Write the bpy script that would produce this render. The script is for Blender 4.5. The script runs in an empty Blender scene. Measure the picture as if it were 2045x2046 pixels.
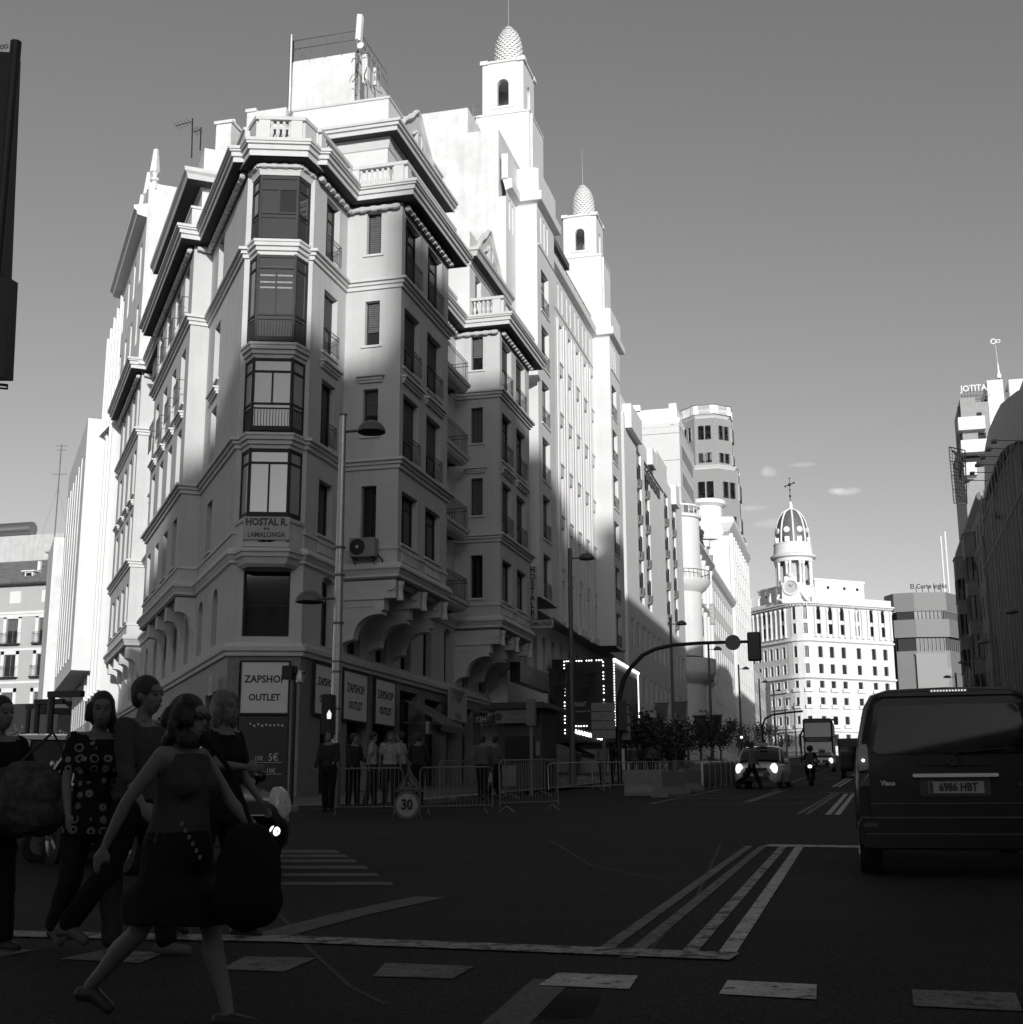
import bpy, bmesh, math, random
from math import radians as R_, sin, cos, pi, tan, atan2, sqrt
from mathutils import Vector, Matrix
random.seed(7)
SC = bpy.context.scene
COL = SC.collection
# ---------------------------------------------------------------- camera
PITCH, ROLL, YAW, FPX, CZ, SL = R_(12.575), R_(-.2116), R_(14.6), 2650.6, 1.35, .04
cd_ = bpy.data.cameras.new('camera'); cam = bpy.data.objects.new('camera', cd_); COL.objects.link(cam)
Hf = Vector((-sin(YAW), cos(YAW), 0)); Hr = Vector((cos(YAW), sin(YAW), 0)); UZ = Vector((0, 0, 1))
FWD = Hf * cos(PITCH) + UZ * sin(PITCH); UP0 = UZ * cos(PITCH) - Hf * sin(PITCH)
RT = Hr * cos(ROLL) + UP0 * sin(ROLL); UP = UP0 * cos(ROLL) - Hr * sin(ROLL)
mr = Matrix((RT, UP, -FWD)).transposed().to_4x4(); mr.translation = Vector((0, 0, CZ))
cam.matrix_world = mr
cd_.sensor_width = 36; cd_.sensor_fit = 'HORIZONTAL'; cd_.lens = 36 * FPX / 2045
cd_.clip_start = .1; cd_.clip_end = 5000
SC.camera = cam
SC.render.resolution_x = 1023; SC.render.resolution_y = 1024
# ---------------------------------------------------------------- light
SUN_AZ, SUN_EL = R_(25), R_(11)     # azimuth measured from -Y towards +X
sd = Vector((sin(SUN_AZ) * cos(SUN_EL), -cos(SUN_AZ) * cos(SUN_EL), sin(SUN_EL)))
sl = bpy.data.lights.new('sun', 'SUN'); sl.energy = 3.8; sl.angle = R_(.6); sl.color = (1, .995, .985)
so = bpy.data.objects.new('sun', sl); COL.objects.link(so)
so.rotation_euler = sd.to_track_quat('Z', 'Y').to_euler(); so.location = (0, 0, 60)
W = bpy.data.worlds.new('World'); SC.world = W; W.use_nodes = True
nt = W.node_tree; bg = nt.nodes['Background']
sky = nt.nodes.new('ShaderNodeTexSky'); sky.sky_type = 'NISHITA'; sky.sun_disc = False
sky.sun_elevation = SUN_EL; sky.sun_rotation = math.atan2(sd.x, sd.y); sky.altitude = 650
sky.air_density = 1.0; sky.dust_density = 1.2; sky.ozone_density = 1.0
sep = nt.nodes.new('ShaderNodeSeparateColor'); nt.links.new(sky.outputs[0], sep.inputs[0])
def wm(op, a, b):
    n = nt.nodes.new('ShaderNodeMath'); n.operation = op
    for i, v in enumerate((a, b)):
        if isinstance(v, (int, float)): n.inputs[i].default_value = v
        else: nt.links.new(v, n.inputs[i])
    return n.outputs[0]
grey = wm('ADD', wm('MULTIPLY', sep.outputs[0], .62), wm('MULTIPLY', sep.outputs[1], .38))   # black-and-white film of the blue sky
tcw = nt.nodes.new('ShaderNodeTexCoord'); dirv = tcw.outputs['Generated']
def vdot(a):
    n = nt.nodes.new('ShaderNodeVectorMath'); n.operation = 'DOT_PRODUCT'; nt.links.new(dirv, n.inputs[0]); n.inputs[1].default_value = tuple(a); return n.outputs['Value']
ns = nt.nodes.new('ShaderNodeTexNoise'); ns.inputs['Scale'].default_value = 60; ns.inputs['Detail'].default_value = 7; ns.inputs['Roughness'].default_value = .6; nt.links.new(dirv, ns.inputs['Vector'])
cl = None
for az, el, wa, we, k in ((14.5, 13.0, .75, .17, 1.0), (14.1, 13.05, .5, .13, .8), (11.3, 14.0, .36, .22, .9), (12.7, 14.22, .6, .10, .45), (10.6, 12.5, .6, .12, .35), (11.3, 11.8, .7, .18, .35), (-50, 24, 5, .6, .4), (75, 22, 6, 1.2, .6), (-110, 18, 7, 1.0, .5), (150, 25, 8, 1.6, .5)):
    e_ = R_(el); a_ = R_(az) - YAW      # azimuth measured from the camera axis to the right
    c_ = Vector((sin(a_) * cos(e_), cos(a_) * cos(e_), sin(e_))); rx = Vector((cos(a_), -sin(a_), 0)); ry = rx.cross(c_)
    x_ = wm('DIVIDE', vdot(rx), R_(wa)); y_ = wm('DIVIDE', vdot(ry), R_(we)); d_ = wm('ADD', wm('MULTIPLY', x_, x_), wm('MULTIPLY', y_, y_))
    f_ = wm('MULTIPLY', wm('MAXIMUM', wm('SUBTRACT', wm('ADD', wm('MULTIPLY', ns.outputs[0], 2.2), -.35), wm('MULTIPLY', d_, .55)), 0), k); f_ = wm('MULTIPLY', f_, wm('GREATER_THAN', vdot(c_), .8))
    cl = f_ if cl is None else wm('ADD', cl, f_)
grey = wm('ADD', grey, wm('MULTIPLY', wm('MINIMUM', cl, 1), 2.0))
nt.links.new(grey, bg.inputs[0]); bg.inputs[1].default_value = .15
SC.view_settings.view_transform = 'Standard'; SC.view_settings.look = 'None'
SC.view_settings.exposure = 0; SC.view_settings.gamma = 1; SC.view_settings.use_curve_mapping = False
SC.render.engine = 'CYCLES'
SC.cycles.max_bounces = 6; SC.cycles.diffuse_bounces = 3; SC.cycles.glossy_bounces = 3
SC.cycles.transparent_max_bounces = 6; SC.cycles.transmission_bounces = 2
# ---------------------------------------------------------------- where things of the photograph stand
CAM = Vector((0, 0, CZ))
def ray(x, y): return FWD + RT * ((x - 1022.5) / FPX) - UP * ((y - 1023) / FPX)
def onX(x, y, X): d = ray(x, y); return CAM + d * (X / d.x)
def onY(x, y, Y): d = ray(x, y); return CAM + d * (Y / d.y)
def onZ(x, y, Z): d = ray(x, y); return CAM + d * ((Z - CZ) / d.z)
def gz(Y):
    Y = max(-60, min(Y, 335)); return .15 + .036 * Y if Y < 60 else 2.31 + (Y - 60) * .0403
def onG(x, y, off=0):
    d = ray(x, y); a, b = .5, 600.
    for _ in range(60):
        m = (a + b) / 2; p = CAM + d * m
        if p.z > gz(p.y) + off: a = m
        else: b = m
    return CAM + d * a
def onP(x, y, P, n): d = ray(x, y); return CAM + d * (((P[0]) * n[0] + (P[1]) * n[1]) / (d.x * n[0] + d.y * n[1]))
# ---------------------------------------------------------------- materials (the photograph is black and white: every colour is a grey)
MATS = {}
def mat(name, v, rough=.8, metal=0, var=.12, scale=1.5, bump=0, bscale=20, spec=.5, streak=0, emit=0, coat=0, trans=0):
    if name in MATS: return MATS[name]
    m = bpy.data.materials.new(name); m.use_nodes = True; t = m.node_tree; N = t.nodes; L = t.links
    b = N['Principled BSDF']
    b.inputs['Roughness'].default_value = rough; b.inputs['Metallic'].default_value = metal
    b.inputs['Specular IOR Level'].default_value = spec
    if coat: b.inputs['Coat Weight'].default_value = coat; b.inputs['Coat Roughness'].default_value = .04
    if emit: b.inputs['Emission Color'].default_value = (1, 1, 1, 1); b.inputs['Emission Strength'].default_value = emit
    if trans: b.inputs['Transmission Weight'].default_value = trans
    b.inputs['Base Color'].default_value = (v, v, v, 1)
    if var or bump or streak:
        tc = N.new('ShaderNodeTexCoord'); co = tc.outputs['Object']
    if var:
        n = N.new('ShaderNodeTexNoise'); n.inputs['Scale'].default_value = scale; n.inputs['Detail'].default_value = 6; n.inputs['Roughness'].default_value = .62
        L.new(co, n.inputs['Vector'])
        r = N.new('ShaderNodeMapRange'); r.inputs['From Min'].default_value = .3; r.inputs['From Max'].default_value = .7
        r.inputs['To Min'].default_value = v * (1 - var); r.inputs['To Max'].default_value = v * (1 + var * .6)
        L.new(n.outputs[0], r.inputs['Value']); out = r.outputs[0]
        if streak:
            mp = N.new('ShaderNodeMapping'); mp.inputs['Scale'].default_value = (2.2, 2.2, .12); L.new(co, mp.inputs[0])
            n2 = N.new('ShaderNodeTexNoise'); n2.inputs['Scale'].default_value = 1.3; n2.inputs['Detail'].default_value = 5; L.new(mp.outputs[0], n2.inputs['Vector'])
            r2 = N.new('ShaderNodeMapRange'); r2.inputs['From Min'].default_value = .5; r2.inputs['From Max'].default_value = .78
            r2.inputs['To Min'].default_value = 1; r2.inputs['To Max'].default_value = 1 - streak; L.new(n2.outputs[0], r2.inputs['Value'])
            mu = N.new('ShaderNodeMath'); mu.operation = 'MULTIPLY'; L.new(out, mu.inputs[0]); L.new(r2.outputs[0], mu.inputs[1]); out = mu.outputs[0]
        L.new(out, b.inputs['Base Color'])
    if bump:
        n = N.new('ShaderNodeTexNoise'); n.inputs['Scale'].default_value = bscale; n.inputs['Detail'].default_value = 5; L.new(co, n.inputs['Vector'])
        bp = N.new('ShaderNodeBump'); bp.inputs['Strength'].default_value = bump; bp.inputs['Distance'].default_value = .02
        L.new(n.outputs[0], bp.inputs['Height']); L.new(bp.outputs[0], b.inputs['Normal'])
    MATS[name] = m; return m
M_ = dict(
    cream=mat('cream_render', .54, .9, var=.07, scale=.8, bump=.25, bscale=30, streak=.10),
    trim=mat('cream_stone_trim', .60, .85, var=.06, scale=2, bump=.2, bscale=25),
    white=mat('white_render', .68, .9, var=.05, scale=.7, bump=.2, bscale=20, streak=.06),
    white2=mat('weathered_white_render', .68, .9, var=.16, scale=.9, bump=.3, bscale=12, streak=.16),
    wtrim=mat('white_stone_trim', .69, .85, var=.05, scale=2),
    stone=mat('pale_stone', .50, .85, var=.14, scale=1.2, bump=.3, bscale=9, streak=.15),
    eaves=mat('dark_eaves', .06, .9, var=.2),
    granite=mat('grey_granite', .20, .6, var=.25, scale=6, bump=.2, bscale=30),
    brick=mat('brick_face', .26, .9, var=.12, scale=3, bump=.3, bscale=25),
    darkstone=mat('dark_stone', .10, .8, var=.25, scale=1, bump=.3, bscale=8, streak=.3),
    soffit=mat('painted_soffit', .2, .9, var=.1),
    frame=mat('dark_painted_wood', .035, .6, var=.3, scale=6, spec=.25),
    frameg=mat('grey_painted_metal', .16, .5, var=.2, scale=5),
    shutter=mat('roller_blind', .11, .7, var=.2, scale=6),
    shutterl=mat('pale_roller_blind', .45, .7, var=.1, scale=6),
    glass=mat('window_glass', .012, .06, var=0, spec=.6),
    glassm=mat('mirador_glass', .05, .03, var=0, spec=1.0, coat=.6),
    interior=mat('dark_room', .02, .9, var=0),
    curtain=mat('pale_curtain', .30, .95, var=.2, scale=8),
    iron=mat('black_iron', .02, .45, metal=.3, var=.2, scale=8),
    galv=mat('galvanised_steel', .42, .34, metal=.85, var=.15, scale=10),
    lamp=mat('lamp_grey_paint', .13, .45, metal=.2, var=.12, scale=6),
    asphalt=mat('asphalt', .024, .9, var=.25, scale=.9, bump=.7, bscale=45, spec=.12),
    paint=mat('road_paint', .42, .75, var=.35, scale=5, bump=.3, bscale=40),
    paintw=mat('worn_road_paint', .13, .8, var=.45, scale=4, bump=.3, bscale=40),
    paving=mat('pavement_slabs', .10, .8, var=.2, scale=1.5, bump=.3, bscale=20),
    kerb=mat('granite_kerb', .26, .8, var=.2, scale=4, bump=.2),
    concrete=mat('concrete', .20, .9, var=.22, scale=3, bump=.5, bscale=12),
    tile=mat('roof_tile', .18, .85, var=.35, scale=2, bump=.3),
    signw=mat('white_sign_face', .66, .5, var=.04, scale=2),
    signd=mat('dark_sign_face', .02, .35, var=.1),
    black=mat('black_letters', .015, .5, var=0),
    silver=mat('silver_letters', .55, .4, var=0),
    bulb=mat('lit_bulb', .8, .4, var=0, emit=4),
    led=mat('lit_tube', .8, .4, var=0, emit=3.5),
    rubber=mat('black_rubber', .02, .85, var=.2, scale=8),
    chrome=mat('chrome', .7, .12, metal=1, var=0),
    leaf=mat('tree_leaves', .045, .7, var=.4, scale=3),
    bark=mat('tree_bark', .08, .9, var=.3, scale=5),
)
M = type('MM', (), M_)
def add_speckle(m, lo, hi, scale=140, chip=None):
    t = m.node_tree; N, L = t.nodes, t.links; b = N['Principled BSDF']; src = b.inputs['Base Color'].links[0].from_socket; tc = N.new('ShaderNodeTexCoord')
    n = N.new('ShaderNodeTexNoise'); n.inputs['Scale'].default_value = scale; n.inputs['Detail'].default_value = 3; L.new(tc.outputs['Object'], n.inputs['Vector'])
    r = N.new('ShaderNodeMapRange'); r.inputs['From Min'].default_value = .35; r.inputs['From Max'].default_value = .65; r.inputs['To Min'].default_value = lo; r.inputs['To Max'].default_value = hi; L.new(n.outputs[0], r.inputs['Value'])
    mu = N.new('ShaderNodeMath'); mu.operation = 'MULTIPLY'; L.new(src, mu.inputs[0]); L.new(r.outputs[0], mu.inputs[1]); out = mu.outputs[0]
    if chip:
        n2 = N.new('ShaderNodeTexNoise'); n2.inputs['Scale'].default_value = chip[1]; n2.inputs['Detail'].default_value = 8; n2.inputs['Roughness'].default_value = .7; L.new(tc.outputs['Object'], n2.inputs['Vector'])
        r2 = N.new('ShaderNodeMapRange'); r2.inputs['From Min'].default_value = chip[0]; r2.inputs['From Max'].default_value = chip[0] + .06; L.new(n2.outputs[0], r2.inputs['Value'])
        mx = N.new('ShaderNodeMix'); L.new(r2.outputs[0], mx.inputs[0]); L.new(out, mx.inputs[2]); mx.inputs[3].default_value = .028; out = mx.outputs[0]
    L.new(out, b.inputs['Base Color'])
add_speckle(M.asphalt, .45, 1.75, 55); add_speckle(M.paint, .75, 1.2, 40, (.56, 7)); add_speckle(M.paintw, .7, 1.3, 40, (.52, 8))
# ---------------------------------------------------------------- object helpers
def setp(o, label=None, cat=None, group=None, kind=None):
    if label: o['label'] = label
    if cat: o['category'] = cat
    if group: o['group'] = group
    if kind: o['kind'] = kind
    return o
LOCAL = set()
def thingL(*a, **k):
    o = thing(*a, **k); LOCAL.add(o.name); return o
def thing(name, label, cat, loc=(0, 0, 0), group=None, rz=0):
    o = bpy.data.objects.new(name, None); o.empty_display_size = .3; COL.objects.link(o); o.location = loc; o.rotation_euler = (0, 0, rz)
    return setp(o, label, cat, group)
class MB:
    """collects quads and polygons, then links them as ONE mesh object"""
    def __init__(s): s.v = []; s.f = []; s.sm = []
    def poly(s, pts, smooth=False):
        i = len(s.v); s.v += [tuple(p) for p in pts]; s.f.append(tuple(range(i, i + len(pts)))); s.sm.append(smooth)
    def mesh(s, vs, fs, smooth=False):
        i = len(s.v); s.v += [tuple(p) for p in vs]; s.f += [tuple(i + k for k in f) for f in fs]; s.sm += [smooth] * len(fs)
    def box(s, x0, x1, y0, y1, z0, z1):
        s.mesh([(x0, y0, z0), (x1, y0, z0), (x1, y1, z0), (x0, y1, z0), (x0, y0, z1), (x1, y0, z1), (x1, y1, z1), (x0, y1, z1)],
               [(3, 2, 1, 0), (4, 5, 6, 7), (0, 1, 5, 4), (1, 2, 6, 5), (2, 3, 7, 6), (3, 0, 4, 7)])
    def cut(s):
        if not hasattr(s, 'cuts'): s.cuts = []
        s.cuts.append((len(s.v), len(s.f)))
    def build_each(s, name, m, parent):
        """every piece since the last cut() becomes an object of its own"""
        c = [(0, 0)] + [q for q in s.cuts if q != (0, 0)]
        if c[-1] != (len(s.v), len(s.f)): c.append((len(s.v), len(s.f)))
        for (v0, f0), (v1, f1) in zip(c, c[1:]):
            if f1 > f0: q = MB(); q.v = s.v[v0:v1]; q.f = [tuple(i - v0 for i in f) for f in s.f[f0:f1]]; q.sm = s.sm[f0:f1]; q.build(name, m, parent)
    def fbox(s, fr, s0, s1, n0, n1, z0, z1):
        c = [fr(a, b, z) for z in (z0, z1) for a, b in ((s0, n0), (s1, n0), (s1, n1), (s0, n1))]
        s.mesh(c, [(0, 1, 2, 3), (7, 6, 5, 4), (4, 5, 1, 0), (5, 6, 2, 1), (6, 7, 3, 2), (7, 4, 0, 3)])
    def prism(s, pts, z0, z1, cap=True):
        n = len(pts); vs = [(p[0], p[1], z0) for p in pts] + [(p[0], p[1], z1) for p in pts]
        fs = [(i, (i + 1) % n, n + (i + 1) % n, n + i) for i in range(n)]
        if cap: fs += [tuple(range(n - 1, -1, -1)), tuple(range(n, 2 * n))]
        s.mesh(vs, fs)
    def tube(s, pts, r, n=8, r2=None, cap=True, smooth=True):
        pts = [Vector(p) for p in pts]; rs = r if isinstance(r, (list, tuple)) else [r + ((r2 if r2 is not None else r) - r) * i / max(1, len(pts) - 1) for i in range(len(pts))]
        vs = []; ref = None
        for i, p in enumerate(pts):
            d = (pts[min(i + 1, len(pts) - 1)] - pts[max(i - 1, 0)]).normalized()
            if ref is None: ref = Vector((0, 0, 1)) if abs(d.z) < .9 else Vector((1, 0, 0))
            a = d.cross(ref).normalized(); b = a.cross(d); ref = b
            vs += [p + (a * cos(2 * pi * k / n) + b * sin(2 * pi * k / n)) * rs[i] for k in range(n)]
        m = len(pts); fs = [(i * n + k, i * n + (k + 1) % n, (i + 1) * n + (k + 1) % n, (i + 1) * n + k) for i in range(m - 1) for k in range(n)]
        s.mesh(vs, fs, smooth)
        if cap: s.mesh(vs[:n], [tuple(range(n - 1, -1, -1))]); s.mesh(vs[-n:], [tuple(range(n))])
    def lathe(s, c, prof, n=16, smooth=True, ax=(1, 0, 0), az=(0, 0, 1), sy=1, a0=0, a1=2 * pi):
        zz_ = [q[1] for q in prof]
        if max(zz_) - min(zz_) < .3 * max(q[0] for q in prof): smooth = False
        az = Vector(az).normalized(); ax = Vector(ax); ax = (ax - az * ax.dot(az)).normalized(); ay = az.cross(ax); c = Vector(c)
        full = abs(a1 - a0 - 2 * pi) < 1e-6; k = n if full else n + 1; vs = []
        for r, z in prof: vs += [c + az * z + (ax * cos(a0 + (a1 - a0) * i / n) + ay * sin(a0 + (a1 - a0) * i / n) * sy) * r for i in range(k)]
        fs = [(j * k + i, j * k + (i + 1) % k, (j + 1) * k + (i + 1) % k, (j + 1) * k + i) for j in range(len(prof) - 1) for i in range(n)]
        s.mesh(vs, fs, smooth)
    def ball(s, c, r, n=10, m=6, sx=1, sy=1, sz=1):
        vs = [(c[0] + r * sx * cos(2 * pi * i / n) * sin(pi * j / m), c[1] + r * sy * sin(2 * pi * i / n) * sin(pi * j / m), c[2] + r * sz * cos(pi * j / m)) for j in range(m + 1) for i in range(n)]
        s.mesh(vs, [(j * n + i, (j + 1) * n + i, (j + 1) * n + (i + 1) % n, j * n + (i + 1) % n) for j in range(m) for i in range(n)], True)
    def mould(s, path, prof, closed=False):
        """sweep a profile [(out, z)...] along a plan path with mitred corners; out is to the right of the path"""
        P = [Vector((p[0], p[1])) for p in path]; n = len(P); offs = []
        for i in range(n):
            e = []
            if i > 0 or closed: d = (P[i] - P[i - 1]).normalized(); e.append(Vector((d.y, -d.x)))
            if i < n - 1 or closed: d = (P[(i + 1) % n] - P[i]).normalized(); e.append(Vector((d.y, -d.x)))
            if len(e) == 2: b = (e[0] + e[1]); b = b / max(.25, b.dot(e[0])); offs.append(b)
            else: offs.append(e[0])
        m = len(prof); vs = [(P[i].x + offs[i].x * o, P[i].y + offs[i].y * o, z) for i in range(n) for o, z in prof]
        fs = [(i * m + j, ((i + 1) % n) * m + j, ((i + 1) % n) * m + j + 1, i * m + j + 1) for i in range(n if closed else n - 1) for j in range(m - 1)]
        s.mesh(vs, fs)
        if not closed:
            s.mesh(vs[:m], [tuple(range(m))]); s.mesh(vs[-m:], [tuple(range(m - 1, -1, -1))])
    def data(s, name, off=(0, 0, 0)):
        me = bpy.data.meshes.new(name); o = Vector(off)
        me.from_pydata([(v[0] - o.x, v[1] - o.y, v[2] - o.z) for v in s.v], [], s.f)
        for p, q in zip(me.polygons, s.sm): p.use_smooth = q
        if any(s.sm): me.set_sharp_from_angle(angle=R_(40))
        return me
    def build(s, name, m, parent=None, label=None, kind=None, fix=False):
        rt_ = parent
        while rt_ is not None and rt_.parent is not None: rt_ = rt_.parent
        off = parent_world(parent) if parent and rt_.name not in LOCAL else Vector((0, 0, 0))
        me = s.data(name, off); me.materials.append(m)
        if fix:
            bm = bmesh.new(); bm.from_mesh(me); bmesh.ops.remove_doubles(bm, verts=bm.verts, dist=1e-5); bmesh.ops.recalc_face_normals(bm, faces=bm.faces); bm.to_mesh(me); bm.free()
        o = bpy.data.objects.new(name, me); COL.objects.link(o)
        if parent: o.parent = parent
        return setp(o, label, None, None, kind)
WLOC = {}
def parent_world(p):
    v = Vector((0, 0, 0))
    while p is not None: v += Vector(p.location); p = p.parent
    return v
def copy_tree(o, parent=None):
    c = o.copy(); COL.objects.link(c)
    if parent is not None: c.parent = parent
    for ch in list(o.children): copy_tree(ch, c)
    return c
def shade(o, ang=35):
    me = o.data
    for p in me.polygons: p.use_smooth = True
    try: me.set_sharp_from_angle(angle=R_(ang))
    except Exception: pass
def bevel(o, w, seg=2, ang=30):
    b = o.modifiers.new('bevel', 'BEVEL'); b.width = w; b.segments = seg; b.limit_method = 'ANGLE'; b.angle_limit = R_(ang)
    return o
def frame(P, d):
    """facade frame: s runs along d, n outward (right of d), z up"""
    P = Vector((P[0], P[1])); d = Vector((d[0], d[1])).normalized(); nn = Vector((d.y, -d.x))
    f = lambda s, n, z: (P.x + d.x * s + nn.x * n, P.y + d.y * s + nn.y * n, z)
    f.P, f.d, f.n = P, d, nn; f.rz = atan2(d.y, d.x)
    f.s_of = lambda v: (Vector((v[0], v[1])) - P).dot(d)
    return f
def seg(a, b): f = frame(a, (b[0] - a[0], b[1] - a[1])); f.L = (Vector((a[0], a[1])) - Vector((b[0], b[1]))).length; return f
def wall(mb, fr, s0, s1, z0, z1, ops=(), depth=.25, n=0):
    """wall sheet with real openings and reveals; ops: (a, b, c, d[, arch rise])"""
    ops = [o for o in ops if o[0] > s0 and o[1] < s1 and o[2] >= z0 and o[3] <= z1]
    S = sorted(set([s0, s1] + [v for o in ops for v in o[:2]])); Z = sorted(set([z0, z1] + [v for o in ops for v in o[2:4]]))
    for i in range(len(S) - 1):
        j = 0
        while j < len(Z) - 1:
            sm, zm = (S[i] + S[i + 1]) / 2, (Z[j] + Z[j + 1]) / 2
            if any(o[0] < sm < o[1] and o[2] < zm < o[3] for o in ops): j += 1; continue
            k = j
            while k + 1 < len(Z) - 1 and not any(o[0] < sm < o[1] and o[2] < (Z[k + 1] + Z[k + 2]) / 2 < o[3] for o in ops): k += 1
            mb.poly([fr(S[i], n, Z[j]), fr(S[i + 1], n, Z[j]), fr(S[i + 1], n, Z[k + 1]), fr(S[i], n, Z[k + 1])]); j = k + 1
    for o in ops:
        a, b, c, d = o[:4]; ar = o[4] if len(o) > 4 else 0
        ring = [(a, c), (b, c)]
        if ar:
            K = 10; w = (b - a) / 2; arc = [((a + b) / 2 + w * cos(pi * k / K), d - ar + ar * sin(pi * k / K)) for k in range(K + 1)]
            ring += arc
            for k in range(K // 2):
                p, q = arc[k], arc[k + 1]; mb.poly([fr(b, n, d), fr(q[0], n, q[1]), fr(p[0], n, p[1])])
                p, q = arc[K - k], arc[K - k - 1]; mb.poly([fr(a, n, d), fr(p[0], n, p[1]), fr(q[0], n, q[1])])
            mb.poly([fr(b, n, d), fr(a, n, d), fr((a + b) / 2, n, d)])
        else: ring += [(b, d), (a, d)]
        m = len(ring)
        for k in range(m):
            p, q = ring[k], ring[(k + 1) % m]
            mb.poly([fr(p[0], n, p[1]), fr(q[0], n, q[1]), fr(q[0], n - depth, q[1]), fr(p[0], n - depth, p[1])])
WCACHE = {}
def win_data(w, h, kind, arch, seed):
    """local window: x along the wall, -y outward, z up, origin at lower left corner"""
    key = (round(w, 2), round(h, 2), kind, round(arch, 2), seed)
    if key in WCACHE: return WCACHE[key]
    fr = frame((0, 0), (1, 0)); f = MB(); g = MB(); sh = MB(); t = .06
    if 'c' in kind: t = .09
    f.fbox(fr, 0, t, -.05, .03, 0, h); f.fbox(fr, w - t, w, -.05, .03, 0, h)
    f.fbox(fr, t, w - t, -.05, .03, 0, t); f.fbox(fr, t, w - t, -.05, .03, h - t, h)
    low = 0
    if 'm' in kind: f.fbox(fr, w / 2 - .035, w / 2 + .035, -.04, .02, t, h - t)
    if 't' in kind: f.fbox(fr, t, w - t, -.04, .018, h * .74, h * .74 + .06)
    if 'b' in kind: f.fbox(fr, t, w - t, -.04, .018, h * .42, h * .42 + .05)
    g.poly([(t * .5, .012, t * .5), (w - t * .5, .012, t * .5), (w - t * .5, .012, h - t * .5), (t * .5, .012, h - t * .5)])
    rs = random.Random(seed * 13 + 5); dn = {'s': .62, 'S': 1.0, 'h': .35}
    k = next((q for q in 'sSh' if q in kind), None); srt = None
    if k:
        frac = dn[k] if k == 'S' else dn[k] * (.75 + .5 * rs.random()); z0 = h * (1 - min(frac, 1)); zz = h - .02
        while zz > z0 + .02:
            a = zz; b = max(z0, zz - .085); sh.poly([(.05, -.035, b), (w - .05, -.035, b), (w - .05, -.012, a), (.05, -.012, a)]); zz -= .085
        sh.fbox(fr, .05, w - .05, .01, .04, z0 - .03, z0 + .01)
        srt = sh.data('shutter')
    WCACHE[key] = (f.data('window'), g.data('pane'), srt); return WCACHE[key]
def window(parent, fr, s0, z0, w, h, depth=.25, kind='m', mf=None, ms=None, mg=None, arch=0, seed=0, name='window', n=0):
    a, b, c = win_data(w, h, kind, arch, seed); loc = Vector(fr(s0, n - depth + .05, z0)) - parent_world(parent)
    def ob(nm, me, m, par, lc, rz):
        if me.materials and me.materials[0] != m:
            me2 = WCACHE.get((me.name, m.name))
            if me2 is None: me2 = me.copy(); me2.materials.clear(); me2.materials.append(m); WCACHE[(me.name, m.name)] = me2
            me = me2
        elif not me.materials: me.materials.append(m)
        o = bpy.data.objects.new(nm, me); COL.objects.link(o); o.parent = par; o.location = lc; o.rotation_euler = (0, 0, rz); return o
    o = ob(name, a, mf or M.frame, parent, loc, fr.rz)
    if not isinstance(parent, bpy.types.Object) or parent.parent is None:
        ob('pane', b, mg or M.glass, o, (0, 0, 0), 0)
        if c: ob('shutter', c, ms or M.shutter, o, (0, 0, 0), 0)
    return o
TXT = {}
def lettering(txt, size, parent, loc, rz, m, ext=.006, align='CENTER', vert=False, name='lettering', sx=1, rot=None, bold=0.0, tilt=0):
    cu = bpy.data.curves.new('t', 'FONT'); cu.body = txt; cu.size = size; cu.extrude = ext; cu.align_x = align; cu.align_y = 'CENTER'; cu.resolution_u = 2; cu.offset = bold
    if vert: cu.space_line = .86
    ob = bpy.data.objects.new('t', cu); COL.objects.link(ob); dg = bpy.context.evaluated_depsgraph_get(); me = bpy.data.meshes.new_from_object(ob.evaluated_get(dg))
    bpy.data.objects.remove(ob); me.name = name; me.materials.clear(); me.materials.append(m)
    rt = Matrix.Rotation(pi / 2, 4, 'X'); sx *= .86
    me.transform(Matrix.Rotation(tilt, 4, 'Y') @ rt @ Matrix.Scale(sx, 4, (1, 0, 0)))
    o = bpy.data.objects.new(name, me); COL.objects.link(o)
    if parent: o.parent = parent; o.location = Vector(loc) - parent_world(parent)
    else: o.location = loc
    o.rotation_euler = rot or (0, 0, rz)
    return o
# ================================================================ the ground
def struct(name, mb, m, parent=None, kind='structure'):
    o = mb.build(name, m, parent)
    if parent is None: o['kind'] = kind
    return o
YS = [-400, -60, 0, 60, 335, 900]
def strip(mb, xa, xb, off=0, y0=-400, y1=900, lat=0):
    ys = sorted(set([y0, y1] + [y for y in YS if y0 < y < y1]))
    for a, b in zip(ys, ys[1:]):
        fa = xa if not callable(xa) else xa(a); mb.poly([(xa, a, gz(a) + off), (xb, a, gz(a) + off), (xb, b, gz(b) + off), (xa, b, gz(b) + off)])
g = MB(); strip(g, -900, 900); struct('ground', g, mat('ground_asphalt', .026, .9, var=.2, scale=.5, spec=.12))
g = MB(); strip(g, -12.0, 7.6, .006, -120, 335); ROAD = struct('road', g, M.asphalt)
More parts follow.
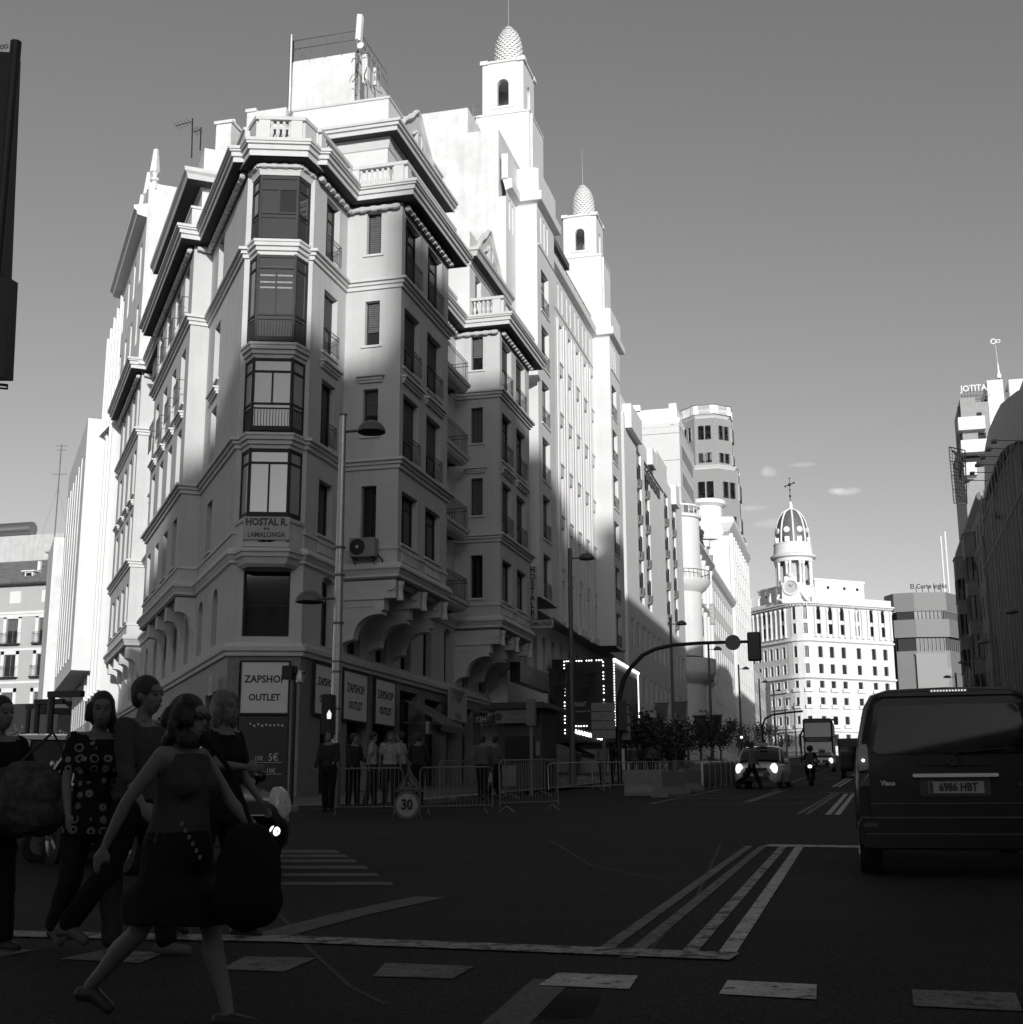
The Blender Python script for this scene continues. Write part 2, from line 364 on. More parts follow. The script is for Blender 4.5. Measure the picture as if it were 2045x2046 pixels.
# side street and junction surface
g = MB(); g.poly([(-90, 20, gz(20) + .004), (-12.0, -10, gz(-10) + .004), (-12.0, 30, gz(30) + .004), (-60, 90, gz(90) + .004)]); struct('side_street', g, M.asphalt)
KH = .14
def slab(name, pts, h=KH, m=None, kerb=True):
    mb = MB(); n = len(pts)
    mb.poly([(p[0], p[1], gz(p[1]) + h) for p in pts])
    for i in range(n):
        p, q = pts[i], pts[(i + 1) % n]; mb.poly([(p[0], p[1], gz(p[1]) - .05), (q[0], q[1], gz(q[1]) - .05), (q[0], q[1], gz(q[1]) + h), (p[0], p[1], gz(p[1]) + h)])
    o = struct(name, mb, m or M.paving)
    if kerb:
        k = MB(); path = pts[:kerb if kerb is not True else n]
        for i in range(len(path) - 1):
            p, q = Vector(path[i]), Vector(path[i + 1]); d = (q - p).normalized(); nn = Vector((-d.y, d.x)) * .28
            L = (q - p).length; cnt = max(1, int(L / 1.2))
            for c in range(cnt):
                u = p + d * (L * c / cnt + .008); v = p + d * (L * (c + 1) / cnt - .008)
                zz = lambda a: gz(a.y) + h + .012
                k.mesh([(u.x, u.y, zz(u)), (v.x, v.y, zz(v)), (v.x + nn.x, v.y + nn.y, zz(v + nn)), (u.x + nn.x, u.y + nn.y, zz(u + nn)), (u.x, u.y, zz(u) - .2), (v.x, v.y, zz(v) - .2)], [(0, 1, 2, 3), (4, 5, 1, 0)])
        kb = k.build('kerb_stones', M.kerb, o, kind='stuff')
    return o
# left pavement (kerb path first, street side on the right of the path is the road)
slab('pavement_left', [(-11.3, 60), (-11.3, 334), (-30, 334), (-30, 66), (-18, 60)][::1], kerb=2)
slab('pavement_corner', [(-46, 68.5), (-26.5, 42.0), (-21.5, 34.2), (-17.2, 31.0), (-13.6, 31.2), (-11.9, 34.5), (-11.3, 45), (-11.3, 60), (-18.0, 60), (-19.0, 41.5), (-27.5, 45.5), (-44, 68)], kerb=8)
slab('pavement_right', [(7.6, 334), (7.6, 16), (9.5, 10), (30, 9), (30, 334)], kerb=4)
slab('pavement_near_right', [(7.6, -6), (7.6, -120), (16, -120), (16, -6)], kerb=2)
# paving slabs joints near (pieces proud of each other)
def sheet(name, quads, m, off=.012, parent=None):
    mb = MB()
    for q in quads: mb.poly([(p[0], p[1], gz(p[1]) + off) for p in q])
    return mb.build(name, m, parent or ROAD)
# ---------------------------------------------------------------- painted markings
def G2(x, y): p = onG(x, y); return (p.x, p.y)
def line_px(name, a, b, w, m=M.paint, off=.012, dash=None):
    A, B = Vector(G2(*a)), Vector(G2(*b)); d = (B - A).normalized(); n = Vector((-d.y, d.x)) * w / 2
    return sheet(name, [[A - n, A + n, B + n, B - n]], m, off)
# ================================================================ BUILDING 1: the corner building
LO = Vector((-24.92, 45.21)); LD = Vector((-.598, .8015)); LN = Vector((-.8015, -.598))
def Lp(s, off=0): p = LO + LD * s + LN * off; return (p.x, p.y)
ZB, ZT = 9.84, 23.85
XF = -17.9
OUT = [Lp(27.5, 0), Lp(17.8, 0), Lp(17.8, -.75), Lp(11.4, -.75), Lp(11.4, 0), Lp(.46, 0), Lp(.46, -.75), Lp(-6.9, -.75),
       (XF - .02, 40.9), (XF, 44.05), (-15.7, 44.05), (-15.7, 49.9), (XF, 49.9), (XF, 58.15), (-15.7, 58.15), (-15.7, 63.95), (XF, 63.95), (XF, 65.9)]
LOWP = [Lp(27.5, -.75), Lp(-6.9, -.75), (XF - .02, 40.9), (XF, 65.9)]
b1 = thing('corner_building', 'cream corner apartment block with glazed corner bay and projecting side bays above shops', 'building', (-24, 50, 0))
segs = [seg(OUT[i], OUT[i + 1]) for i in range(len(OUT) - 1)]
ROWS = [(20.98, 23.38), (17.4, 19.75), (13.93, 16.35), (10.7, 12.65)]
FROWS = [(21.83, 23.55), (18.2, 19.94), (14.7, 16.48), (10.8, 12.8)]
winlist = []
def ops_rows(pairs, rows=ROWS): return [(a, b, z0, z1) for a, b in pairs for z0, z1 in rows]
wallm = MB()
def upper(i, pairs, rows=ROWS, kinds=('m', 'ms', 'mS', 'm'), rail=False, hood=True, z0=ZB, z1=ZT, depth=.3):
    f = segs[i]; ops = ops_rows(pairs, rows)
    wall(wallm, f, 0, f.L, z0, z1, ops, depth)
    for j, (a, b) in enumerate(pairs):
        for r, (c, d) in enumerate(rows):
            k = kinds[r % len(kinds)] if isinstance(kinds, tuple) else kinds
            window(b1, f, a, c, b - a, d - c, depth, k, seed=(i * 7 + j * 3 + r) % 4)
            winlist.append((f, a, b, c, d, r, rail))
upper(0, [(1.2, 2.4), (3.6, 4.8), (6.0, 7.2), (8.2, 9.2)])
upper(1, [])
upper(2, [(1.0, 2.1), (3.8, 5.2)])
upper(3, [])
upper(4, [(.75, 1.9), (3.35, 4.6), (6.05, 7.3), (8.75, 9.95)])
upper(5, [])
f6 = segs[6]
upper(6, [(1.55, 2.75)], )
upper(7, [])
upper(8, [(1.1, 2.35)], kinds=('mt', 'ms', 'm', 'm'))
upper(9, [(.78, 1.36)], FROWS, kinds=('S', 'sb', 'sb', 'mb'))
upper(10, [(.4, 2.18), (3.12, 4.95)], kinds=('mt', 'ms', 'ms', 'mt'))
upper(11, [(.9, 1.5)], FROWS)
upper(12, [(2.2, 3.5), (5.0, 6.3)], kinds='mt')
upper(13, [(.78, 1.36)], FROWS, kinds=('sb', 'mS', 'mS', 'mb'))
upper(14, [(.4, 2.18), (3.12, 4.95)], kinds=('mst', 'mt', 'ms', 'mt'))
upper(15, []); upper(16, [])
# ---- lower storeys (mezzanine arches), z from below the pavement to ZB
ZG = 6.62
Lf = seg(LOWP[0], LOWP[1]); Cf = seg(LOWP[1], LOWP[2]); Rf = seg(LOWP[2], LOWP[3])
lowm = MB()
def yo(px, py): return onX(px, py, XF).y - 40.9
arcR = [(yo(642, 1270), yo(666, 1270)), (yo(695, 1300), yo(721, 1300)), (yo(751, 1310), yo(774, 1310)), (yo(801, 1330), yo(821, 1330)), (yo(846, 1330), yo(863, 1330)), (yo(888, 1330), yo(902, 1330)),
        (yo(925, 1340), yo(938, 1340)), (yo(958, 1345), yo(971, 1345)), (yo(990, 1350), yo(1001, 1350))]
opR = [(a, b, 6.85, 9.3, .28) for a, b in arcR]
sL = Lf.L - 0
opL = [(sL - q - .55, sL - q + .55, 6.95, 9.0, .5) for q in (3.0, 6.2, 9.4, 12.6, 15.8, 19, 22.2, 25.4, 28.6)]
opC = [(.42, 1.98, 6.95, 9.42, .28)]
for f, ops in ((Lf, opL), (Cf, opC), (Rf, opR)):
    wall(lowm, f, 0, f.L, ZG - .3, ZB, ops, .35)
    for o in ops: window(b1, f, o[0], o[2], o[1] - o[0], o[3] - o[2], .35, 'mb' if f is not Cf else 'b', seed=1)
wallm.build('upper_wall', M.cream, b1); lowm.build('lower_wall', M.cream, b1)
# dark back inside so nothing is seen through
# shop fronts: piers and dark recesses
shopm = MB()
def shopfront(f, bays, z0, z1, m=None, depth=.5):
    wall(shopm, f, 0, f.L, z0, z1, [(a, b, z0, c) for a, b, c in bays], depth)
    for a, b, c in bays:
        g_ = MB(); g_.poly([f(a, -depth + .03, z0), f(b, -depth + .03, z0), f(b, -depth + .03, c), f(a, -depth + .03, c)])
        p = g_.build('shop_window', M.glass, b1)
        k = MB(); n = max(1, round((b - a) / 1.4))
        for i in range(n + 1):
            s = a + (b - a) * i / n; k.fbox(f, max(a, s - .04), min(b, s + .04), -depth + .04, -depth + .1, z0, c)
        k.fbox(f, a, b, -depth + .04, -depth + .12, c - .1, c); k.fbox(f, a, b, -depth + .04, -depth + .14, z0, z0 + 2.1 if False else z0 + .9)
        k.build('shop_frame', M.frame, p)
shopfront(Rf, [(yo(642, 1400), yo(672, 1400), 6.0), (yo(695, 1400), yo(734, 1400), 6.05), (yo(746, 1400), yo(788, 1400), 6.05), (yo(800, 1400), yo(835, 1400), 6.0), (yo(850, 1400), yo(882, 1400), 5.9), (yo(893, 1400), yo(912, 1400), 5.9), (yo(925, 1400), yo(945, 1400), 5.9), (yo(960, 1400), yo(985, 1400), 5.9), (yo(995, 1400), yo(1008, 1400), 5.9)], 1.2, ZG - .3)
shopfront(Cf, [(.4, 2.02, 6.1)], 1.2, ZG - .3)
shopfront(Lf, [(sL - q - 1.1, sL - q + 1.1, 5.3) for q in (3.0, 6.2, 9.4, 12.6, 15.8, 19, 22.2, 25.4, 28.6)], 1.2, ZG - .3)
shopm.build('shop_wall', M.granite, b1)
gc = MB(); gc.mould(LOWP, [(-.02, ZG - .34), (.10, ZG - .32), (.12, ZG - .2), (.2, ZG - .16), (.22, ZG - .02), (.08, ZG), (.07, ZG + .1), (-.02, ZG + .14)]); gc.build('shop_cornice', M.trim, b1)
# ---- mouldings
def belt(z, parent=b1, path=OUT, s=1, m=M.trim, name='string_course'):
    mb = MB(); mb.mould(path, [(-.02, z - .34 * s), (.08 * s, z - .34 * s), (.08 * s, z - .2 * s), (.16 * s, z - .19 * s), (.16 * s, z - .08 * s), (.26 * s, z - .07 * s), (.26 * s, z + .03), (-.02, z + .06)])
    return mb.build(name, m, parent)
belt(20.72); belt(13.74)
mb = MB(); mb.mould(OUT, [(-.02, 10.42), (.05, 10.42), (.05, 10.52), (-.02, 10.55)]); mb.build('sill_course', M.trim, b1)
mb = MB(); mb.mould(OUT, [(-.02, 9.95), (.14, 9.92), (.22, 9.78), (.22, 9.7), (.16, 9.66), (.08, 9.5), (.1, 9.42), (0, 9.36), (-.25, 9.3), (-.3, 9.2)]); mb.build('base_cornice', M.trim, b1)
# soffit under the bays
def cap(pts, z, name, m): mb = MB(); mb.poly([(p[0], p[1], z) for p in pts]); return mb.build(name, m, b1)
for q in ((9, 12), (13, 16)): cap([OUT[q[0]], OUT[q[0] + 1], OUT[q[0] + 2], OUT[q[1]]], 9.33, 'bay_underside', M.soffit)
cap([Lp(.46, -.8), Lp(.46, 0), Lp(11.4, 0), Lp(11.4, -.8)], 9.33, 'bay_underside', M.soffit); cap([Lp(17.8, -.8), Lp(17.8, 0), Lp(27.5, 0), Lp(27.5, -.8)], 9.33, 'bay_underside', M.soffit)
# main cornice
CP = [(-.02, 23.55), (.1, 23.57), (.1, 23.62), (.16, 23.64)]
cprof = [(-.02, 23.86), (.60, 23.83), (.60, 23.78), (.64, 23.78), (.64, 23.96), (.72, 23.97), (.72, 24.12), (.80, 24.14), (.80, 24.2), (.85, 24.21), (.85, 24.32), (-.4, 24.42)]
mb = MB(); mb.mould(OUT, cprof[1:]); mb.build('main_cornice', M.trim, b1)
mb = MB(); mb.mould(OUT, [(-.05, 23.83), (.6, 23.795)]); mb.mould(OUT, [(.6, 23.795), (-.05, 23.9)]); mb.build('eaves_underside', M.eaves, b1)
# corbel roll ornament below the cornice
ob = MB(); nb = MB()
for i, f in enumerate(segs):
    if f.L < .5: continue
    ob.tube([f(-.1 if i in (9, 13) else .1, .16, 23.62), f(f.L - .05, .16, 23.62)], .085, 8)
    n = max(1, int(f.L / .42))
    for k in range(n):
        s = (k + .5) * f.L / n; nb.tube([f(s - .1, .17, 23.61), f(s + .1, .17, 23.61)], .112, 8)
ob.build('roll_moulding', M.trim, b1); nb.build('roll_bands', M.trim, b1, kind='stuff')
# hoods over the second row from below (z 16.9) of bays and front windows
hood = MB()
for f, a, b, c, d, r, rail in winlist:
    if r == 2:
        hood.cut()
        for dz, o in ((0, .07), (.09, .12), (.2, .2)): hood.fbox(f, a - .12 - o * .6, b + .12 + o * .6, -.01, .02 + o, 16.72 + dz, 16.72 + dz + (.1 if dz < .2 else .07))
hood.build_each('window_hood', M.trim, b1)
sill = MB()
for f, a, b, c, d, r, rail in winlist: sill.cut(); sill.fbox(f, a - .12, b + .12, -.02, .07, c - .1, c - .02)
sill.build_each('window_sill', M.trim, b1)
# balustered panels between sill course and base cornice
pan = MB()
for i in (8, 10, 14, 12):
    f = segs[i]
    for (ff, a, b, c, d, r, rail) in winlist:
        if ff is f and r == 3:
            pan.cut()
            n = int((b - a) / .16)
            for k in range(n): pan.fbox(f, a + k * (b - a) / n + .03, a + (k + .62) * (b - a) / n, -.01, .04, 10.08, 10.36)
            pan.fbox(f, a, b, -.01, .06, 10.02, 10.07); pan.fbox(f, a, b, -.01, .06, 10.37, 10.42)
pan.build_each('balustered_panel', M.trim, b1)
# iron rails in front of the tall windows
def rail_mb(f, a, b, z, h=.95, out=.12, step=.11, mb=None):
    mb = mb or MB(); q = .012
    for zz in (z + h, z + .08, z + h - .16): mb.tube([f(a, out, zz), f(b, out, zz)], .016, 4, smooth=False)
    n = max(2, int((b - a) / step))
    for k in range(n + 1): s = a + (b - a) * k / n; mb.fbox(f, s - q / 2, s + q / 2, out - q / 2, out + q / 2, z + .08, z + h)
    for s in (a, b): mb.tube([f(s, -.05, z + h), f(s, out, z + h)], .014, 4, smooth=False)
    return mb
for f, a, b, c, d, r, rl in winlist:
    if f in (segs[10], segs[14], segs[8]) and r < 3 or (f is segs[4] and r < 2): rail_mb(f, a, b, c, .85 if f is not segs[4] else .95, .1 if f is not segs[4] else .25).build('window_railing', M.iron, b1)
# ---- stone balconies in the recess between the two bays
f = segs[12]
for z in (20.72, 17.2, 13.74, 10.4):
    bal = MB(); bal.mould([f(.1, -.02, 0)[:2], f(.1, .95, 0)[:2], f(f.L - 1.2, .95, 0)[:2], f(f.L - 1.2, -.02, 0)[:2]][::1], [(-.4, z - .5), (-.1, z - .42), (.0, z - .3), (.03, z - .2), (.1, z - .16), (.14, z), (-.5, z + .02)])
    bal.fbox(f, .1, f.L - 1.2, -.02, .95, z - .3, z)
    o = bal.build('balcony', M.trim, b1)
    r_ = MB()
    for ax, bx in (((.12, 0), (.12, .98)), ((.12, .98), (f.L - 1.22, .98)), ((f.L - 1.22, .98), (f.L - 1.22, 0))):
        g2 = seg(f(ax[0], ax[1], 0), f(bx[0], bx[1], 0)); rail_mb(g2, 0, g2.L, z, 1.05, 0, .12, r_)
    r_.build('railing', M.iron, o)
# ---- scrolled brackets under the street bays
def bracket(y0, y1, w=2.2):
    prof = [(0, 9.32), (w * .97, 9.32), (w * .97, 8.66), (w * .78, 8.66), (w * .78, 8.26), (w * .74, 8.22), (w * .74, 8.1)]
    prof += [(w * (.66 - .40 * sin(k * pi / 12)), 8.1 - .80 * (1 - cos(k * pi / 12))) for k in range(0, 7)]
    prof += [(w * .26, 7.25), (w * .22, 7.2)] + [(w * (.22 - .22 * sin(k * pi / 10)), 7.2 - .42 * (1 - cos(k * pi / 10)) * 1.0) for k in range(1, 6)]
    mb = MB(); n = len(prof); a = [(XF + x, y0, z) for x, z in prof]; b = [(XF + x, y1, z) for x, z in prof]
    a.append((XF - .02, y0, prof[-1][1])); b.append((XF - .02, y1, prof[-1][1])); a.append((XF - .02, y0, 9.32)); b.append((XF - .02, y1, 9.32))
    n = len(a)
    for i in range(n): mb.poly([a[i], b[i], b[(i + 1) % n], a[(i + 1) % n]])
    for face in (a, b):
        c = (XF + .35, face[0][1], 9.1)
        for i in range(n): mb.poly([c, face[i], face[(i + 1) % n]])
    # panel mouldings on the near face
    for x0, x1, z in ((.1, .62, 9.2), (.8, 1.3, 9.2), (1.45, 2.0, 9.2)): mb.box(XF + x0, XF + x1, y0 - .02, y0, z - .04, z)
    mb.box(XF + .05, XF + w * .78 + .03, y0 - .06, y0, 8.62, 8.72); mb.box(XF + .15, XF + w * .6, y0 - .03, y0, 8.36, 8.4)
    mb.tube([(XF + w * .9, y0 - .1, 9.05), (XF + w * .9, y1 + .1, 9.05)], .14, 10)
    mb.lathe((XF + w * 1.02, (y0 + y1) / 2, 8.55), [(.02, 0), (.12, .03), (.13, .1), (.1, .16), (.1, .55), (.14, .6), (.14, .72)], 8)
    return mb
for y in (44.1, 46.75, 49.35, 58.2, 60.8, 63.4): bracket(y, y + .5).build('scrolled_bracket', M.trim, b1)
# brackets on the side street (smaller)
for s in (.5, 3.3, 6.1, 8.9, 17.85, 20.7, 23.5, 26.3):
    mb = MB(); pr = [(-.75, 9.32), (-.02, 9.32), (-.02, 8.75), (-.15, 8.75)] + [(-.15 - .45 * sin(k * pi / 12), 8.75 - .55 * (1 - cos(k * pi / 12))) for k in range(7)] + [(-.75, 7.9)]
    fr2 = frame(Lp(s + .5), (-LD.x, -LD.y)); A = [fr2(0, n_, z_) for n_, z_ in pr]; B_ = [fr2(.5, n_, z_) for n_, z_ in pr]
    for i in range(len(pr)): mb.poly([A[i], B_[i], B_[(i + 1) % len(pr)], A[(i + 1) % len(pr)]])
    mb.poly(A); mb.poly(B_); mb.build('scrolled_bracket', M.trim, b1)
# ---- roof terrace, balustrade
roof = MB(); roof.poly([(p[0], p[1], 24.36) for p in [OUT[0], Lp(27.5, -8)] [:1] + OUT[4:] + [(-30, 66), (-46, 72)]]); roof.build('roof_terrace', mat('roof_gravel', .3, .9), b1)
INS = [(-.0)]
def inset(path, o):
    mb = []; P = [Vector(p) for p in path]; n = len(P)
    for i in range(n):
        e = []
        if i > 0: d = (P[i] - P[i - 1]).normalized(); e.append(Vector((d.y, -d.x)))
        if i < n - 1: d = (P[i + 1] - P[i]).normalized(); e.append(Vector((d.y, -d.x)))
        if len(e) == 2: b = e[0] + e[1]; b = b / max(.25, b.dot(e[0]))
        else: b = e[0]
        q = P[i] + b * o; mb.append((q.x, q.y))
    return mb
def baluster(mb, x, y, z, h=.62, r=.075): mb.lathe((x, y, z), [(r * .7, 0), (r * .7, h * .1), (r * .45, h * .16), (r * .95, h * .32), (r * .95, h * .42), (r * .45, h * .66), (r * .45, h * .82), (r * .75, h * .88), (r * .75, h)], 6)
def balustrade(path, z, h=1.0, parent=b1, m=M.trim, groups=None, pier=.42, solid=()):
    mb = MB(); bl = MB()
    mb.mould(path, [(-.12, z), (.12, z), (.12, z + .14), (-.12, z + .14)]); mb.mould(path, [(-.16, z + h - .16), (.16, z + h - .16), (.18, z + h - .04), (.1, z + h), (-.16, z + h)])
    for i in range(len(path) - 1):
        f = seg(path[i], path[i + 1])
        if f.L < .4: continue
        if i in solid or f.L < 1.0: mb.fbox(f, 0, f.L, -.11, .11, z + .14, z + h - .16); continue
        n = max(1, int((f.L - pier) / 3.2)); 
        for k in range(n + 1): s = k * f.L / n; mb.fbox(f, max(0, s - pier / 2 * (1 if 0 < k < n else 1.9)), min(f.L, s + pier / 2 * (1 if 0 < k < n else 1.9)), -.13, .13, z + .14, z + h - .16)
        for k in range(n):
            a = k * f.L / n + pier * .8; b = (k + 1) * f.L / n - pier * .8; c = max(1, int((b - a) / .21))
            for j in range(c): x, y, _ = f(a + (j + .5) * (b - a) / c, 0, 0); baluster(bl, x, y, z + .14, h - .3, .085)
    o = mb.build('parapet', m, parent); bl.build('balusters', m, o)
    return o
tp = inset(OUT, .1)
balustrade(tp[7:18], 24.4, 1.02)
mb = MB(); mb.mould(tp[:8], [(-.15, 24.4), (.1, 24.4), (.1, 25.3), (.16, 25.32), (.16, 25.42), (-.2, 25.44)]); mb.build('parapet', M.trim, b1)
# ---- glazed corner bay (four storeys) on the chamfer
def oct_path(o=0, n=.62): return [Cf(.22 - o * .9, -.02, 0)[:2], Cf(.55 - o * .45, n + o, 0)[:2], Cf(1.87 + o * .45, n + o, 0)[:2], Cf(2.22 + o * .9, -.02, 0)[:2]]
OP = oct_path()
def bay_floor(z0, z1, rail, blind):
    """dark wooden frame, panes and lower panel of one storey of the bay"""
    fm = MB(); t = .055
    panes = MB()
    for i in range(3):
        f = seg(OP[i], OP[i + 1]); L = f.L
        fm.fbox(f, -.02, t, -.05, .04, z0, z1); fm.fbox(f, L - t, L + .02, -.05, .04, z0, z1)
        zs = [z0, z0 + .16, z0 + rail, z1 - .52, z1 - .12, z1]
        for z in (z0 + rail, z1 - .52, ): fm.fbox(f, t, L - t, -.04, .035, z - .035, z + .035)
        fm.fbox(f, t, L - t, -.04, .03, z0, z0 + .16); fm.fbox(f, t, L - t, -.04, .03, z1 - .14, z1)
        if i == 1: fm.fbox(f, L / 2 - .03, L / 2 + .03, -.04, .03, z0 + rail, z1 - .52)
        if rail > .3:
            n = int(L / .1)
            for k in range(1, n): s = L * k / n; fm.fbox(f, s - .01, s + .01, -.01, .02, z0 + .16, z0 + rail - .16)
            fm.fbox(f, t, L - t, -.02, .03, z0 + rail - .18, z0 + rail - .14)
        panes.poly([f(t * .5, .0, z0 + .1), f(L - t * .5, .0, z0 + .1), f(L - t * .5, .0, z1 - .1), f(t * .5, 0, z1 - .1)])
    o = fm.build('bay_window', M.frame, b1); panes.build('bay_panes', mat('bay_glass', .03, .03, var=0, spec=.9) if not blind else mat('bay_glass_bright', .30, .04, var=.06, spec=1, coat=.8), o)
    b_ = MB(); c = [(p[0], p[1]) for p in OP]; b_.poly([(p[0], p[1], z1 - .02) for p in c]); b_.poly([(p[0], p[1], z0 + .02) for p in c]); b_.build('bay_floor_slab', M.soffit, o)
    return o
bay_floor(10.9, 13.28, .08, True); bay_floor(13.9, 16.52, .95, True); bay_floor(17.12, 20.32, .95, False); bay_floor(20.92, 23.3, .95, False)
# things seen through the glass: curtains and an open sash
cb = MB(); f = Cf
cb.fbox(f, .75, 1.05, -.9, -.88, 17.3, 19.6); cb.fbox(f, 1.35, 1.6, -.9, -.88, 17.3, 19.6); cb.fbox(f, .4, 2.0, -.5, -.46, 19.5, 19.9); cb.build('curtain', M.curtain, b1)
for z, h_ in ((13.6, 1), (16.82, 1), (20.62, 1)):
    mb = MB(); mb.mould(oct_path(), [(-.1, z - .34), (.04, z - .34), (.04, z - .22), (.12, z - .2), (.12, z - .06), (.2, z - .05), (.2, z + .08), (.24, z + .09), (.24, z + .18), (-.1, z + .24)]); mb.build('bay_cornice', M.trim, b1)
mb = MB(); mb.mould(oct_path(), [(-.2, 23.3), (.06, 23.3), (.1, 23.42), (.14, 23.5)]); mb.build('bay_cornice', M.trim, b1)
mb = MB(); cp = oct_path(.06, .75)
mb.mould(cp, [(.44, 23.72), (.5, 23.72), (.5, 23.92), (.58, 23.94), (.58, 24.1), (.66, 24.12), (.66, 24.2), (.7, 24.21), (.7, 24.33), (-.5, 24.44)])
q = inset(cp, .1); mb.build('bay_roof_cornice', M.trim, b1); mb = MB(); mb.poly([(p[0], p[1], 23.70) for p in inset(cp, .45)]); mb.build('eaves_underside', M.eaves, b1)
nb = MB(); pth = oct_path(.18)
for i in range(3):
    f = seg(pth[i], pth[i + 1]); nb.tube([f(0, 0, 23.6), f(f.L, 0, 23.6)], .085, 8)
    n = max(1, round(f.L / .4))
    for k in range(n): s = (k + .5) * f.L / n; nb.tube([f(s - .09, 0, 23.6), f(s + .09, 0, 23.6)], .108, 8)
nb.build('roll_moulding', M.trim, b1, kind='stuff')
cap(inset(cp, .5), 24.42, 'bay_roof', M.soffit)
balustrade(inset(cp, .12), 24.4, 1.0, solid=(0, 2))
# balcony under the bay
mb = MB(); mb.mould(oct_path(.0, .68), [(-.1, 9.2), (.02, 9.3), (.1, 9.5), (.16, 9.52), (.18, 9.64), (.24, 9.68), (.24, 9.8), (-.2, 9.86)]); mb.poly([(p[0], p[1], 9.3) for p in oct_path(.02, .68)]); mb.build('bay_balcony', M.trim, b1)
balustrade(oct_path(.02, .7), 9.84, 1.0, solid=(0, 2))
mb = MB(); f_ = seg(OP[1], OP[2]); mb.poly([f_(f_.L / 2 + .05, -.06, 21.9), f_(f_.L - .08, -.06, 21.9), f_(f_.L - .08, -.06, 22.75), f_(f_.L / 2 + .05, -.06, 22.75)]); 
mb.poly([f_(f_.L / 2 + .04, .006, 21.9), f_(f_.L - .07, .006, 21.9), f_(f_.L - .07, .006, 22.76), f_(f_.L / 2 + .04, .006, 22.76)]); mb.build('open_sash', M.interior, b1)
for z_ in (19.85, 19.55, 19.3, 19.1): mb = MB(); mb.fbox(f_, .1, f_.L - .1, .004, .012, z_ - .06, z_); mb.build('blind_slat', M.curtain, b1)
# ---- roof storey set back, its cornice and curly gable
ph = MB(); PR = -17.95; PY = 48.4; PL = -22.35
fP = [seg((PL, 55.0), (PL, PY)), seg((PL, PY), (PR, PY)), seg((PR, PY), (PR, 54.9))]
PHP = [(-26, 52), (PL, PY), (PR, PY), (PR, 56.0)]
pf = [seg(PHP[i], PHP[i + 1]) for i in range(3)]
wall(ph, pf[0], 0, pf[0].L, 24.3, 30.9, [], .3); wall(ph, pf[1], 0, pf[1].L, 24.3, 30.9, [], .3); wall(ph, pf[2], 0, pf[2].L, 24.3, 30.9, [(1.0, 2.0, 25.6, 27.6), (3.6, 4.6, 25.6, 27.6)], .3)
for s in (1.0, 3.6): window(b1, pf[2], s, 25.6, 1.0, 2.0, .3, 'm')
ph.poly([(p[0], p[1], 30.9) for p in PHP + [(-30, 62)]])
ph.build('roof_storey_wall', M.white, b1)
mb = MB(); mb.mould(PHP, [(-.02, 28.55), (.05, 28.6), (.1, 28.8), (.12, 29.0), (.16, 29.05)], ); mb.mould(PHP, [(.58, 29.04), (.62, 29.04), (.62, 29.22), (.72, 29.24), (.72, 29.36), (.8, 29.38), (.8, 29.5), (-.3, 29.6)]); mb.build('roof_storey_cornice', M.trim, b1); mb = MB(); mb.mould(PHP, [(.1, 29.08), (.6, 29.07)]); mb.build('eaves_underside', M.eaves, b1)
mb = MB(); mb.mould(PHP, [(-.1, 30.9), (.05, 30.9), (.06, 31.0), (-.1, 31.02)]); mb.build('parapet_coping', M.trim, b1)
def curly_gable(X, y0, y1, zb, zt, parent):
    """scrolled baroque gable standing along the street edge of a roof storey"""
    c = (y0 + y1) / 2; hw = (y1 - y0) / 2; P = []
    for k in range(25):
        u = k / 24 * 2 - 1; a = abs(u); z = zb + (zt - zb) * (1 - a ** 1.6) * (1 + .08 * cos(a * 8)) if a < .98 else zb
        P.append((c + u * hw, z))
    mb = MB(); n = len(P)
    for i in range(n - 1):
        (a, za), (b, zb_) = P[i], P[i + 1]
        mb.mesh([(X, a, zb - .1), (X, b, zb - .1), (X, b, zb_), (X, a, za), (X - .3, a, zb - .1), (X - .3, b, zb - .1), (X - .3, b, zb_), (X - .3, a, za)], [(0, 1, 2, 3), (4, 7, 6, 5), (3, 2, 6, 7), (0, 3, 7, 4), (1, 5, 6, 2)])
    mb.tube([(X + .03, a, z + .03) for a, z in P], .11, 6); mb.tube([(X + .06, a * .78 + c * .22, zb + (z - zb) * .62) for a, z in P[4:-4]], .07, 6)
    for s in (-.78, .78): mb.lathe((X, c + s * hw, zb + .35), [(.02, -.1), (.34, -.08), (.36, .08), (.02, .12)], 14, az=(1, 0, 0), ax=(0, 1, 0))
    mb.lathe((X, c, zb + (zt - zb) * .45), [(.02, -.1), (.42, -.08), (.44, .08), (.3, .14), (.28, .1), (.02, .1)], 16, az=(1, 0, 0), ax=(0, 1, 0), sy=1.3)
    for s in (-.35, .35): mb.lathe((X, c + s * hw, zb + .5), [(.02, -.1), (.2, -.08), (.22, .1), (.02, .14)], 12, az=(1, 0, 0), ax=(0, 1, 0))
    return mb.build('curly_gable', M.trim, parent)
curly_gable(PR + .1, 49.2, 54.6, 29.6, 31.9, b1)
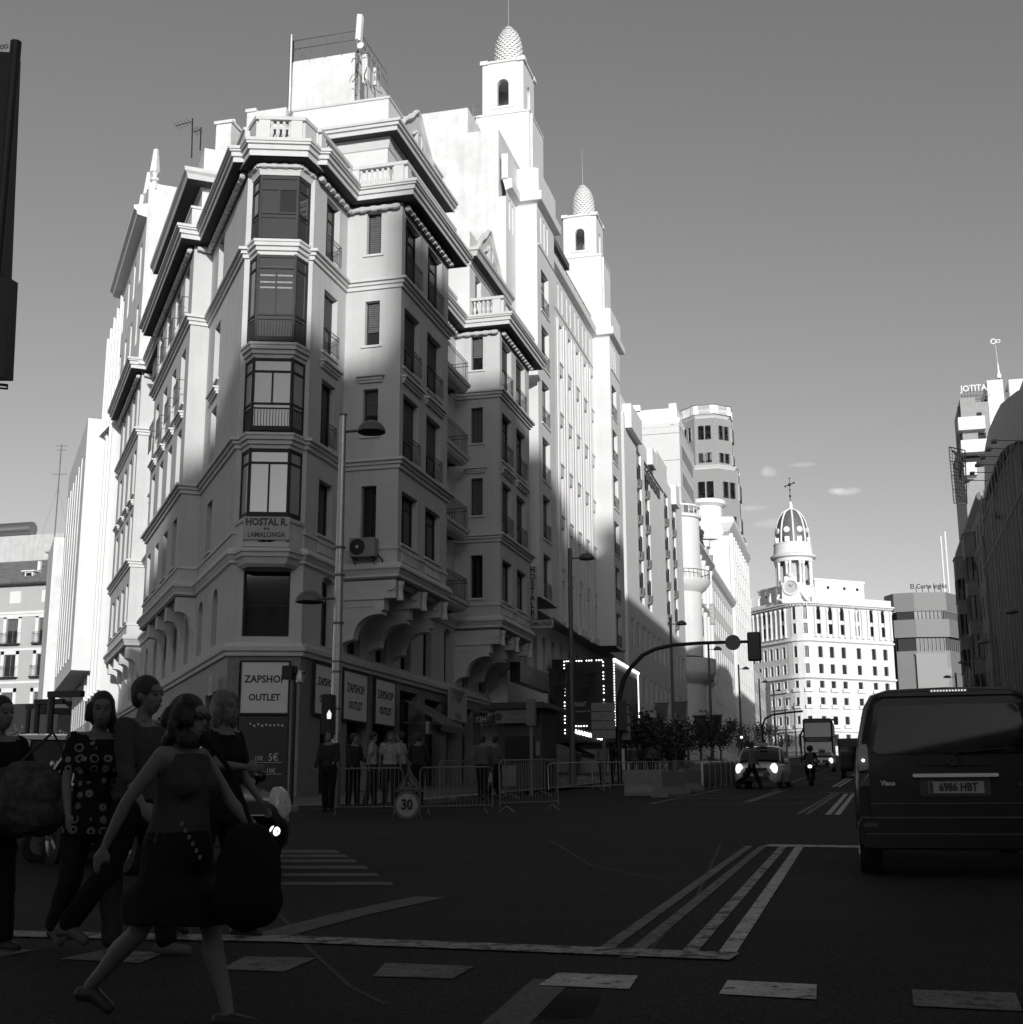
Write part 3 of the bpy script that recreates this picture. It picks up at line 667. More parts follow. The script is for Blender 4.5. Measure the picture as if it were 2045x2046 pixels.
# second roof storey over the far street bay
P2 = [(-24, 57.6), (-20.2, 57.6), (-17.05, 57.6), (-17.05, 63.8)]
p2 = [seg(P2[i], P2[i + 1]) for i in range(3)]
ph = MB(); wall(ph, p2[0], 0, p2[0].L, 24.3, 28.8, [], .3); wall(ph, p2[1], 0, p2[1].L, 24.3, 28.8, [(.5, 1.2, 25.8, 26.7)], .3); wall(ph, p2[2], 0, p2[2].L, 24.3, 28.8, [(1.0, 2.0, 25.2, 26.9), (3.8, 4.8, 25.2, 26.9)], .3); ph.poly([(-24, 57.6, 28.8), (-17.05, 57.6, 28.8), (-17.05, 63.8, 28.8), (-24, 63.8, 28.8)])
ph.build('roof_storey_wall', M.white, b1); window(b1, p2[1], .5, 25.8, .7, .9, .3, 'm')
for s in (1.0, 3.8): window(b1, p2[2], s, 25.2, 1.0, 1.7, .3, 'm')
mb = MB(); mb.mould(P2, [(-.02, 26.95), (.06, 27.0), (.1, 27.2), (.14, 27.24)]); mb.mould(P2, [(.48, 27.24), (.5, 27.3), (.56, 27.44), (.66, 27.5), (.68, 27.64), (-.3, 27.75)]); mb.build('roof_storey_cornice', M.trim, b1)
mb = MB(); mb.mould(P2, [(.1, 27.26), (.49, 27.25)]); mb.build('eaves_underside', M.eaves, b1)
curly_gable(-16.95, 58.3, 63.2, 27.8, 29.9, b1)
# stair tower behind with railing
st = MB(); z0, z1 = 30.9, 36.0
A = onY(583, 200, 52.5); B_ = onY(716, 120, 52.5)
st.box(A.x, B_.x, 52.5, 56.5, 24.4, 36.05); st.build('stair_tower_wall', M.white2, b1)
rl = MB()
for (x0, y0, x1, y1) in ((A.x, 52.5, B_.x, 52.5), (A.x, 52.5, A.x, 56.4), (B_.x, 52.5, B_.x, 56.4)):
    f = seg((x0, y0), (x1, y1))
    for z in (37.15, 36.7): rl.tube([f(0, 0, z), f(f.L, 0, z)], .03, 5)
    for k in range(5): rl.tube([f(f.L * k / 4, 0, 36.0), f(f.L * k / 4, 0, 37.15)], .03, 5)
rl.build('roof_railing', M.galv, b1)
# chimneys and low roof boxes
def chimney(px, py, Y, w, h, name='chimney'):
    p = onY(px, py, Y); mb = MB(); mb.box(p.x - w, p.x, Y, Y + w * 1.6, p.z - h, p.z); mb.box(p.x - w - .08, p.x + .08, Y - .08, Y + w * 1.6 + .08, p.z - .12, p.z + .02)
    for k in range(3): mb.tube([(p.x - w * (k + .5) / 3, Y + w * .6, p.z), (p.x - w * (k + .5) / 3, Y + w * .6, p.z + .28)], .09, 8)
    return mb.build(name, M.white2, b1)
chimney(463, 240, 50, .75, 4.5); 
mb = MB(); a = onY(494, 225, 49); b = onY(572, 222, 49); mb.box(a.x, b.x, 49, 53, 24.4, a.z); mb.box(a.x - .06, a.x + .45, 48.94, 49.5, a.z, a.z + .15); mb.build('roof_box', M.white2, b1)
a = onY(447, 300, 47); mb = MB()
# upper storey on the side-street bay
US = [Lp(12.3, -.6), Lp(1.4, -.6), Lp(.9, -2.0), Lp(.9, -3.4)]
US = [Lp(13.0, -.5), Lp(2.6, -.5), Lp(2.6, -3.6)]
us = [seg(US[0], US[1]), seg(US[1], US[2])]
mb = MB(); wall(mb, us[0], 0, us[0].L, 24.3, 29.3, [(1.5, 2.6, 25.2, 27.0), (5, 6.1, 25.2, 27.0), (8.2, 9.3, 25.2, 27)], .3); wall(mb, us[1], 0, us[1].L, 24.3, 29.3, [], .3)
for s in (1.5, 5, 8.2): window(b1, us[0], s, 25.2, 1.1, 1.8, .3, 'ms')
mb.poly([(p[0], p[1], 29.3) for p in US + [Lp(13, -6)]]); mb.build('roof_storey_wall', M.white, b1)
mb = MB(); mb.mould(US, [(-.02, 27.25), (.08, 27.3), (.12, 27.4)]); mb.mould(US, [(.73, 27.4), (.75, 27.46), (.8, 27.6), (.9, 27.7), (.92, 27.86), (-.3, 28.0)]); mb.build('roof_storey_cornice', M.trim, b1)
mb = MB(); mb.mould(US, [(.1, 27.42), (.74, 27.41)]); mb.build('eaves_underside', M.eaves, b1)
mb = MB(); f = seg(Lp(2.2, -.35), Lp(1.3, -3.0)); mb.fbox(f, 0, .9, -.35, 0, 24.4, 25.9); mb.build('roof_vent_block', M.white2, b1)
# ================================================================ BUILDING 2: the white theatre block with two belfries
b2 = thing('theatre_building', 'white art deco theatre block with two belfry towers topped by scaly pine cones', 'building', (-24, 80, 0))
XT, XM = -15.7, -16.9
TP = [(-34, 63.95), (XM, 63.95), (XM, 66.05), (XT, 66.05), (XT, 70.3), (XM, 70.3), (XM, 88), (XT, 88), (XT, 92.0), (XM, 92.0), (XM, 94.5), (-34, 94.5)]
ts = [seg(TP[i], TP[i + 1]) for i in range(len(TP) - 1)]
tw = MB(); ZR = [30.5, 27.25, 24.05, 20.87, 17.67, 14.47]
def tops(pairs, tops_, h, extra=()): return [(a, b, t - h, t) for a, b in pairs for t in tops_] + list(extra)
def tface(i, pairs, tl, h, arches=(), kinds='m', depth=.32, z0=12.0, z1=34.0):
    f = ts[i]; ar = [(a, a + .34, 31.95, 33.68, .17) for a in arches]
    wall(tw, f, 0, f.L, z0, z1, tops(pairs, tl, h) + ar, depth)
    for j, (a, b) in enumerate(pairs):
        for k, t in enumerate(tl): window(b2, f, a, t - h, b - a, h, depth, ('mt', 'ms', 'm', 'mS')[(j * 3 + k) % 4] if kinds == 'm' else kinds, seed=(j + k) % 4, mf=M.frameg)
    for a in arches: window(b2, f, a, 31.95, .34, 1.73, depth, '', seed=0)
wall(tw, ts[0], 0, ts[0].L, 0, 33.6, [], .3)
tface(1, [], [], 1, arches=(.55, 1.25), z0=20)
tface(2, [], [], 1)
tface(3, [(.9, 2.7)], ZR, 2.35, arches=(.75, 1.55, 2.35))
tface(4, [], [], 1)
MC = [74.25, 76.8, 79.33, 81.88, 84.43, 86.98]
tface(5, [(y - 70.3, y - 70.3 + .92) for y in [71.7] + MC], [30.97, 27.7, 24.45, 21.2, 17.95, 14.7], 2.45, arches=[y - 70.3 + d for y in [71.7] + MC for d in (-.25, .85)])
tface(6, [], [], 1); tface(7, [(.5, 2.35)], [30.6, 27.3, 24.0, 20.7, 17.5, 14.3], 2.3, arches=(.35, 1.15, 1.95)); tface(8, [], [], 1); tface(9, [], [], 1)
wall(tw, ts[10], 0, ts[10].L, 0, 35, [], .3)
tw.build('wall', M.white, b2)
# pilaster strips between the middle windows
mb = MB(); f = ts[5]
for y in [71.7] + MC + [89.5]:
    if y > 89: continue
    for d in (-.62, -.32, 1.16): mb.cut(); mb.fbox(f, y - 70.3 + d, y - 70.3 + d + .16, -.01, .07, 12.4, 31.2)
mb.build_each('pilaster_strip', M.white, b2)
mb = MB()
for i in (3, 5, 7):
    f = ts[i]; mb.fbox(f, .2, f.L - .2, -.01, .06, 31.62, 31.72)
mb.build('string_course', M.wtrim, b2)
mb = MB()
for i, pr, tl, h in ((3, [(.9, 2.7)], ZR, 2.35), (7, [(.5, 2.35)], [30.6, 27.3, 24.0, 20.7, 17.5, 14.3], 2.3), (5, [(y - 70.3, y - 70.3 + .92) for y in MC], [30.97, 27.7, 24.45, 21.2, 17.95, 14.7], 2.45)):
    for a, b in pr:
        for t in tl: mb.cut(); mb.fbox(ts[i], a - .1, b + .12, -.01, .06, t - h - .12, t - h - .03)
mb.build_each('window_sill', M.wtrim, b2)
mb = MB()
for i, pr, tl, h in ((3, [(.9, 2.7)], ZR, 2.35), (7, [(.5, 2.35)], [30.6, 27.3, 24.0, 20.7, 17.5, 14.3], 2.3)):
    for a, b in pr:
        for t in tl: rail_mb(ts[i], a + .05, b - .05, t - h, .85, .02, .12, mb)
mb.build('window_railings', M.iron, b2, kind='stuff')
mb = MB(); mb.mould(TP[1:11], [(-.02, 33.9), (.06, 33.98), (.34, 34.05), (.36, 34.12), (.36, 34.55), (.3, 34.62), (-.2, 34.66)]); mb.build('cornice', M.wtrim, b2)
mb = MB()
for i in (1, 2, 3, 6, 7, 8): mb.fbox(ts[i], 0, ts[i].L, -.25, .12, 34.6, 36.1)
mb.build('parapet', M.white, b2)
rl = MB(); f = ts[5]
for z in (35.6, 35.2): rl.tube([f(.2, -.1, z), f(17.5, -.1, z)], .035, 5)
for k in range(14): rl.tube([f(.2 + k * 17.3 / 13, -.1, 34.6), f(.2 + k * 17.3 / 13, -.1, 35.6)], .03, 5)
rl.build('roof_railing', M.frameg, b2)
aw = MB(); aw.fbox(f, .6, 9.5, -1.6, .1, 35.75, 36.2); aw.build('rolled_awning', M.shutter, b2)
# underside of the overhang, ground storeys
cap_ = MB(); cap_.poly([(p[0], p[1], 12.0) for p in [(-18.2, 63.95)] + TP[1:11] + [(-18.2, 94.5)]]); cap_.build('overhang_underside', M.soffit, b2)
TB = [seg((XF, 65.9), (XF, 94.5))]
mb = MB(); ops = [(y - 65.9, y - 65.9 + 1.0, 8.3, 11.2) for y in (66.6, 69, 71.2, 73.5, 75.8, 78.2, 80.5, 82.9, 85.4, 88, 90.5)]
wall(mb, TB[0], 0, TB[0].L, 0, 12.0, ops + [(9.0, 20.5, 2.0, 7.2)], .4)
for o in ops: window(b2, TB[0], o[0], o[2], 1.0, 2.9, .4, 'mb', seed=1)
mb.build('lower_wall', M.cream, b2)
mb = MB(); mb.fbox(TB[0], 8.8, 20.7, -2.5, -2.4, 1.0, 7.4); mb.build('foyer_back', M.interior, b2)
mb = MB()
for y in (74, 78.2, 82.0, 85.9): mb.cut(); mb.fbox(ts[5], y - 70.3 - .5, y - 70.3 + 1.6, -.01, .22, 11.95, 12.35)
mb.build_each('window_hood', M.wtrim, b2)
# party wall rising over the corner building, lower roof blocks
mb = MB(); y = 63.9
for (xa, xb, zt, d) in ((-26.5, -17.3, 37.6, 0), (-26.5, -19.05, 39.1, 0)):
    mb.poly([(xa, y, 20), (xb, y, 20), (xb, y, zt), (xa, y, zt)]); mb.poly([(xb, y, 20), (xb, y + 6, 20), (xb, y + 6, zt), (xb, y, zt)]); mb.poly([(xa, y, zt), (xb, y, zt), (xb, y + 6, zt), (xa, y + 6, zt)]); y -= .02
mb.build('party_wall', M.white2, b2)
a = onY(886, 228, 68); mb = MB(); mb.box(-30, onY(886, 228, 68).x, 68, 72, 38, a.z - .4); mb.box(-30, a.x + .25, 67.8, 72.2, a.z - .4, a.z - .1); mb.build('roof_box', M.white2, b2)
def belfry(X, Y, w=2.55, d=2.7, z0=41.95, z1=45.4):
    # lower stage
    lo = MB(); lo.box(X - w - .9, X + .35, Y + .0, Y + d + .9, 34.2, z0); lo.box(X - w - .95, X + .4, Y - .05, Y + d + .95, z0, z0 + .12)
    lo.mesh([(X + .35, Y + .3, 34.6), (X + .47, Y + .3, 34.6), (X + .47, Y + .5, 34.6), (X + .35, Y + .5, 34.6), (X + .35, Y + .3, z0), (X + .47, Y + .3, z0), (X + .47, Y + .5, z0), (X + .35, Y + .5, z0)], [(0, 1, 5, 4), (1, 2, 6, 5), (2, 3, 7, 6)])
    f_ = frame((X + .36, Y), (0, 1)); lo.build('tower_base', M.white, b2)
    w_ = MB(); w_.poly([f_(1.3, .005, 36.2), f_(1.9, .005, 36.2), f_(1.9, .005, 37.7), f_(1.3, .005, 37.7)]); w_.build('window', M.glass, b2)
    P = [(X - w, Y), (X, Y), (X, Y + d), (X - w, Y + d)]
    mb = MB()
    for i in range(4):
        f = seg(P[i], P[(i + 1) % 4]); op = (f.L / 2 - .36, f.L / 2 + .36, 42.55, 44.3, .36)
        wall(mb, f, 0, f.L, z0 + .1, z1, [op], .32); mb.fbox(f, op[0] - .3, op[1] + .3, -.01, .04, 42.36, 42.46)
        # inner skin
        wall(mb, f, .32, f.L - .32, z0 + .1, z1, [op], 0, n=-.32)
    mb.poly([(p[0], p[1], z0 + .14) for p in P]); mb.poly([(p[0], p[1], z1) for p in P]); mb.poly([(p[0], p[1], z1 - .6) for p in P])
    o = mb.build('belfry_wall', M.white, b2)
    mb = MB(); mb.mould(P + [P[0]], [(-.1, z1 - .02), (.09, z1), (.1, z1 + .14), (-.1, z1 + .18)], False)
    for p in P: mb.box(p[0] - .34 if p[0] > X - .1 else p[0] - .13, p[0] + .13 if p[0] > X - .1 else p[0] + .34, p[1] - .13 if p[1] < Y + .1 else p[1] - .34, p[1] + .34 if p[1] < Y + .1 else p[1] + .13, z1 - .05, z1 + .2)
    mb.build('belfry_cornice', M.wtrim, b2)
    # pine cone: rows of overlapping scales
    c = MB(); cx, cy = X - w / 2, Y + d / 2; H, R = 3.0, .88; rad = lambda t: R * sqrt(max(0, 1 - (abs(t - .36) / (.64 if t > .36 else .8)) ** 2.1)) ** .95
    rows = 19
    for r in range(rows):
        t = r / rows; r0 = rad(t); n = 18; z = z1 + .1 + t * H; z2 = z + H / rows * 1.5; r1 = rad(min(.985, t + 1.5 / rows))
        for k in range(n):
            a = 2 * pi * (k + (r % 2) * .5) / n; a0, a1 = a - pi / n, a + pi / n; am = a
            p0 = (cx + cos(a0) * r0 * .97, cy + sin(a0) * r0 * .97, z + .06); p1 = (cx + cos(a1) * r0 * .97, cy + sin(a1) * r0 * .97, z + .06)
            tip = (cx + cos(am) * (r0 + .055), cy + sin(am) * (r0 + .055), z - .02); q0 = (cx + cos(am) * r1 * .96, cy + sin(am) * r1 * .96, z2)
            c.poly([tip, p1, q0]); c.poly([tip, q0, p0]); c.poly([tip, p0, (cx, cy, z)])
    c.lathe((cx, cy, z1 + .1), [(rad(k / 12) * .95, H * k / 12) for k in range(12)] + [(.02, H * .99)], 18); c.build('pine_cone', M.wtrim, b2)
    c = MB(); c.tube([(cx, cy, z1 + H), (cx, cy, z1 + H + 3.3)], .045, 6, r2=.02); c.build('lightning_rod', M.galv, b2)
belfry(-17.4, 70.0); belfry(-17.25, 92.0, z1=45.3)
# ================================================================ buildings behind the camera: they throw the big shadow
def shade_block(u0, u1, v0, v1, h, name, label, m=M.stone, slope=None):
    """block aligned with the evening sun; u across the light, v along it"""
    cu, su = cos(SUN_AZ), sin(SUN_AZ); te = tan(SUN_EL)
    W_ = lambda u, v: (u * cu - v * su, u * su + v * cu)
    o = thing(name, label, 'building', (*W_((u0 + u1) / 2, v0), 0)); mb = MB()
    hs = slope or [(u0, h), (u1, h)]
    pts = [(u, hh + (-v0) * te) for u, hh in hs]
    for (ua, za), (ub, zb) in zip(pts, pts[1:]):
        a, b, c, d = W_(ua, v0), W_(ub, v0), W_(ub, v1), W_(ua, v1)
        mb.mesh([(*a, -5), (*b, -5), (*c, -5), (*d, -5), (*a, za), (*b, zb), (*c, zb - 1), (*d, za - 1)], [(0, 1, 5, 4), (1, 2, 6, 5), (2, 3, 7, 6), (3, 0, 4, 7), (4, 5, 6, 7)])
    mb.build('wall', m, o); f = seg(W_(u1, v0), W_(u0, v0)); w = MB()
    for z in range(5, int(pts[0][1]) - 3, 4):
        for k in range(int((u1 - u0) / 3)): s = 1 + k * 3; w.fbox(f, s, s + 1.2, -.01, .04, z, z + 2.2)
    w.build('windows', M.glass, o)
    return o
shade_block(4.02, 14.5, -82, -100, 32.8, 'tower_block', 'tall pale block behind the viewpoint with flat roof')
shade_block(14.5, 46, -86, -110, 33, 'office_block', 'long pale office block behind the viewpoint with stepped roof', slope=[(14.5, 32.4), (16.2, 32.4), (16.3, 35.0), (17.9, 35.0), (18.1, 32.2), (20.6, 32.3), (20.7, 33.5), (21.8, 33.6), (21.9, 37.2), (30, 37.2), (30.1, 35), (46, 35)])
shade_block(-40, 4.02, -80, -98, 25, 'old_block', 'old tenement with sloping roof behind the viewpoint', slope=[(-40, 15), (-24, 16), (-16, 19.4), (-9, 22.2), (-5.2, 23.3), (-3.2, 25.0), (-1.3, 25.8), (1.4, 26.6), (3.6, 26.7), (4.02, 28)])
# ================================================================ BUILDING 3: white block with grey window strips
def YX(px, py, X): return onX(px, py, X).y
def gridops(s0, s1, z0, z1, nx, nz, w, h): 
    return [(s0 + (s1 - s0) * (i + .5) / nx - w / 2, s0 + (s1 - s0) * (i + .5) / nx + w / 2, z0 + (z1 - z0) * (k + .5) / nz - h / 2, z0 + (z1 - z0) * (k + .5) / nz + h / 2) for k in range(nz) for i in range(nx)]
def winset(parent, f, ops, depth=.25, kinds=('m',), mf=None, ms=None, arch=0, mg=None):
    for i, o in enumerate(ops): window(parent, f, o[0], o[2], o[1] - o[0], o[3] - o[2], depth, kinds[i % len(kinds)], mf=mf, ms=ms, seed=i % 3, mg=mg)
GREYR = mat('grey_render', .34, .9, var=.08)
b3 = thing('striped_building', 'plain white block with grey vertical window strips next to the theatre', 'building', (-24, 120, 0))
X3 = -17.6; f3 = seg((X3, 104.5), (X3, 141))
mb = MB(); P3 = [(-30, 104.5), (X3, 104.5), (X3, 141), (-30, 141)]
strips = [(YX(1273, 960, X3), YX(1282.5, 960, X3)), (YX(1290, 1030, X3), YX(1299, 1030, X3)), (YX(1330, 1100, X3), YX(1338, 1100, X3)), (YX(1345, 1100, X3), YX(1352, 1100, X3))]
ops = [(a - 104.5, b - 104.5, 18.4, 31.9) for a, b in strips]
rib = [(11.5 + k * 2.1, 13.2 + k * 2.1, 30.3, 31.2) for k in range(4)]; low = gridops(1, 36, 9, 17.5, 12, 2, 1.2, 2.2)
wall(mb, f3, 0, f3.L, 0, 33.4, ops + low + [(o[0] + 10, o[1] + 10, o[2], o[3]) for o in []], .22)
fr0 = seg(P3[0], P3[1]); wall(mb, fr0, 0, fr0.L, 0, 33.4, [(fr0.L - 1.9, fr0.L - .35, 12.6, 26.3)], .15)
mb.poly([(p[0], p[1], 33.4) for p in P3]); mb.box(-30, X3 - .2, 104.5, 113, 33.4, 34.9); mb.box(-30, X3, 123, 130, 33.4, 35.0); mb.box(X3 - .3, X3 + .55, 105.2, 110.8, 32.2, 34.3); mb.box(X3 - .3, X3 + .5, 117, 119.4, 32.0, 33.6); mb.box(X3 - .3, X3 + .5, 133, 135.5, 31.8, 33.9)
mb.build('wall', M.white, b3); winset(b3, f3, low, kinds=('m', 'ms'))
mb = MB()
for a, b, c, d in ops: mb.poly([f3(a, -.2, c), f3(b, -.2, c), f3(b, -.2, d), f3(a, -.2, d)])
mb.poly([fr0(fr0.L - 1.9, -.14, 12.6), fr0(fr0.L - .35, -.14, 12.6), fr0(fr0.L - .35, -.14, 26.3), fr0(fr0.L - 1.9, -.14, 26.3)]); mb.build('grey_panel', GREYR, b3)
for a, b, c, d in ops:
    for z in (19.2, 22.4, 25.6, 28.8):
        window(b3, f3, (a + b) / 2 - .35, z, .9, 1.9, .02, 'm'); mb = MB(); x, y, _ = f3((a + b) / 2 + .1, -.15, 0); mb.lathe((x, y, z - .35), [(.05, 0), (.35, .12), (.42, .35), (.42, .9)], 12); mb.build('balconette', M.frameg, b3)
mb = MB(); mb.fbox(f3, 11, 22, .0, .06, 31.5, 31.7); mb.build('string_course', M.frame, b3)
for o in rib: window(b3, f3, o[0], o[2], 1.6, .9, -.03, 'm')
mb = MB(); mb.mould([(X3, 104.5), (X3, 141)], [(0, 7.9), (.3, 8.0), (.7, 8.3), (.8, 8.6), (0, 8.8)]); mb.build('cornice', M.trim, b3)
# ---- grey clad tall block behind it
b4 = thing('clad_building', 'tall flat grey panel clad block rising behind the white striped block', 'building', (-24, 150, 0))
mb = MB(); p = onX(1370, 872, -18.2)
for z0, z1 in ((0, 36.6), (36.65, 39.9), (39.95, 43.1), (43.15, 43.9)): mb.box(-30, -18.2, 146, 160, z0 + (.0 if z0 else 0), z1)
mb.box(-30, -18.15, 145.95, 160, 43.9, 44.1); mb.build('cladding', mat('pale_cladding', .56, .6, var=.03), b4)
f = seg((-18.2, 146), (-18.2, 160)); mb = MB()
for z in (40.6, 37.4, 34.2, 31): mb.fbox(f, 2, 12, -.02, .03, z, z + 1.5)
mb.build('window_band', M.glass, b4)
# ---- ornate block with round corner turret
b5 = thing('turret_building', 'ornate pale building with round corner turret, balconies and dark arcade', 'building', (-22, 146, 0))
TC = (-18.6, 144.2); TR = 2.5
mb = MB(); mb.lathe((*TC, 0), [(TR, 17.2), (TR, 24.6), (TR, 25.2), (TR, 32.4), (TR + .25, 32.5), (TR + .25, 32.8), (TR, 32.9)], 28); mb.lathe((*TC, 0), [(TR, 4), (TR, 16)], 28); mb.build('turret_wall', M.white, b5)
mb = MB(); mb.lathe((*TC, 0), [(TR, 24.2), (TR + .5, 24.6), (TR + 1.0, 25.3), (TR + 1.05, 25.5), (TR, 25.5)], 28); mb.lathe((*TC, 0), [(TR, 14.2), (TR + .6, 14.6), (TR + 1.2, 15.2), (TR + 1.3, 15.5), (TR + 1.3, 16.9), (TR + 1.15, 16.9), (TR + 1.1, 15.6), (TR, 15.6)], 28); mb.build('turret_balcony', M.wtrim, b5)
mb = MB()
for k in range(40):
    a = 2 * pi * k / 40; x, y = TC[0] + cos(a) * (TR + .95), TC[1] + sin(a) * (TR + .95); mb.box(x - .02, x + .02, y - .02, y + .02, 25.5, 26.5)
mb.lathe((*TC, 0), [(TR + .93, 26.45), (TR + .99, 26.45), (TR + .99, 26.52), (TR + .93, 26.52)], 28); mb.build('turret_railing', M.iron, b5, kind='stuff')
mb = MB()
for k in range(22): a = 2 * pi * k / 22; baluster(mb, TC[0] + cos(a) * TR, TC[1] + sin(a) * TR, 32.9, .8, .09)
mb.lathe((*TC, 0), [(TR - .12, 33.7), (TR + .14, 33.7), (TR + .14, 33.9), (TR - .12, 33.9)], 28); mb.build('balusters', M.wtrim, b5, kind='stuff')
f5 = seg((-17.6, 146.2), (-17.6, 166)); mb = MB(); ops = []
for k in range(5):
    s = 1.2 + k * 3.8
    for z, h in ((9, 2.6), (13, 2.4), (17, 2.6), (20.8, 2.8), (25.4, 2.8)): ops.append((s, s + 1.25, z, z + h, .4 if z > 20 else 0))
wall(mb, f5, 0, f5.L, 6.5, 31, ops, .4); wall(mb, f5, 0, f5.L, 0, 6.5, [(1 + k * 4.4, 4.4 + k * 4.4, 1, 5.8, 1.2) for k in range(4)], .8)
mb.poly([f5(0, 0, 31), f5(19.8, 0, 31), f5(19.8, -10, 31), f5(0, -10, 31)]); mb.poly([f5(0, 0, 0), f5(0, -12, 0), f5(0, -12, 31), f5(0, 0, 31)]); mb.build('wall', M.white, b5); winset(b5, f5, ops, .4, ('m', 'ms'))
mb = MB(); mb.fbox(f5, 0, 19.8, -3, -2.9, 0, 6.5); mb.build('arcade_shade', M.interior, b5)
for z, o_ in ((31, .9), (24.4, .6), (16.3, .5), (12.2, .4), (7, .8)):
    mb = MB(); mb.mould([f5(0, 0, 0)[:2], f5(19.8, 0, 0)[:2]], [(0, z - .6), (o_ * .3, z - .5), (o_ * .8, z - .2), (o_, z - .1), (o_, z + .15), (0, z + .2)]); mb.build('cornice', M.wtrim, b5)
mb = MB()
for k in range(6):
    s = .4 + k * 3.8
    mb.cut()
    for z0, z1 in ((17, 24), (25, 30.3)): x, y, _ = f5(s, .25, 0); mb.lathe((x, y, z0), [(.34, 0), (.34, .3), (.26, .4), (.23, z1 - z0 - .7), (.36, z1 - z0 - .3), (.36, z1 - z0)], 10)
mb.build_each('column', M.wtrim, b5)
for k, z in ((0, 31.2), (2, 31.2), (4, 31.2)):
    mb = MB(); s = 1.8 + k * 3.8; mb.prism([f5(s - 1.6, .3, 0)[:2], f5(s + 1.6, .3, 0)[:2], f5(s + 1.6, -1, 0)[:2], f5(s - 1.6, -1, 0)[:2]], z, z + 1.7); mb.box(f5(s, 0, 0)[0] - .9, f5(s, 0, 0)[0] + .6, f5(s, 0, 0)[1] - .9, f5(s, 0, 0)[1] + .9, z + 1.7, z + 2.5); mb.build('dormer', M.wtrim, b5)
mb = MB()
for k in range(60): rs = random.Random(k); x = -17.8 + rs.random() * .9; y = 150 + rs.random() * 5; z = 31.3 + rs.random() * 2.0; r = .25 + .2 * rs.random(); mb.ball((x, y, z), r, 6, 4)
o = mb.build('terrace_bush', M.leaf, None); setp(o, 'dark leafy bush on the terrace of the ornate turret building', 'bush')
# ================================================================ the press palace: brick tower with stone balustrades
b6 = thing('brick_tower_building', 'tall stepped brick tower with white stone trim, balustrade and ribbed street facade', 'building', (-26, 210, 0))
def octo(cx, cy, r, n=8, a0=pi / 8): return [(cx + r * cos(a0 - 2 * pi * k / n), cy + r * sin(a0 - 2 * pi * k / n)) for k in range(n)]
TX, TY = -25.4, 247
def tier(r, z0, z1, wins, m, n=8):
    P = octo(TX, TY, r, n); mb = MB(); tr = MB()
    for i in range(n):
        f = seg(P[i], P[(i + 1) % n]); ops = []
        for (za, zb, w_) in wins:
            for c in ((.33, .67) if f.L > 3.4 else (.5,)): ops.append((f.L * c - w_ / 2, f.L * c + w_ / 2, za, zb))
        wall(mb, f, 0, f.L, z0, z1, ops, .3)
        if f.n.y < .3:
            winset(b6, f, ops, .3, ('m', 'mh'))
            for a, b, c, d in ops:
                for q in ((a - .3, a - .02, c - .4, d + .3), (b + .02, b + .3, c - .4, d + .3), (a - .3, b + .3, d + .02, d + .35)): tr.fbox(f, q[0], q[1], -.02, .09, q[2], q[3])
            tr.fbox(f, 0, .25, -.02, .06, z0, z1); tr.fbox(f, f.L - .25, f.L, -.02, .06, z0, z1)
    mb.build('tower_wall', m, b6); tr.build('window_surrounds', M.wtrim, b6)
    return P
def ring(P, prof, name='cornice'): mb = MB(); mb.mould(P + [P[0]], prof); mb.poly([(p[0], p[1], prof[-1][1]) for p in P]); return mb.build(name, M.wtrim, b6)
P = tier(5.0, 63.5, 73.2, [(64.5, 66.3, 1.0), (69, 71.6, 1.0)], M.brick); ring(P, [(0, 72.6), (.35, 73.0), (.45, 73.4), (0, 73.8)]); balustrade([(p[0], p[1]) for p in P + [P[0]]], 73.8, 2.0, b6, M.wtrim, pier=.9)
P = tier(6.1, 50, 63, [(51.5, 54, 1.2), (57.5, 60.5, 1.2)], M.brick); ring(P, [(0, 60.9), (.2, 61.0), (.5, 62.6), (.6, 63.2), (.0, 63.8)])
P = tier(6.9, 40, 49.5, [(42, 45, 1.3)], M.brick); ring(P, [(0, 48.4), (.3, 48.8), (.7, 49.8), (0, 50.2)])
for k, s in ((0, 1), (1, -1)):
    pass
# big stone stage left of the tower with dish
mb = MB(); a = onY(1263, 830, 238); b = onY(1352, 820, 238); mb.box(a.x, b.x, 238, 252, 30, 66.5); mb.build('side_wall', M.brick, b6)
mb = MB(); mb.mould([(a.x - 4, 238), (b.x, 238), (b.x, 252)], [(-.1, 67.5), (.1, 67.6), (.1, 70.6), (.3, 70.8), (.6, 71.4), (.7, 72.2), (.1, 72.4), (.1, 74.2), (-.8, 74.2)]); mb.box(a.x, b.x, 238, 252, 66.5, 67.6); mb.box(a.x - .2, a.x + 1.6, 237.9, 239.4, 74, 75.4); mb.box(b.x - 1.4, b.x, 237.95, 239.4, 74, 75.2); mb.box(b.x - 6.5, b.x - 1, 241, 244, 74, 75.2); mb.box(b.x - 1.9, b.x - 1.2, 237.9, 238.2, 60, 67.5); mb.build('stone_attic', M.wtrim, b6)
mb = MB(); c = onY(1309, 871, 237); mb.lathe((c.x, c.y, c.z), [(.02, 0), (.9, .12), (1.35, .4), (1.3, .45), (.85, .2), (.02, .1)], 20, az=(0, -1, 0), ax=(1, 0, 0)); mb.tube([(c.x, c.y, c.z), (c.x, c.y + 1.2, c.z)], .1, 6); o = mb.build('satellite_dish', M.wtrim); setp(o, 'white round satellite dish on the brick tower roof stage', 'satellite dish')
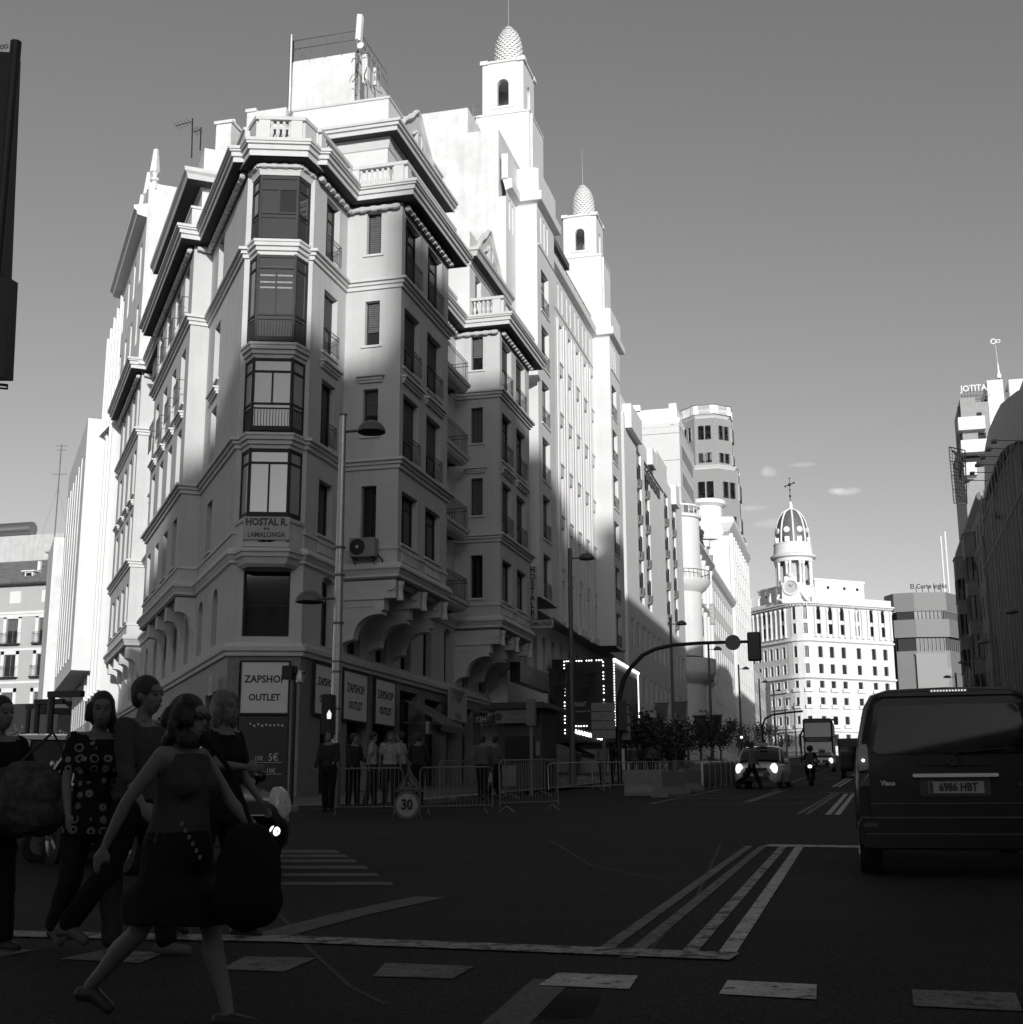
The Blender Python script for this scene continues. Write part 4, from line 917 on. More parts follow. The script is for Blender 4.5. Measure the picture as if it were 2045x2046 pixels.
mb = MB(); c = onY(1346, 862, 236.5); mb.lathe((c.x, c.y, c.z), [(.02, .0), (.8, .1), (1.2, .7), (1.15, 1.0), (.02, 1.0)], 16, az=(0, -1, 0)); mb.tube([(c.x + .4, c.y, c.z), (c.x + 1.2, c.y + .3, c.z - 4)], .35, 6); o = mb.build('dark_dish', M.signd); setp(o, 'dark grey dish aerial standing left of the brick tower', 'aerial')
# body towards the street with ribs
X6 = -17.8; f6 = seg((X6, 199), (X6, 230)); mb = MB()
ops = gridops(2.5, 30, 13, 40, 9, 8, 1.3, 2.3)
wall(mb, f6, 0, f6.L, 6, 44, ops, .35); fr_ = seg((-27, 199), (X6 - 1.6, 199)); fr2_ = seg((X6 - 1.6, 199), (X6, 200.6)) if False else None
wall(mb, fr_, 0, fr_.L, 6, 41.5, [], .3); mb.poly([(X6 - 1.6, 199, 6), (X6, 199, 6), (X6, 199, 44), (X6 - 1.6, 199, 44)]); mb.poly([(-27, 199, 42), (X6, 199, 44), (X6, 230, 44), (-27, 230, 42)]); mb.poly([(X6, 230, 0), (-27, 230, 0), (-27, 230, 44), (X6, 230, 44)])
mb.build('street_wall', M.brick, b6); winset(b6, f6, ops, .35, ('m', 'ms'))
mb = MB()
for k in range(10):
    s = 1.0 + k * 3.25; mb.cut(); mb.fbox(f6, s - .35, s + .35, -.02, .55, 12, 42); 
    for z in range(14, 42, 3): mb.fbox(f6, s - .42, s + .42, .5, .62, z, z + .2)
for x0, x1 in ((0, 1.0), (fr_.L - .9, fr_.L + 1.6)): mb.fbox(fr_, x0, x1, -.02, .2, 10, 41.5)
mb.fbox(fr_, 0, fr_.L, -.02, .22, 38.6, 41.5); mb.fbox(fr_, 0, fr_.L + 1.6, -.02, .3, 6, 14)
mb.build_each('stone_rib', M.wtrim, b6)
mb = MB(); mb.mould([(-27, 199), (X6, 199), (X6, 230)], [(0, 42.2), (.5, 42.8), (.9, 43.4), (.9, 44.2), (0, 44.6)]); mb.build('cornice', M.wtrim, b6)
mb = MB(); q = (-21.3, 200.4); mb.lathe((*q, 0), [(2.6, 41), (3.1, 42), (3.2, 43.2), (2.5, 43.4), (2.5, 46.2), (3.1, 46.6), (3.1, 47.2), (.1, 47.6)], 24); mb.build('round_bay', M.wtrim, b6)
mb = MB(); mb.mould([(-27, 199), (X6, 199), (X6, 230)], [(0, 10.5), (.9, 10.8), (1.1, 11.6), (0, 12)]); mb.build('lower_cornice', M.wtrim, b6)
mb = MB(); mb.box(-27, X6, 200, 230, 0, 6); mb.box(-27, X6 + .3, 198.7, 200.4, 0, 3); mb.build('base', M.stone, b6)
# filler block between turret building and press palace
b7 = thing('narrow_building', 'narrow pale block between the turret building and the brick tower building', 'building', (-24, 180, 0))
f = seg((-17.7, 166.3), (-17.7, 198.4)); ops = gridops(1, 31.5, 8, 30, 11, 6, 1.3, 2.2); mb = MB(); wall(mb, f, 0, f.L, 0, 31, ops, .35); mb.poly([f(0, 0, 31), f(0, -12, 31), f(0, -12, 0), f(0, 0, 0)]); mb.poly([f(0, 0, 31), f(f.L, 0, 31), f(f.L, -12, 31), f(0, -12, 31)]); mb.build('wall', M.white, b7); winset(b7, f, ops, .35, ('m', 'ms'))
mb = MB(); mb.mould([f(0, 0, 0)[:2], f(f.L, 0, 0)[:2]], [(0, 30.3), (.4, 30.6), (.7, 31), (.7, 31.3), (0, 31.6)]); mb.mould([f(0, 0, 0)[:2], f(f.L, 0, 0)[:2]], [(0, 7), (.6, 7.1), (.7, 7.4), (0, 7.6)]); mb.build('cornice', M.wtrim, b7)
b8 = thing('plaza_corner_building', 'pale block at the near edge of the far plaza beyond the brick tower', 'building', (-24, 260, 0))
f = seg((-18.5, 231), (-18.5, 290)); ops = gridops(1, 58, 7, 27, 14, 5, 1.4, 2.2); mb = MB(); wall(mb, f, 0, f.L, 0, 27, ops, .35); mb.poly([f(0, 0, 27), f(f.L, 0, 27), f(f.L, -14, 27), f(0, -14, 27)]); mb.build('wall', M.stone, b8); winset(b8, f, ops, .35, ('m', 'ms'))
# ================================================================ domed building closing the street
b9 = thing('domed_building', 'pale domed corner building with round columned lantern and clock at the end of the street', 'building', (-12, 336, 13))
CA, CB = (-26.6, 343.5), (-16.2, 331.6)
cc = [(-16.2, 331.6), (-15.2, 330.7), (-13.9, 330.0), (-12.5, 329.8), (-11.2, 330.1), (-10.0, 330.9)]
CE = (8.9, 345.7)
DP = [CA] + cc + [CE]
ds = [seg(DP[i], DP[i + 1]) for i in range(len(DP) - 1)]
dm = MB(); tr = MB(); rows9 = [(15.6, 18.4), (20.2, 22.7), (24.9, 27.2), (28.9, 31.2), (33.0, 35.3), (36.9, 39.6), (42.7, 45.2), (46.2, 49.4)]
def face9(f, cols, w=1.25):
    ops = []
    for c in cols:
        for r, (a, b) in enumerate(rows9): ops.append((c - w / 2, c + w / 2, a, b, .5) if r == 7 else (c - w / 2, c + w / 2, a, b))
    wall(dm, f, 0, f.L, 13, 50, ops, .45)
    for i, o in enumerate(ops):
        window(b9, f, o[0], o[2], o[1] - o[0], o[3] - o[2], .45, ('m', 'mt', 'mb', 'm')[i % 4], seed=i % 3)
        r = i % 8
        if 1 <= r <= 3: tr.fbox(f, o[0] - .45, o[1] + .45, -.01, .55, o[2] - .35, o[2] - .1); tr.fbox(f, o[0] - .4, o[1] + .4, .4, .52, o[2] - .1, o[2] + .55)
        tr.fbox(f, o[0] - .2, o[0], -.01, .08, o[2], o[3] + .15); tr.fbox(f, o[1], o[1] + .2, -.01, .08, o[2], o[3] + .15); tr.fbox(f, o[0] - .2, o[1] + .2, -.01, .1, o[3] + .12, o[3] + .32)
LR = ds[-1].L; colsR = [1.6, 3.9, 8.6, 11.3, 15.3, 19.2, 22.0]
LL = ds[0].L; face9(ds[0], [1.6, 4.0, 6.4, 8.8, 11.2, 13.9], 1.3)
face9(ds[-1], [1.7, 5.1, 8.6, 13.2, 17.8, 21.3][:6], 1.35)
for f in (ds[2], ds[4]):
    face9(f, [f.L / 2], 1.0)
for f in (ds[1], ds[3], ds[5]): wall(dm, f, 0, f.L, 13, 50, [], .3)
dm.poly([(p[0], p[1], 50) for p in DP + [(-5, 360), (-25, 360)]]); dm.poly([CE + (13,), (CE[0] - 6, CE[1] + 12, 13), (CE[0] - 6, CE[1] + 12, 50), CE + (50,)])
dm.build('wall', mat('pale_pink_render', .62, .9, var=.06, scale=1), b9); tr.build('window_trim', M.wtrim, b9)
for z, o_ in ((50.3, 1.3), (41.2, .6), (32.2, .7), (19.4, .5), (14.6, .4)):
    mb = MB(); mb.mould(DP, [(0, z - 1.0 * min(1, o_)), (o_ * .3, z - .8 * min(1, o_)), (o_ * .6, z - .45), (o_, z - .35), (o_, z), (0, z + .15)]); mb.build('cornice', M.wtrim, b9)
mb = MB()
for i, f in enumerate(ds):
    n = max(1, int(f.L / .55))
    for k in range(n): s = (k + .5) * f.L / n; mb.fbox(f, s - .12, s + .12, .3, .95, 49.5, 49.85)
mb.build('cornice_brackets', M.wtrim, b9, kind='stuff')
mb = MB()
for f in (ds[0], ds[-1]):
    n = 13 if f is ds[-1] else 8
    for k in range(n + 1):
        s = .5 + (f.L - 1) * k / n; x, y, _ = f(s, .28, 0); mb.cut(); mb.lathe((x, y, 41.9), [(.4, 0), (.4, .3), (.3, .5), (.26, 6.2), (.42, 6.7), (.42, 7.2)], 8)
mb.build_each('column', M.wtrim, b9)
mb = MB(); mb.fbox(ds[-1], 0, LR, -.3, .1, 50.4, 52.0); mb.fbox(ds[0], 0, LL, -.3, .1, 50.4, 51.2); mb.build('attic_parapet', M.wtrim, b9)
mb = MB(); a = ds[-1]
mb.fbox(a, 3.5, LR - 5.5, -9, -3.2, 50.3, 56.6); mb.fbox(a, 3.2, LR - 5.2, -9.2, -3.0, 56.6, 57.1); mb.fbox(ds[0], 0, LL - 2, -9, -3.5, 50.3, 55.6); mb.fbox(ds[0], -.3, LL - 1.7, -9.2, -3.3, 55.6, 56.1); mb.build('roof_storey', M.wtrim, b9)
mb = MB()
for s in (7, 12, 16): mb.fbox(a, s, s + .8, -3.3, -3.17, 54.6, 55.3)
for s in (3, 6.5, 9.5): mb.fbox(ds[0], s, s + .6, -3.6, -3.47, 53.6, 54.3)
mb.build('roof_windows', M.glass, b9)
# shop storey
mb = MB(); 
for f in ds: wall(mb, f, 0, f.L, 11, 13.05, [], .3)
mb.build('base', M.stone, b9)
# lantern and dome
LC = (-14.2, 336.2)
mb = MB(); mb.lathe((*LC, 0), [(5.3, 50), (5.3, 54.3), (5.0, 54.6), (4.6, 55.0), (.1, 55.0)], 32); mb.build('lantern_base', M.wtrim, b9)
mb = MB()
for k in range(16):
    a_ = 2 * pi * (k // 2 + (.13 if k % 2 else -.13)) / 8 + pi / 8 + .12; x, y = LC[0] + 4.35 * cos(a_), LC[1] + 4.35 * sin(a_); mb.cut(); mb.lathe((x, y, 55), [(.42, 0), (.42, .3), (.32, .5), (.29, 5.2), (.44, 5.7), (.44, 6.2)], 10)
mb.build_each('lantern_column', M.wtrim, b9)
mb = MB(); mb.lathe((*LC, 0), [(2.7, 55), (2.7, 61.3)], 20); mb.build('lantern_core', M.stone, b9)
mb = MB(); mb.lathe((*LC, 0), [(4.2, 61.1), (4.85, 61.2), (4.9, 62.0), (5.6, 62.3), (5.75, 62.8), (4.9, 63.2), (4.7, 65.6), (4.8, 65.7), (4.8, 66.0), (4.2, 66.0)], 32); mb.build('lantern_cornice', M.wtrim, b9)
dr = [(4.15 * cos(t * pi / 2 / 10) ** .8, 66.0 + 9.0 * sin(t * pi / 2 / 10)) for t in range(10)] + [(.5, 75.1)]
mb = MB(); mb.lathe((*LC, 0), dr, 32); mb.build('dome', mat('slate_dome', .12, .5, var=.3, scale=3), b9)
mb = MB()
for k in range(8):
    a_ = 2 * pi * k / 8 + .12; pts = [(LC[0] + (r + .05) * cos(a_), LC[1] + (r + .05) * sin(a_), z) for r, z in dr]; mb.tube(pts, .26, 5)
    a2 = a_ + pi / 8; x, y = LC[0] + 4.0 * cos(a2), LC[1] + 4.0 * sin(a2); mb.lathe((x, y, 69.2), [(.02, -.3), (.75, -.25), (.78, .3), (.5, .35), (.02, .3)], 14, az=(cos(a2), sin(a2), 0)); mb.box(x - .6, x + .6, y - .6, y + .6, 66.1, 67.4)
mb.build('dome_ribs', M.wtrim, b9)
mb = MB(); mb.lathe((*LC, 0), [(.9, 74.6), (.9, 75.2), (.55, 75.4), (.5, 76.2), (.6, 76.3), (.05, 77.4)], 14); mb.build('finial_base', M.wtrim, b9)
mb = MB(); mb.tube([(LC[0], LC[1], 77), (LC[0], LC[1], 83.2)], .12, 6, r2=.06); mb.ball((LC[0], LC[1], 78.6), .3); mb.ball((LC[0], LC[1], 80.2), .22); mb.ball((LC[0], LC[1], 81.6), .42); mb.tube([(LC[0] - 1.1, LC[1], 81.2), (LC[0] + 1.1, LC[1] - .2, 82.0)], .13, 5); mb.ball((LC[0], LC[1], 83.3), .2)
for s in (-1, 1): mb.ball((LC[0] + s * 1.1, LC[1], 81.6 + s * .4), .25)
mb.build('cross_finial', M.iron, b9)
# clock gable
mb = MB(); c = Vector(ds[3](ds[3].L / 2, .2, 0)); c = Vector((-14.9, 330.2, 54.2)); mb.lathe(c, [(.02, .1), (1.55, .1), (1.6, .5), (2.0, .5), (2.0, 0), (.02, 0)], 24, az=(-.15, -1, 0)); mb.box(c.x - 2.2, c.x + 2.4, c.y + .1, c.y + 1.0, 50.4, 55.4); mb.box(c.x - 1.5, c.x + 1.5, c.y + .1, c.y + 1.0, 55.4, 57.0); mb.ball((c.x, c.y + .4, 57.3), .8, 10, 8); mb.tube([(c.x - 2.2, c.y, 51), (c.x - 3.4, c.y + .6, 51.4), (c.x - 3, c.y + .5, 52.6)], .4, 6); mb.tube([(c.x + 2.4, c.y, 53), (c.x + 3.6, c.y + .4, 51.2), (c.x + 4.4, c.y + .8, 50.8)], .4, 6); mb.build('clock_gable', M.wtrim, b9)
mb = MB(); mb.lathe(c + Vector((-.05, -.14, 0)), [(.02, .02), (1.5, .02), (1.5, 0), (.02, 0)], 24, az=(-.15, -1, 0)); o = mb.build('clock_face', M.shutterl, b9)
mb = MB()
for ang, L in ((R_(40), 1.2), (R_(-20), .85)): mb.tube([c + Vector((-.1, -.2, 0)), c + Vector((L * sin(ang) - .1, -.22, L * cos(ang)))], .07, 4)
mb.build('clock_hands', M.iron, o)
# statues on the left parapet
for s in (1.0, 4.4, 9.2):
    x, y, _ = ds[0](s, -.1, 0); mb = MB(); mb.tube([(x, y, 51.2), (x, y, 52.4), (x + .1, y, 53.3)], [.45, .4, .25], 8); mb.ball((x + .1, y, 53.6), .25); mb.tube([(x, y, 52.9), (x + .5, y - .2, 53.2), (x + .5, y - .2, 53.8)], .12, 6); mb.build('statue', M.wtrim, b9)
# ================================================================ department store
b10 = thing('department_store', 'modern faceted grey department store with ribbon windows right of the domed building', 'building', (18, 352, 13))
SP = [(7.5, 352), (9.7, 347.7), (14.7, 347.2), (22.5, 348.8), (26.8, 357), (27, 366)]
def storeband(z0, z1, off, m, name): mb = MB(); mb.mould(SP, [(off - .3, z0), (off, z0), (off, z1), (off - .3, z1)]); return mb.build(name, m, b10)
CL = mat('store_panels', .16, .6, var=.05)
storeband(49.6, 54.2, .0, CL, 'panel_band'); storeband(47.3, 49.6, -.9, M.glass, 'ribbon_window'); storeband(42.8, 47.3, .5, CL, 'panel_band'); storeband(39.4, 42.8, -.7, M.glass, 'ribbon_window'); storeband(13, 39.4, 0.1, CL, 'panel_wall')
mb = MB(); mb.poly([(p[0], p[1], 54.1) for p in SP]); mb.poly([(p[0], p[1], 42.9) for p in SP]); mb.build('roof', M.concrete, b10)
for z in (28, 33.5): storeband(z, z + 1.6, .14, M.frameg, 'dark_band')
mb = MB(); f = seg(SP[0], SP[1]); mb.fbox(f, .3, f.L, 0, .15, 13, 44); mb.build('glass_strip', M.glass, b10)
for f in (seg(SP[2], SP[3]), seg(SP[3], SP[4])):
    mb = MB()
    for k in range(8): s = f.L * k / 8; mb.fbox(f, s - .06, s + .06, -.9, -.5, 47.3, 49.6); mb.fbox(f, s - .06, s + .06, -.7, -.4, 39.4, 42.8)
    mb.build('window_mullions', M.frameg, b10)
bb = thing('billboard', 'huge pale madrid billboard hung on the department store front', 'billboard', (18, 346.6, 20))
f = seg((SP[2][0] - .2, SP[2][1] - .7), (SP[3][0] - .6, SP[3][1] - .7)); mb = MB(); mb.fbox(f, -.3, f.L - .3, 0, .15, 16, 38.4); mb.build('panel', mat('billboard_face', .21, .6, var=.02), bb)
mb = MB(); mb.fbox(f, -.5, f.L - .1, -.1, .1, 38.4, 38.7); mb.build('top_rail', M.frameg, bb)
p = f(f.L / 2 + .2, .2, 25.6); lettering('madrid', 3.1, bb, p, f.rz, mat('pale_print', .45, .6, var=0), .03, bold=.02)
mb = MB()
for s, sg in ((1.0, -1), (f.L - .8, 1)): mb.tube([f(s - sg * 1.6, .22, 23.9), f(s, .22, 23.7), f(s + sg * .7, .22, 24.4), f(s + sg * .7, .22, 26.4)], .09, 5)
mb.build('scroll_mark', mat('dark_print', .14, .6, var=0), bb)
rs_ = thing('roof_sign', 'el corte ingles script lettering standing on the department store roof', 'sign', (20, 350, 54)); lettering('El Corte Inglés', 1.75, rs_, (onY(1856, 1178, 350).x, 349.6, 56.0), .08, M.frame, .1, bold=.03)
mb = MB(); [mb.tube([(x, 349.8, 54), (x, 349.8, 56)], .08, 4) for x in (15.5, 17, 18.5, 20, 21.5)]; mb.build('sign_posts', M.frame, rs_)
for x, h_, r in ((22.6, 69.5, .22), (23.7, 70.6, .22)):
    mb = MB(); mb.tube([(x, 353, 54), (x, 353, h_)], r, 8); setp(mb.build('antenna_mast', M.wtrim), 'white pole mast on the store roof, ' + ('left one of the pair' if x < 23 else 'right and taller one of the pair'), 'antenna', 'masts on the store roof')
# ================================================================ right row of the street
def blk(name, label, P, z1, m, wins=(), zb=0, cat='building'):
    """plain block with recessed windows: wins = (edge index, list of openings)"""
    o = thing(name, label, cat, (P[0][0], P[0][1], 0)); mb = MB(); W = dict(wins)
    for i in range(len(P)):
        f = seg(P[i], P[(i + 1) % len(P)]); ops = W.get(i, []); wall(mb, f, 0, f.L, zb, z1, ops, .3)
        winset(o, f, ops, .3, ('m', 'ms', 'mh'))
    mb.poly([(p[0], p[1], z1) for p in P]); mb.build('wall', m, o); return o
XR = 13.0
# near part of the row, outside the picture on the right, built because it shades the street
blk('near_right_block', 'dark stone block beside the viewpoint on the right pavement', [(XR, 15), (XR, 60), (30, 60), (30, 15)][::-1], 32, M.stone, [(2, gridops(1, 44, 8, 27, 12, 5, 1.4, 2.2))])
blk('middle_right_block', 'stone block further along the right pavement outside the view', [(XR, 61), (XR, 102), (30, 102), (30, 61)][::-1], 32, M.stone, [(2, gridops(1, 40, 8, 26, 11, 5, 1.4, 2.2))])
blk('near_left_block', 'stone block left of the viewpoint across the side street', [(-17, -12), (-17, -70), (-40, -70), (-40, -12)][::-1], 22, M.stone, [(2, gridops(1, 56, 8, 21, 15, 4, 1.4, 2.2))])
blk('rear_right_block', 'stone block behind the viewpoint on the right pavement', [(XR + 3, -70), (XR + 3, -8), (34, -8), (34, -70)][::-1], 27, M.stone, [(2, gridops(1, 60, 8, 26, 15, 5, 1.4, 2.2))])
# scaffolded dark building
r1 = thing('screened_building', 'dark building under black building-site netting on the right side of the street', 'building', (XR, 120, 0))
f = seg((XR, 138), (XR, 102.5)); mb = MB(); NX = 12.9
def net_top(y): return 28.2 if y < 112 else 28.2 + (y - 112) * .25 if y < 122 else 30.7
ys = [102.5 + k * 1.5 for k in range(24)]
for a, b in zip(ys, ys[1:]):
    wa, wb = .12 * sin(a * 1.7) + .06 * sin(a * 4.1), .12 * sin(b * 1.7) + .06 * sin(b * 4.1)
    za, zb_ = 27.2 + 1.6 * sin(a * .2), 27.2 + 1.6 * sin(b * .2)
    mb.poly([(NX + wa, a, 4), (NX + wb, b, 4), (NX + wb, b, zb_), (NX + wa, a, za)])
mb.poly([(NX, 138, 4), (30, 138, 4), (30, 138, 27), (NX, 138, 27)]); mb.poly([(NX, 102.5, 4), (30, 102.5, 4), (30, 102.5, 27), (NX, 102.5, 27)]); mb.build('site_netting', M.darkstone, r1)
mb = MB()
for k in range(14): y = 103 + k * 2.6; mb.tube([(XR - .3, y, 3), (XR - .3, y, 31)], .05, 5)
for z in (28.8, 30.4, 24.5): mb.tube([(XR - .3, 102.5, z), (XR - .3, 138, z)], .05, 5)
for k in range(10): y = 104 + k * 3.2; mb.tube([(XR - .3, y, 28.4), (XR - .3, y + 2, 30.6)], .04, 4)
mb.build('scaffold_tubes', M.frameg, r1)
mb = MB(); mb.box(XR + .4, 30, 102.5, 138, 0, 31.2); mb.box(XR + 3, 30, 103, 138, 31.2, 33); mb.build('wall', M.darkstone, r1)
cb = thing('curved_hoarding', 'tall smooth grey curved hoarding above the netted building on the right', 'hoarding', (XR, 118, 31)); mb = MB()
pts = [(XR - .3 + .0, 104), (XR - .4, 112), (XR - .3, 120), (XR + .0, 128), (XR + .8, 136)]
tz = [36.2, 37.0, 37.0, 35.5, 33.4]; bz = [29.8, 30.6, 30.9, 31.0, 31.0]
pts = [(onX(2060, 780, XR).x, onX(2060, 780, XR).y)]; PT = [(2060, 765, 880), (2032, 782, 882), (2015, 795, 890), (2000, 808, 905), (1988, 832, 930), (1976, 860, 965), (1968, 900, 1000)]
for (a, b) in zip(PT, PT[1:]):
    A1, A2, B1, B2 = onX(a[0], a[1], XR - .35), onX(a[0], a[2], XR - .35), onX(b[0], b[1], XR - .35), onX(b[0], b[2], XR - .35)
    mb.mesh([A2, B2, B1, A1, A2 + Vector((.5, 0, 0)), B2 + Vector((.5, 0, 0)), B1 + Vector((.5, 0, 0)), A1 + Vector((.5, 0, 0))], [(0, 1, 2, 3), (7, 6, 5, 4), (3, 2, 6, 7), (0, 4, 5, 1)])
mb.build('hoarding_panel', GREYR, cb)
for k in range(6):
    p = onX(1975 + k * 13, 960 - k * 16, XR - .5); mb = MB(); mb.tube([p, p + Vector((-1.7, -.1, .1))], .035, 5); mb.box(p.x - 2.05, p.x - 1.65, p.y - .25, p.y + .25, p.z - .05, p.z + .15)
    setp(mb.build('floodlight', M.frameg), 'small floodlight on a rod below the grey curved hoarding, ' + ['lowest and furthest', 'second from the lowest', 'third from the lowest', 'third from the top', 'second from the top', 'topmost and nearest'][k], 'floodlight', 'floodlights on rods below the hoarding')
# stone building with bay windows beyond
r2 = thing('bay_window_building', 'dark stone building with stacked bay windows on the right side of the street', 'building', (XR, 150, 0))
f = seg((XR, 172), (XR, 138.2)); ops = gridops(1, 33, 8, 31, 9, 6, 1.1, 2.3); mb = MB(); DK = mat('streaked_dark_stone', .16, .85, var=.2, scale=1.5, bump=.3, streak=.2)  # dark grey stone, random tone with vertical streaks
wall(mb, f, 0, f.L, 0, 32, ops, .35); mb.poly([f(0, 0, 32), f(f.L, 0, 32), f(f.L, -14, 32), f(0, -14, 32)]); mb.poly([(XR, 172, 0), (XR + 14, 172, 0), (XR + 14, 172, 32), (XR, 172, 32)]); mb.poly([(XR, 138.2, 0), (XR + 14, 138.2, 0), (XR + 14, 138.2, 32), (XR, 138.2, 32)]); mb.build('wall', DK, r2); winset(r2, f, ops, .35, ('m', 'ms'))
for c in (150.5, 165):
    mb = MB(); gl = MB(); pl = [(XR, c + 2.2), (XR - 1.1, c + 1.4), (XR - 1.1, c - 1.4), (XR, c - 2.2)]
    for z0, z1 in ((10.5, 12.4), (15, 16.6), (19.2, 20.8), (23.4, 25.0), (27.6, 30.2)): mb.mould(pl, [(0, z0), (0, z1), (.1, z1), (.1, z1 + .1), (-.4, z1 + .1)]); mb.poly([(p[0], p[1], z0) for p in pl])
    for z0 in (12.5, 16.7, 20.9, 25.1): gl.mould(pl, [(-.15, z0), (-.15, z0 + 2.6)]); [mb.fbox(seg(pl[i], pl[i + 1]), s * seg(pl[i], pl[i + 1]).L - .06, s * seg(pl[i], pl[i + 1]).L + .06, -.14, 0, z0, z0 + 2.6) for i in range(3) for s in (.02, .5, .98)]
    o = mb.build('bay_window', DK, r2); gl.build('panes', M.glass, o)
for z, o_ in ((32, .4), (27.5, .25), (8, .5)): mb = MB(); mb.mould([(XR, 172), (XR, 138.2)], [(0, z - .8), (o_ * .5, z - .5), (o_, z - .2), (o_, z + .2), (0, z + .4)]); mb.build('cornice', DK, r2)
# tall tower with white balconies and roof sign
r3 = thing('balcony_tower', 'tall modernist tower with three white balcony fronts and rooftop lettering', 'building', (18, 200, 0))
y3 = 200; L0, L1 = onY(1931, 900, y3).x, onY(1985, 900, y3).x
ztop = onY(1921, 797, y3).z
mb = MB(); mb.box(L0 - 1.0, 40, y3 + .6, y3 + 25, 0, 41); mb.box(L0 - .4, L1 + 6, y3 + 1.2, y3 + 20, 41, ztop - 5); mb.box(onY(1918, 797, y3).x, onY(1949, 800, y3).x, y3 - .4, y3 + 12, ztop - 7.5, ztop); mb.box(onY(1949, 800, y3).x, L1, y3 + 1.0, y3 + 12, ztop - 7.5, ztop - .4); mb.build('wall', mat('tower_render', .30, .9, var=.12), r3)
zs = [(837, 861), (883, 906), (928, 951)]
for i, (ya, yb) in enumerate(zs):
    za, zb_ = onY(1950, ya, y3).z, onY(1950, yb, y3).z; xr = L1 - .9 if i < 2 else L1 - 2.6; xl = L0 - .9 + i * .15
    mb = MB(); mb.box(xl, xr, y3 - 1.6, y3 - 1.35, zb_, za); mb.box(xl, xl + .2, y3 - 1.35, y3 + .6, zb_, za); mb.box(xl, xr, y3 - 1.6, y3 + .6, zb_ - .15, zb_); mb.build('balcony_front', M.white, r3)
for i in range(2):
    z0, z1 = onY(1950, zs[i + 1][0], y3).z, onY(1950, zs[i][1], y3).z; f = seg((L0 - .2, y3 + .55), (L1 - .8, y3 + .55)); mb = MB(); mb.fbox(f, 0, f.L, 0, .04, z0, z1 - .2); o = mb.build('window_band', M.glass, r3); mb = MB()
    for k in range(5): mb.fbox(f, f.L * k / 4 - .06, f.L * k / 4 + .06, .04, .12, z0, z1 - .2)
    mb.fbox(f, 0, f.L, .04, .1, z1 - .7, z1 - .6); mb.build('mullions', M.frame, o)
window(r3, frame((onY(1949, 840, y3).x, y3 + .9), (1, 0)), 0, onY(1955, 834, y3).z, 1.1, 1.0, 0, 'mb')
mb = MB()
for k in range(14): y = y3 + .5 + k * .5; mb.box(onY(1918, 797, y3).x - .35, onY(1918, 797, y3).x, y, y + .3, ztop - 8 - k * .2, ztop - 1 - k * .3)
mb.build('side_fins', DK, r3)
# decks of the roof: white upper block with finial
mb = MB(); a = onY(1972, 760, 204); b = onY(2055, 758, 204); mb.box(a.x, a.x + 2.3, 204, 214, 50, a.z); mb.box(a.x + 3.2, b.x + 3, 204.5, 216, 50, a.z); mb.box(a.x, a.x + 3.5, 206, 214, 50, a.z - 1.5); mb.build('roof_block', M.white2, r3)
mb = MB(); c = onY(1997, 756, 206); mb.lathe((c.x, c.y, c.z), [(.3, 0), (.42, .5), (.2, .9), (.12, 2.2), (.03, 2.6)], 8); mb.tube([(c.x, c.y, c.z + 2.4), (c.x - .1, c.y, c.z + 5.4)], .04, 4); mb.lathe((c.x - .35, c.y, c.z + 6), [(.3, -.04), (.45, -.04), (.45, .04), (.3, .04)], 12, az=(0, 1, 0)); mb.lathe((c.x + .35, c.y, c.z + 6), [(.2, -.04), (.32, -.04), (.32, .04), (.2, .04)], 12, az=(0, 1, 0)); mb.build('roof_finial', M.wtrim, r3)
rs2 = thing('rooftop_sign', 'white rooftop letters on a lattice frame above the balcony tower', 'sign', (19, y3 + 1, ztop)); p = onY(1946, 776, y3 + 1); lettering('JOTITA', 1.35, rs2, p, 0, M.white, .12, sx=1.0, bold=.03)
mb = MB(); a = onY(1922, 790, y3 + 1.2); b = onY(1972, 785, y3 + 1.2)
for z in (ztop + .1, ztop + .75): mb.tube([(a.x, a.y, z), (b.x, b.y, z)], .06, 4)
for k in range(9): x = a.x + (b.x - a.x) * k / 8; mb.tube([(x, a.y, ztop - .4), (x, a.y, ztop + 1.8)], .04, 4); mb.tube([(x, a.y, ztop + .1), (x + (b.x - a.x) / 8, a.y, ztop + .75)], .03, 4)
mb.build('lattice', M.frameg, rs2)
# hanging lattice sign seen from behind
ls = thing('lattice_sign', 'vertical black lattice sign frame seen from behind, fixed to the balcony tower', 'sign', (16, 198, 48)); mb = MB(); yq = 196
c = [onY(1897, 893, yq), onY(1929, 900, yq), onY(1933, 1007, yq), onY(1907, 1005, yq)]
for i in range(4): mb.tube([c[i], c[(i + 1) % 4]], .09, 5)
for k in range(1, 16): t = k / 16; mb.tube([c[0].lerp(c[3], t), c[1].lerp(c[2], t)], .035 if k % 4 else .06, 4)
for k in range(1, 6): t = k / 6; mb.tube([c[0].lerp(c[1], t), c[3].lerp(c[2], t)], .035, 4)
for k in range(4): t = k / 4; mb.tube([c[0].lerp(c[3], t), c[1].lerp(c[2], t + .25)], .03, 4)
mb.build('frame', M.iron, ls); mb = MB()
q = lambda u, v: c[0].lerp(c[1], u).lerp(c[3].lerp(c[2], u), v) + Vector((0, -.15, 0))
mb.tube([q(.1 + .06, .06), q(.5, .12), q(.55, .2), q(.3, .26), q(.2, .34), q(.5, .4), q(.8, .38)], .16, 6); mb.tube([q(.75, .1), q(.6, .2), q(.9, .3), q(.75, .38)], .15, 6); mb.build('neon_script', M.iron, ls)
tb = onY(1917, 1250, 182); tz = onY(1925, 1160, 182).z
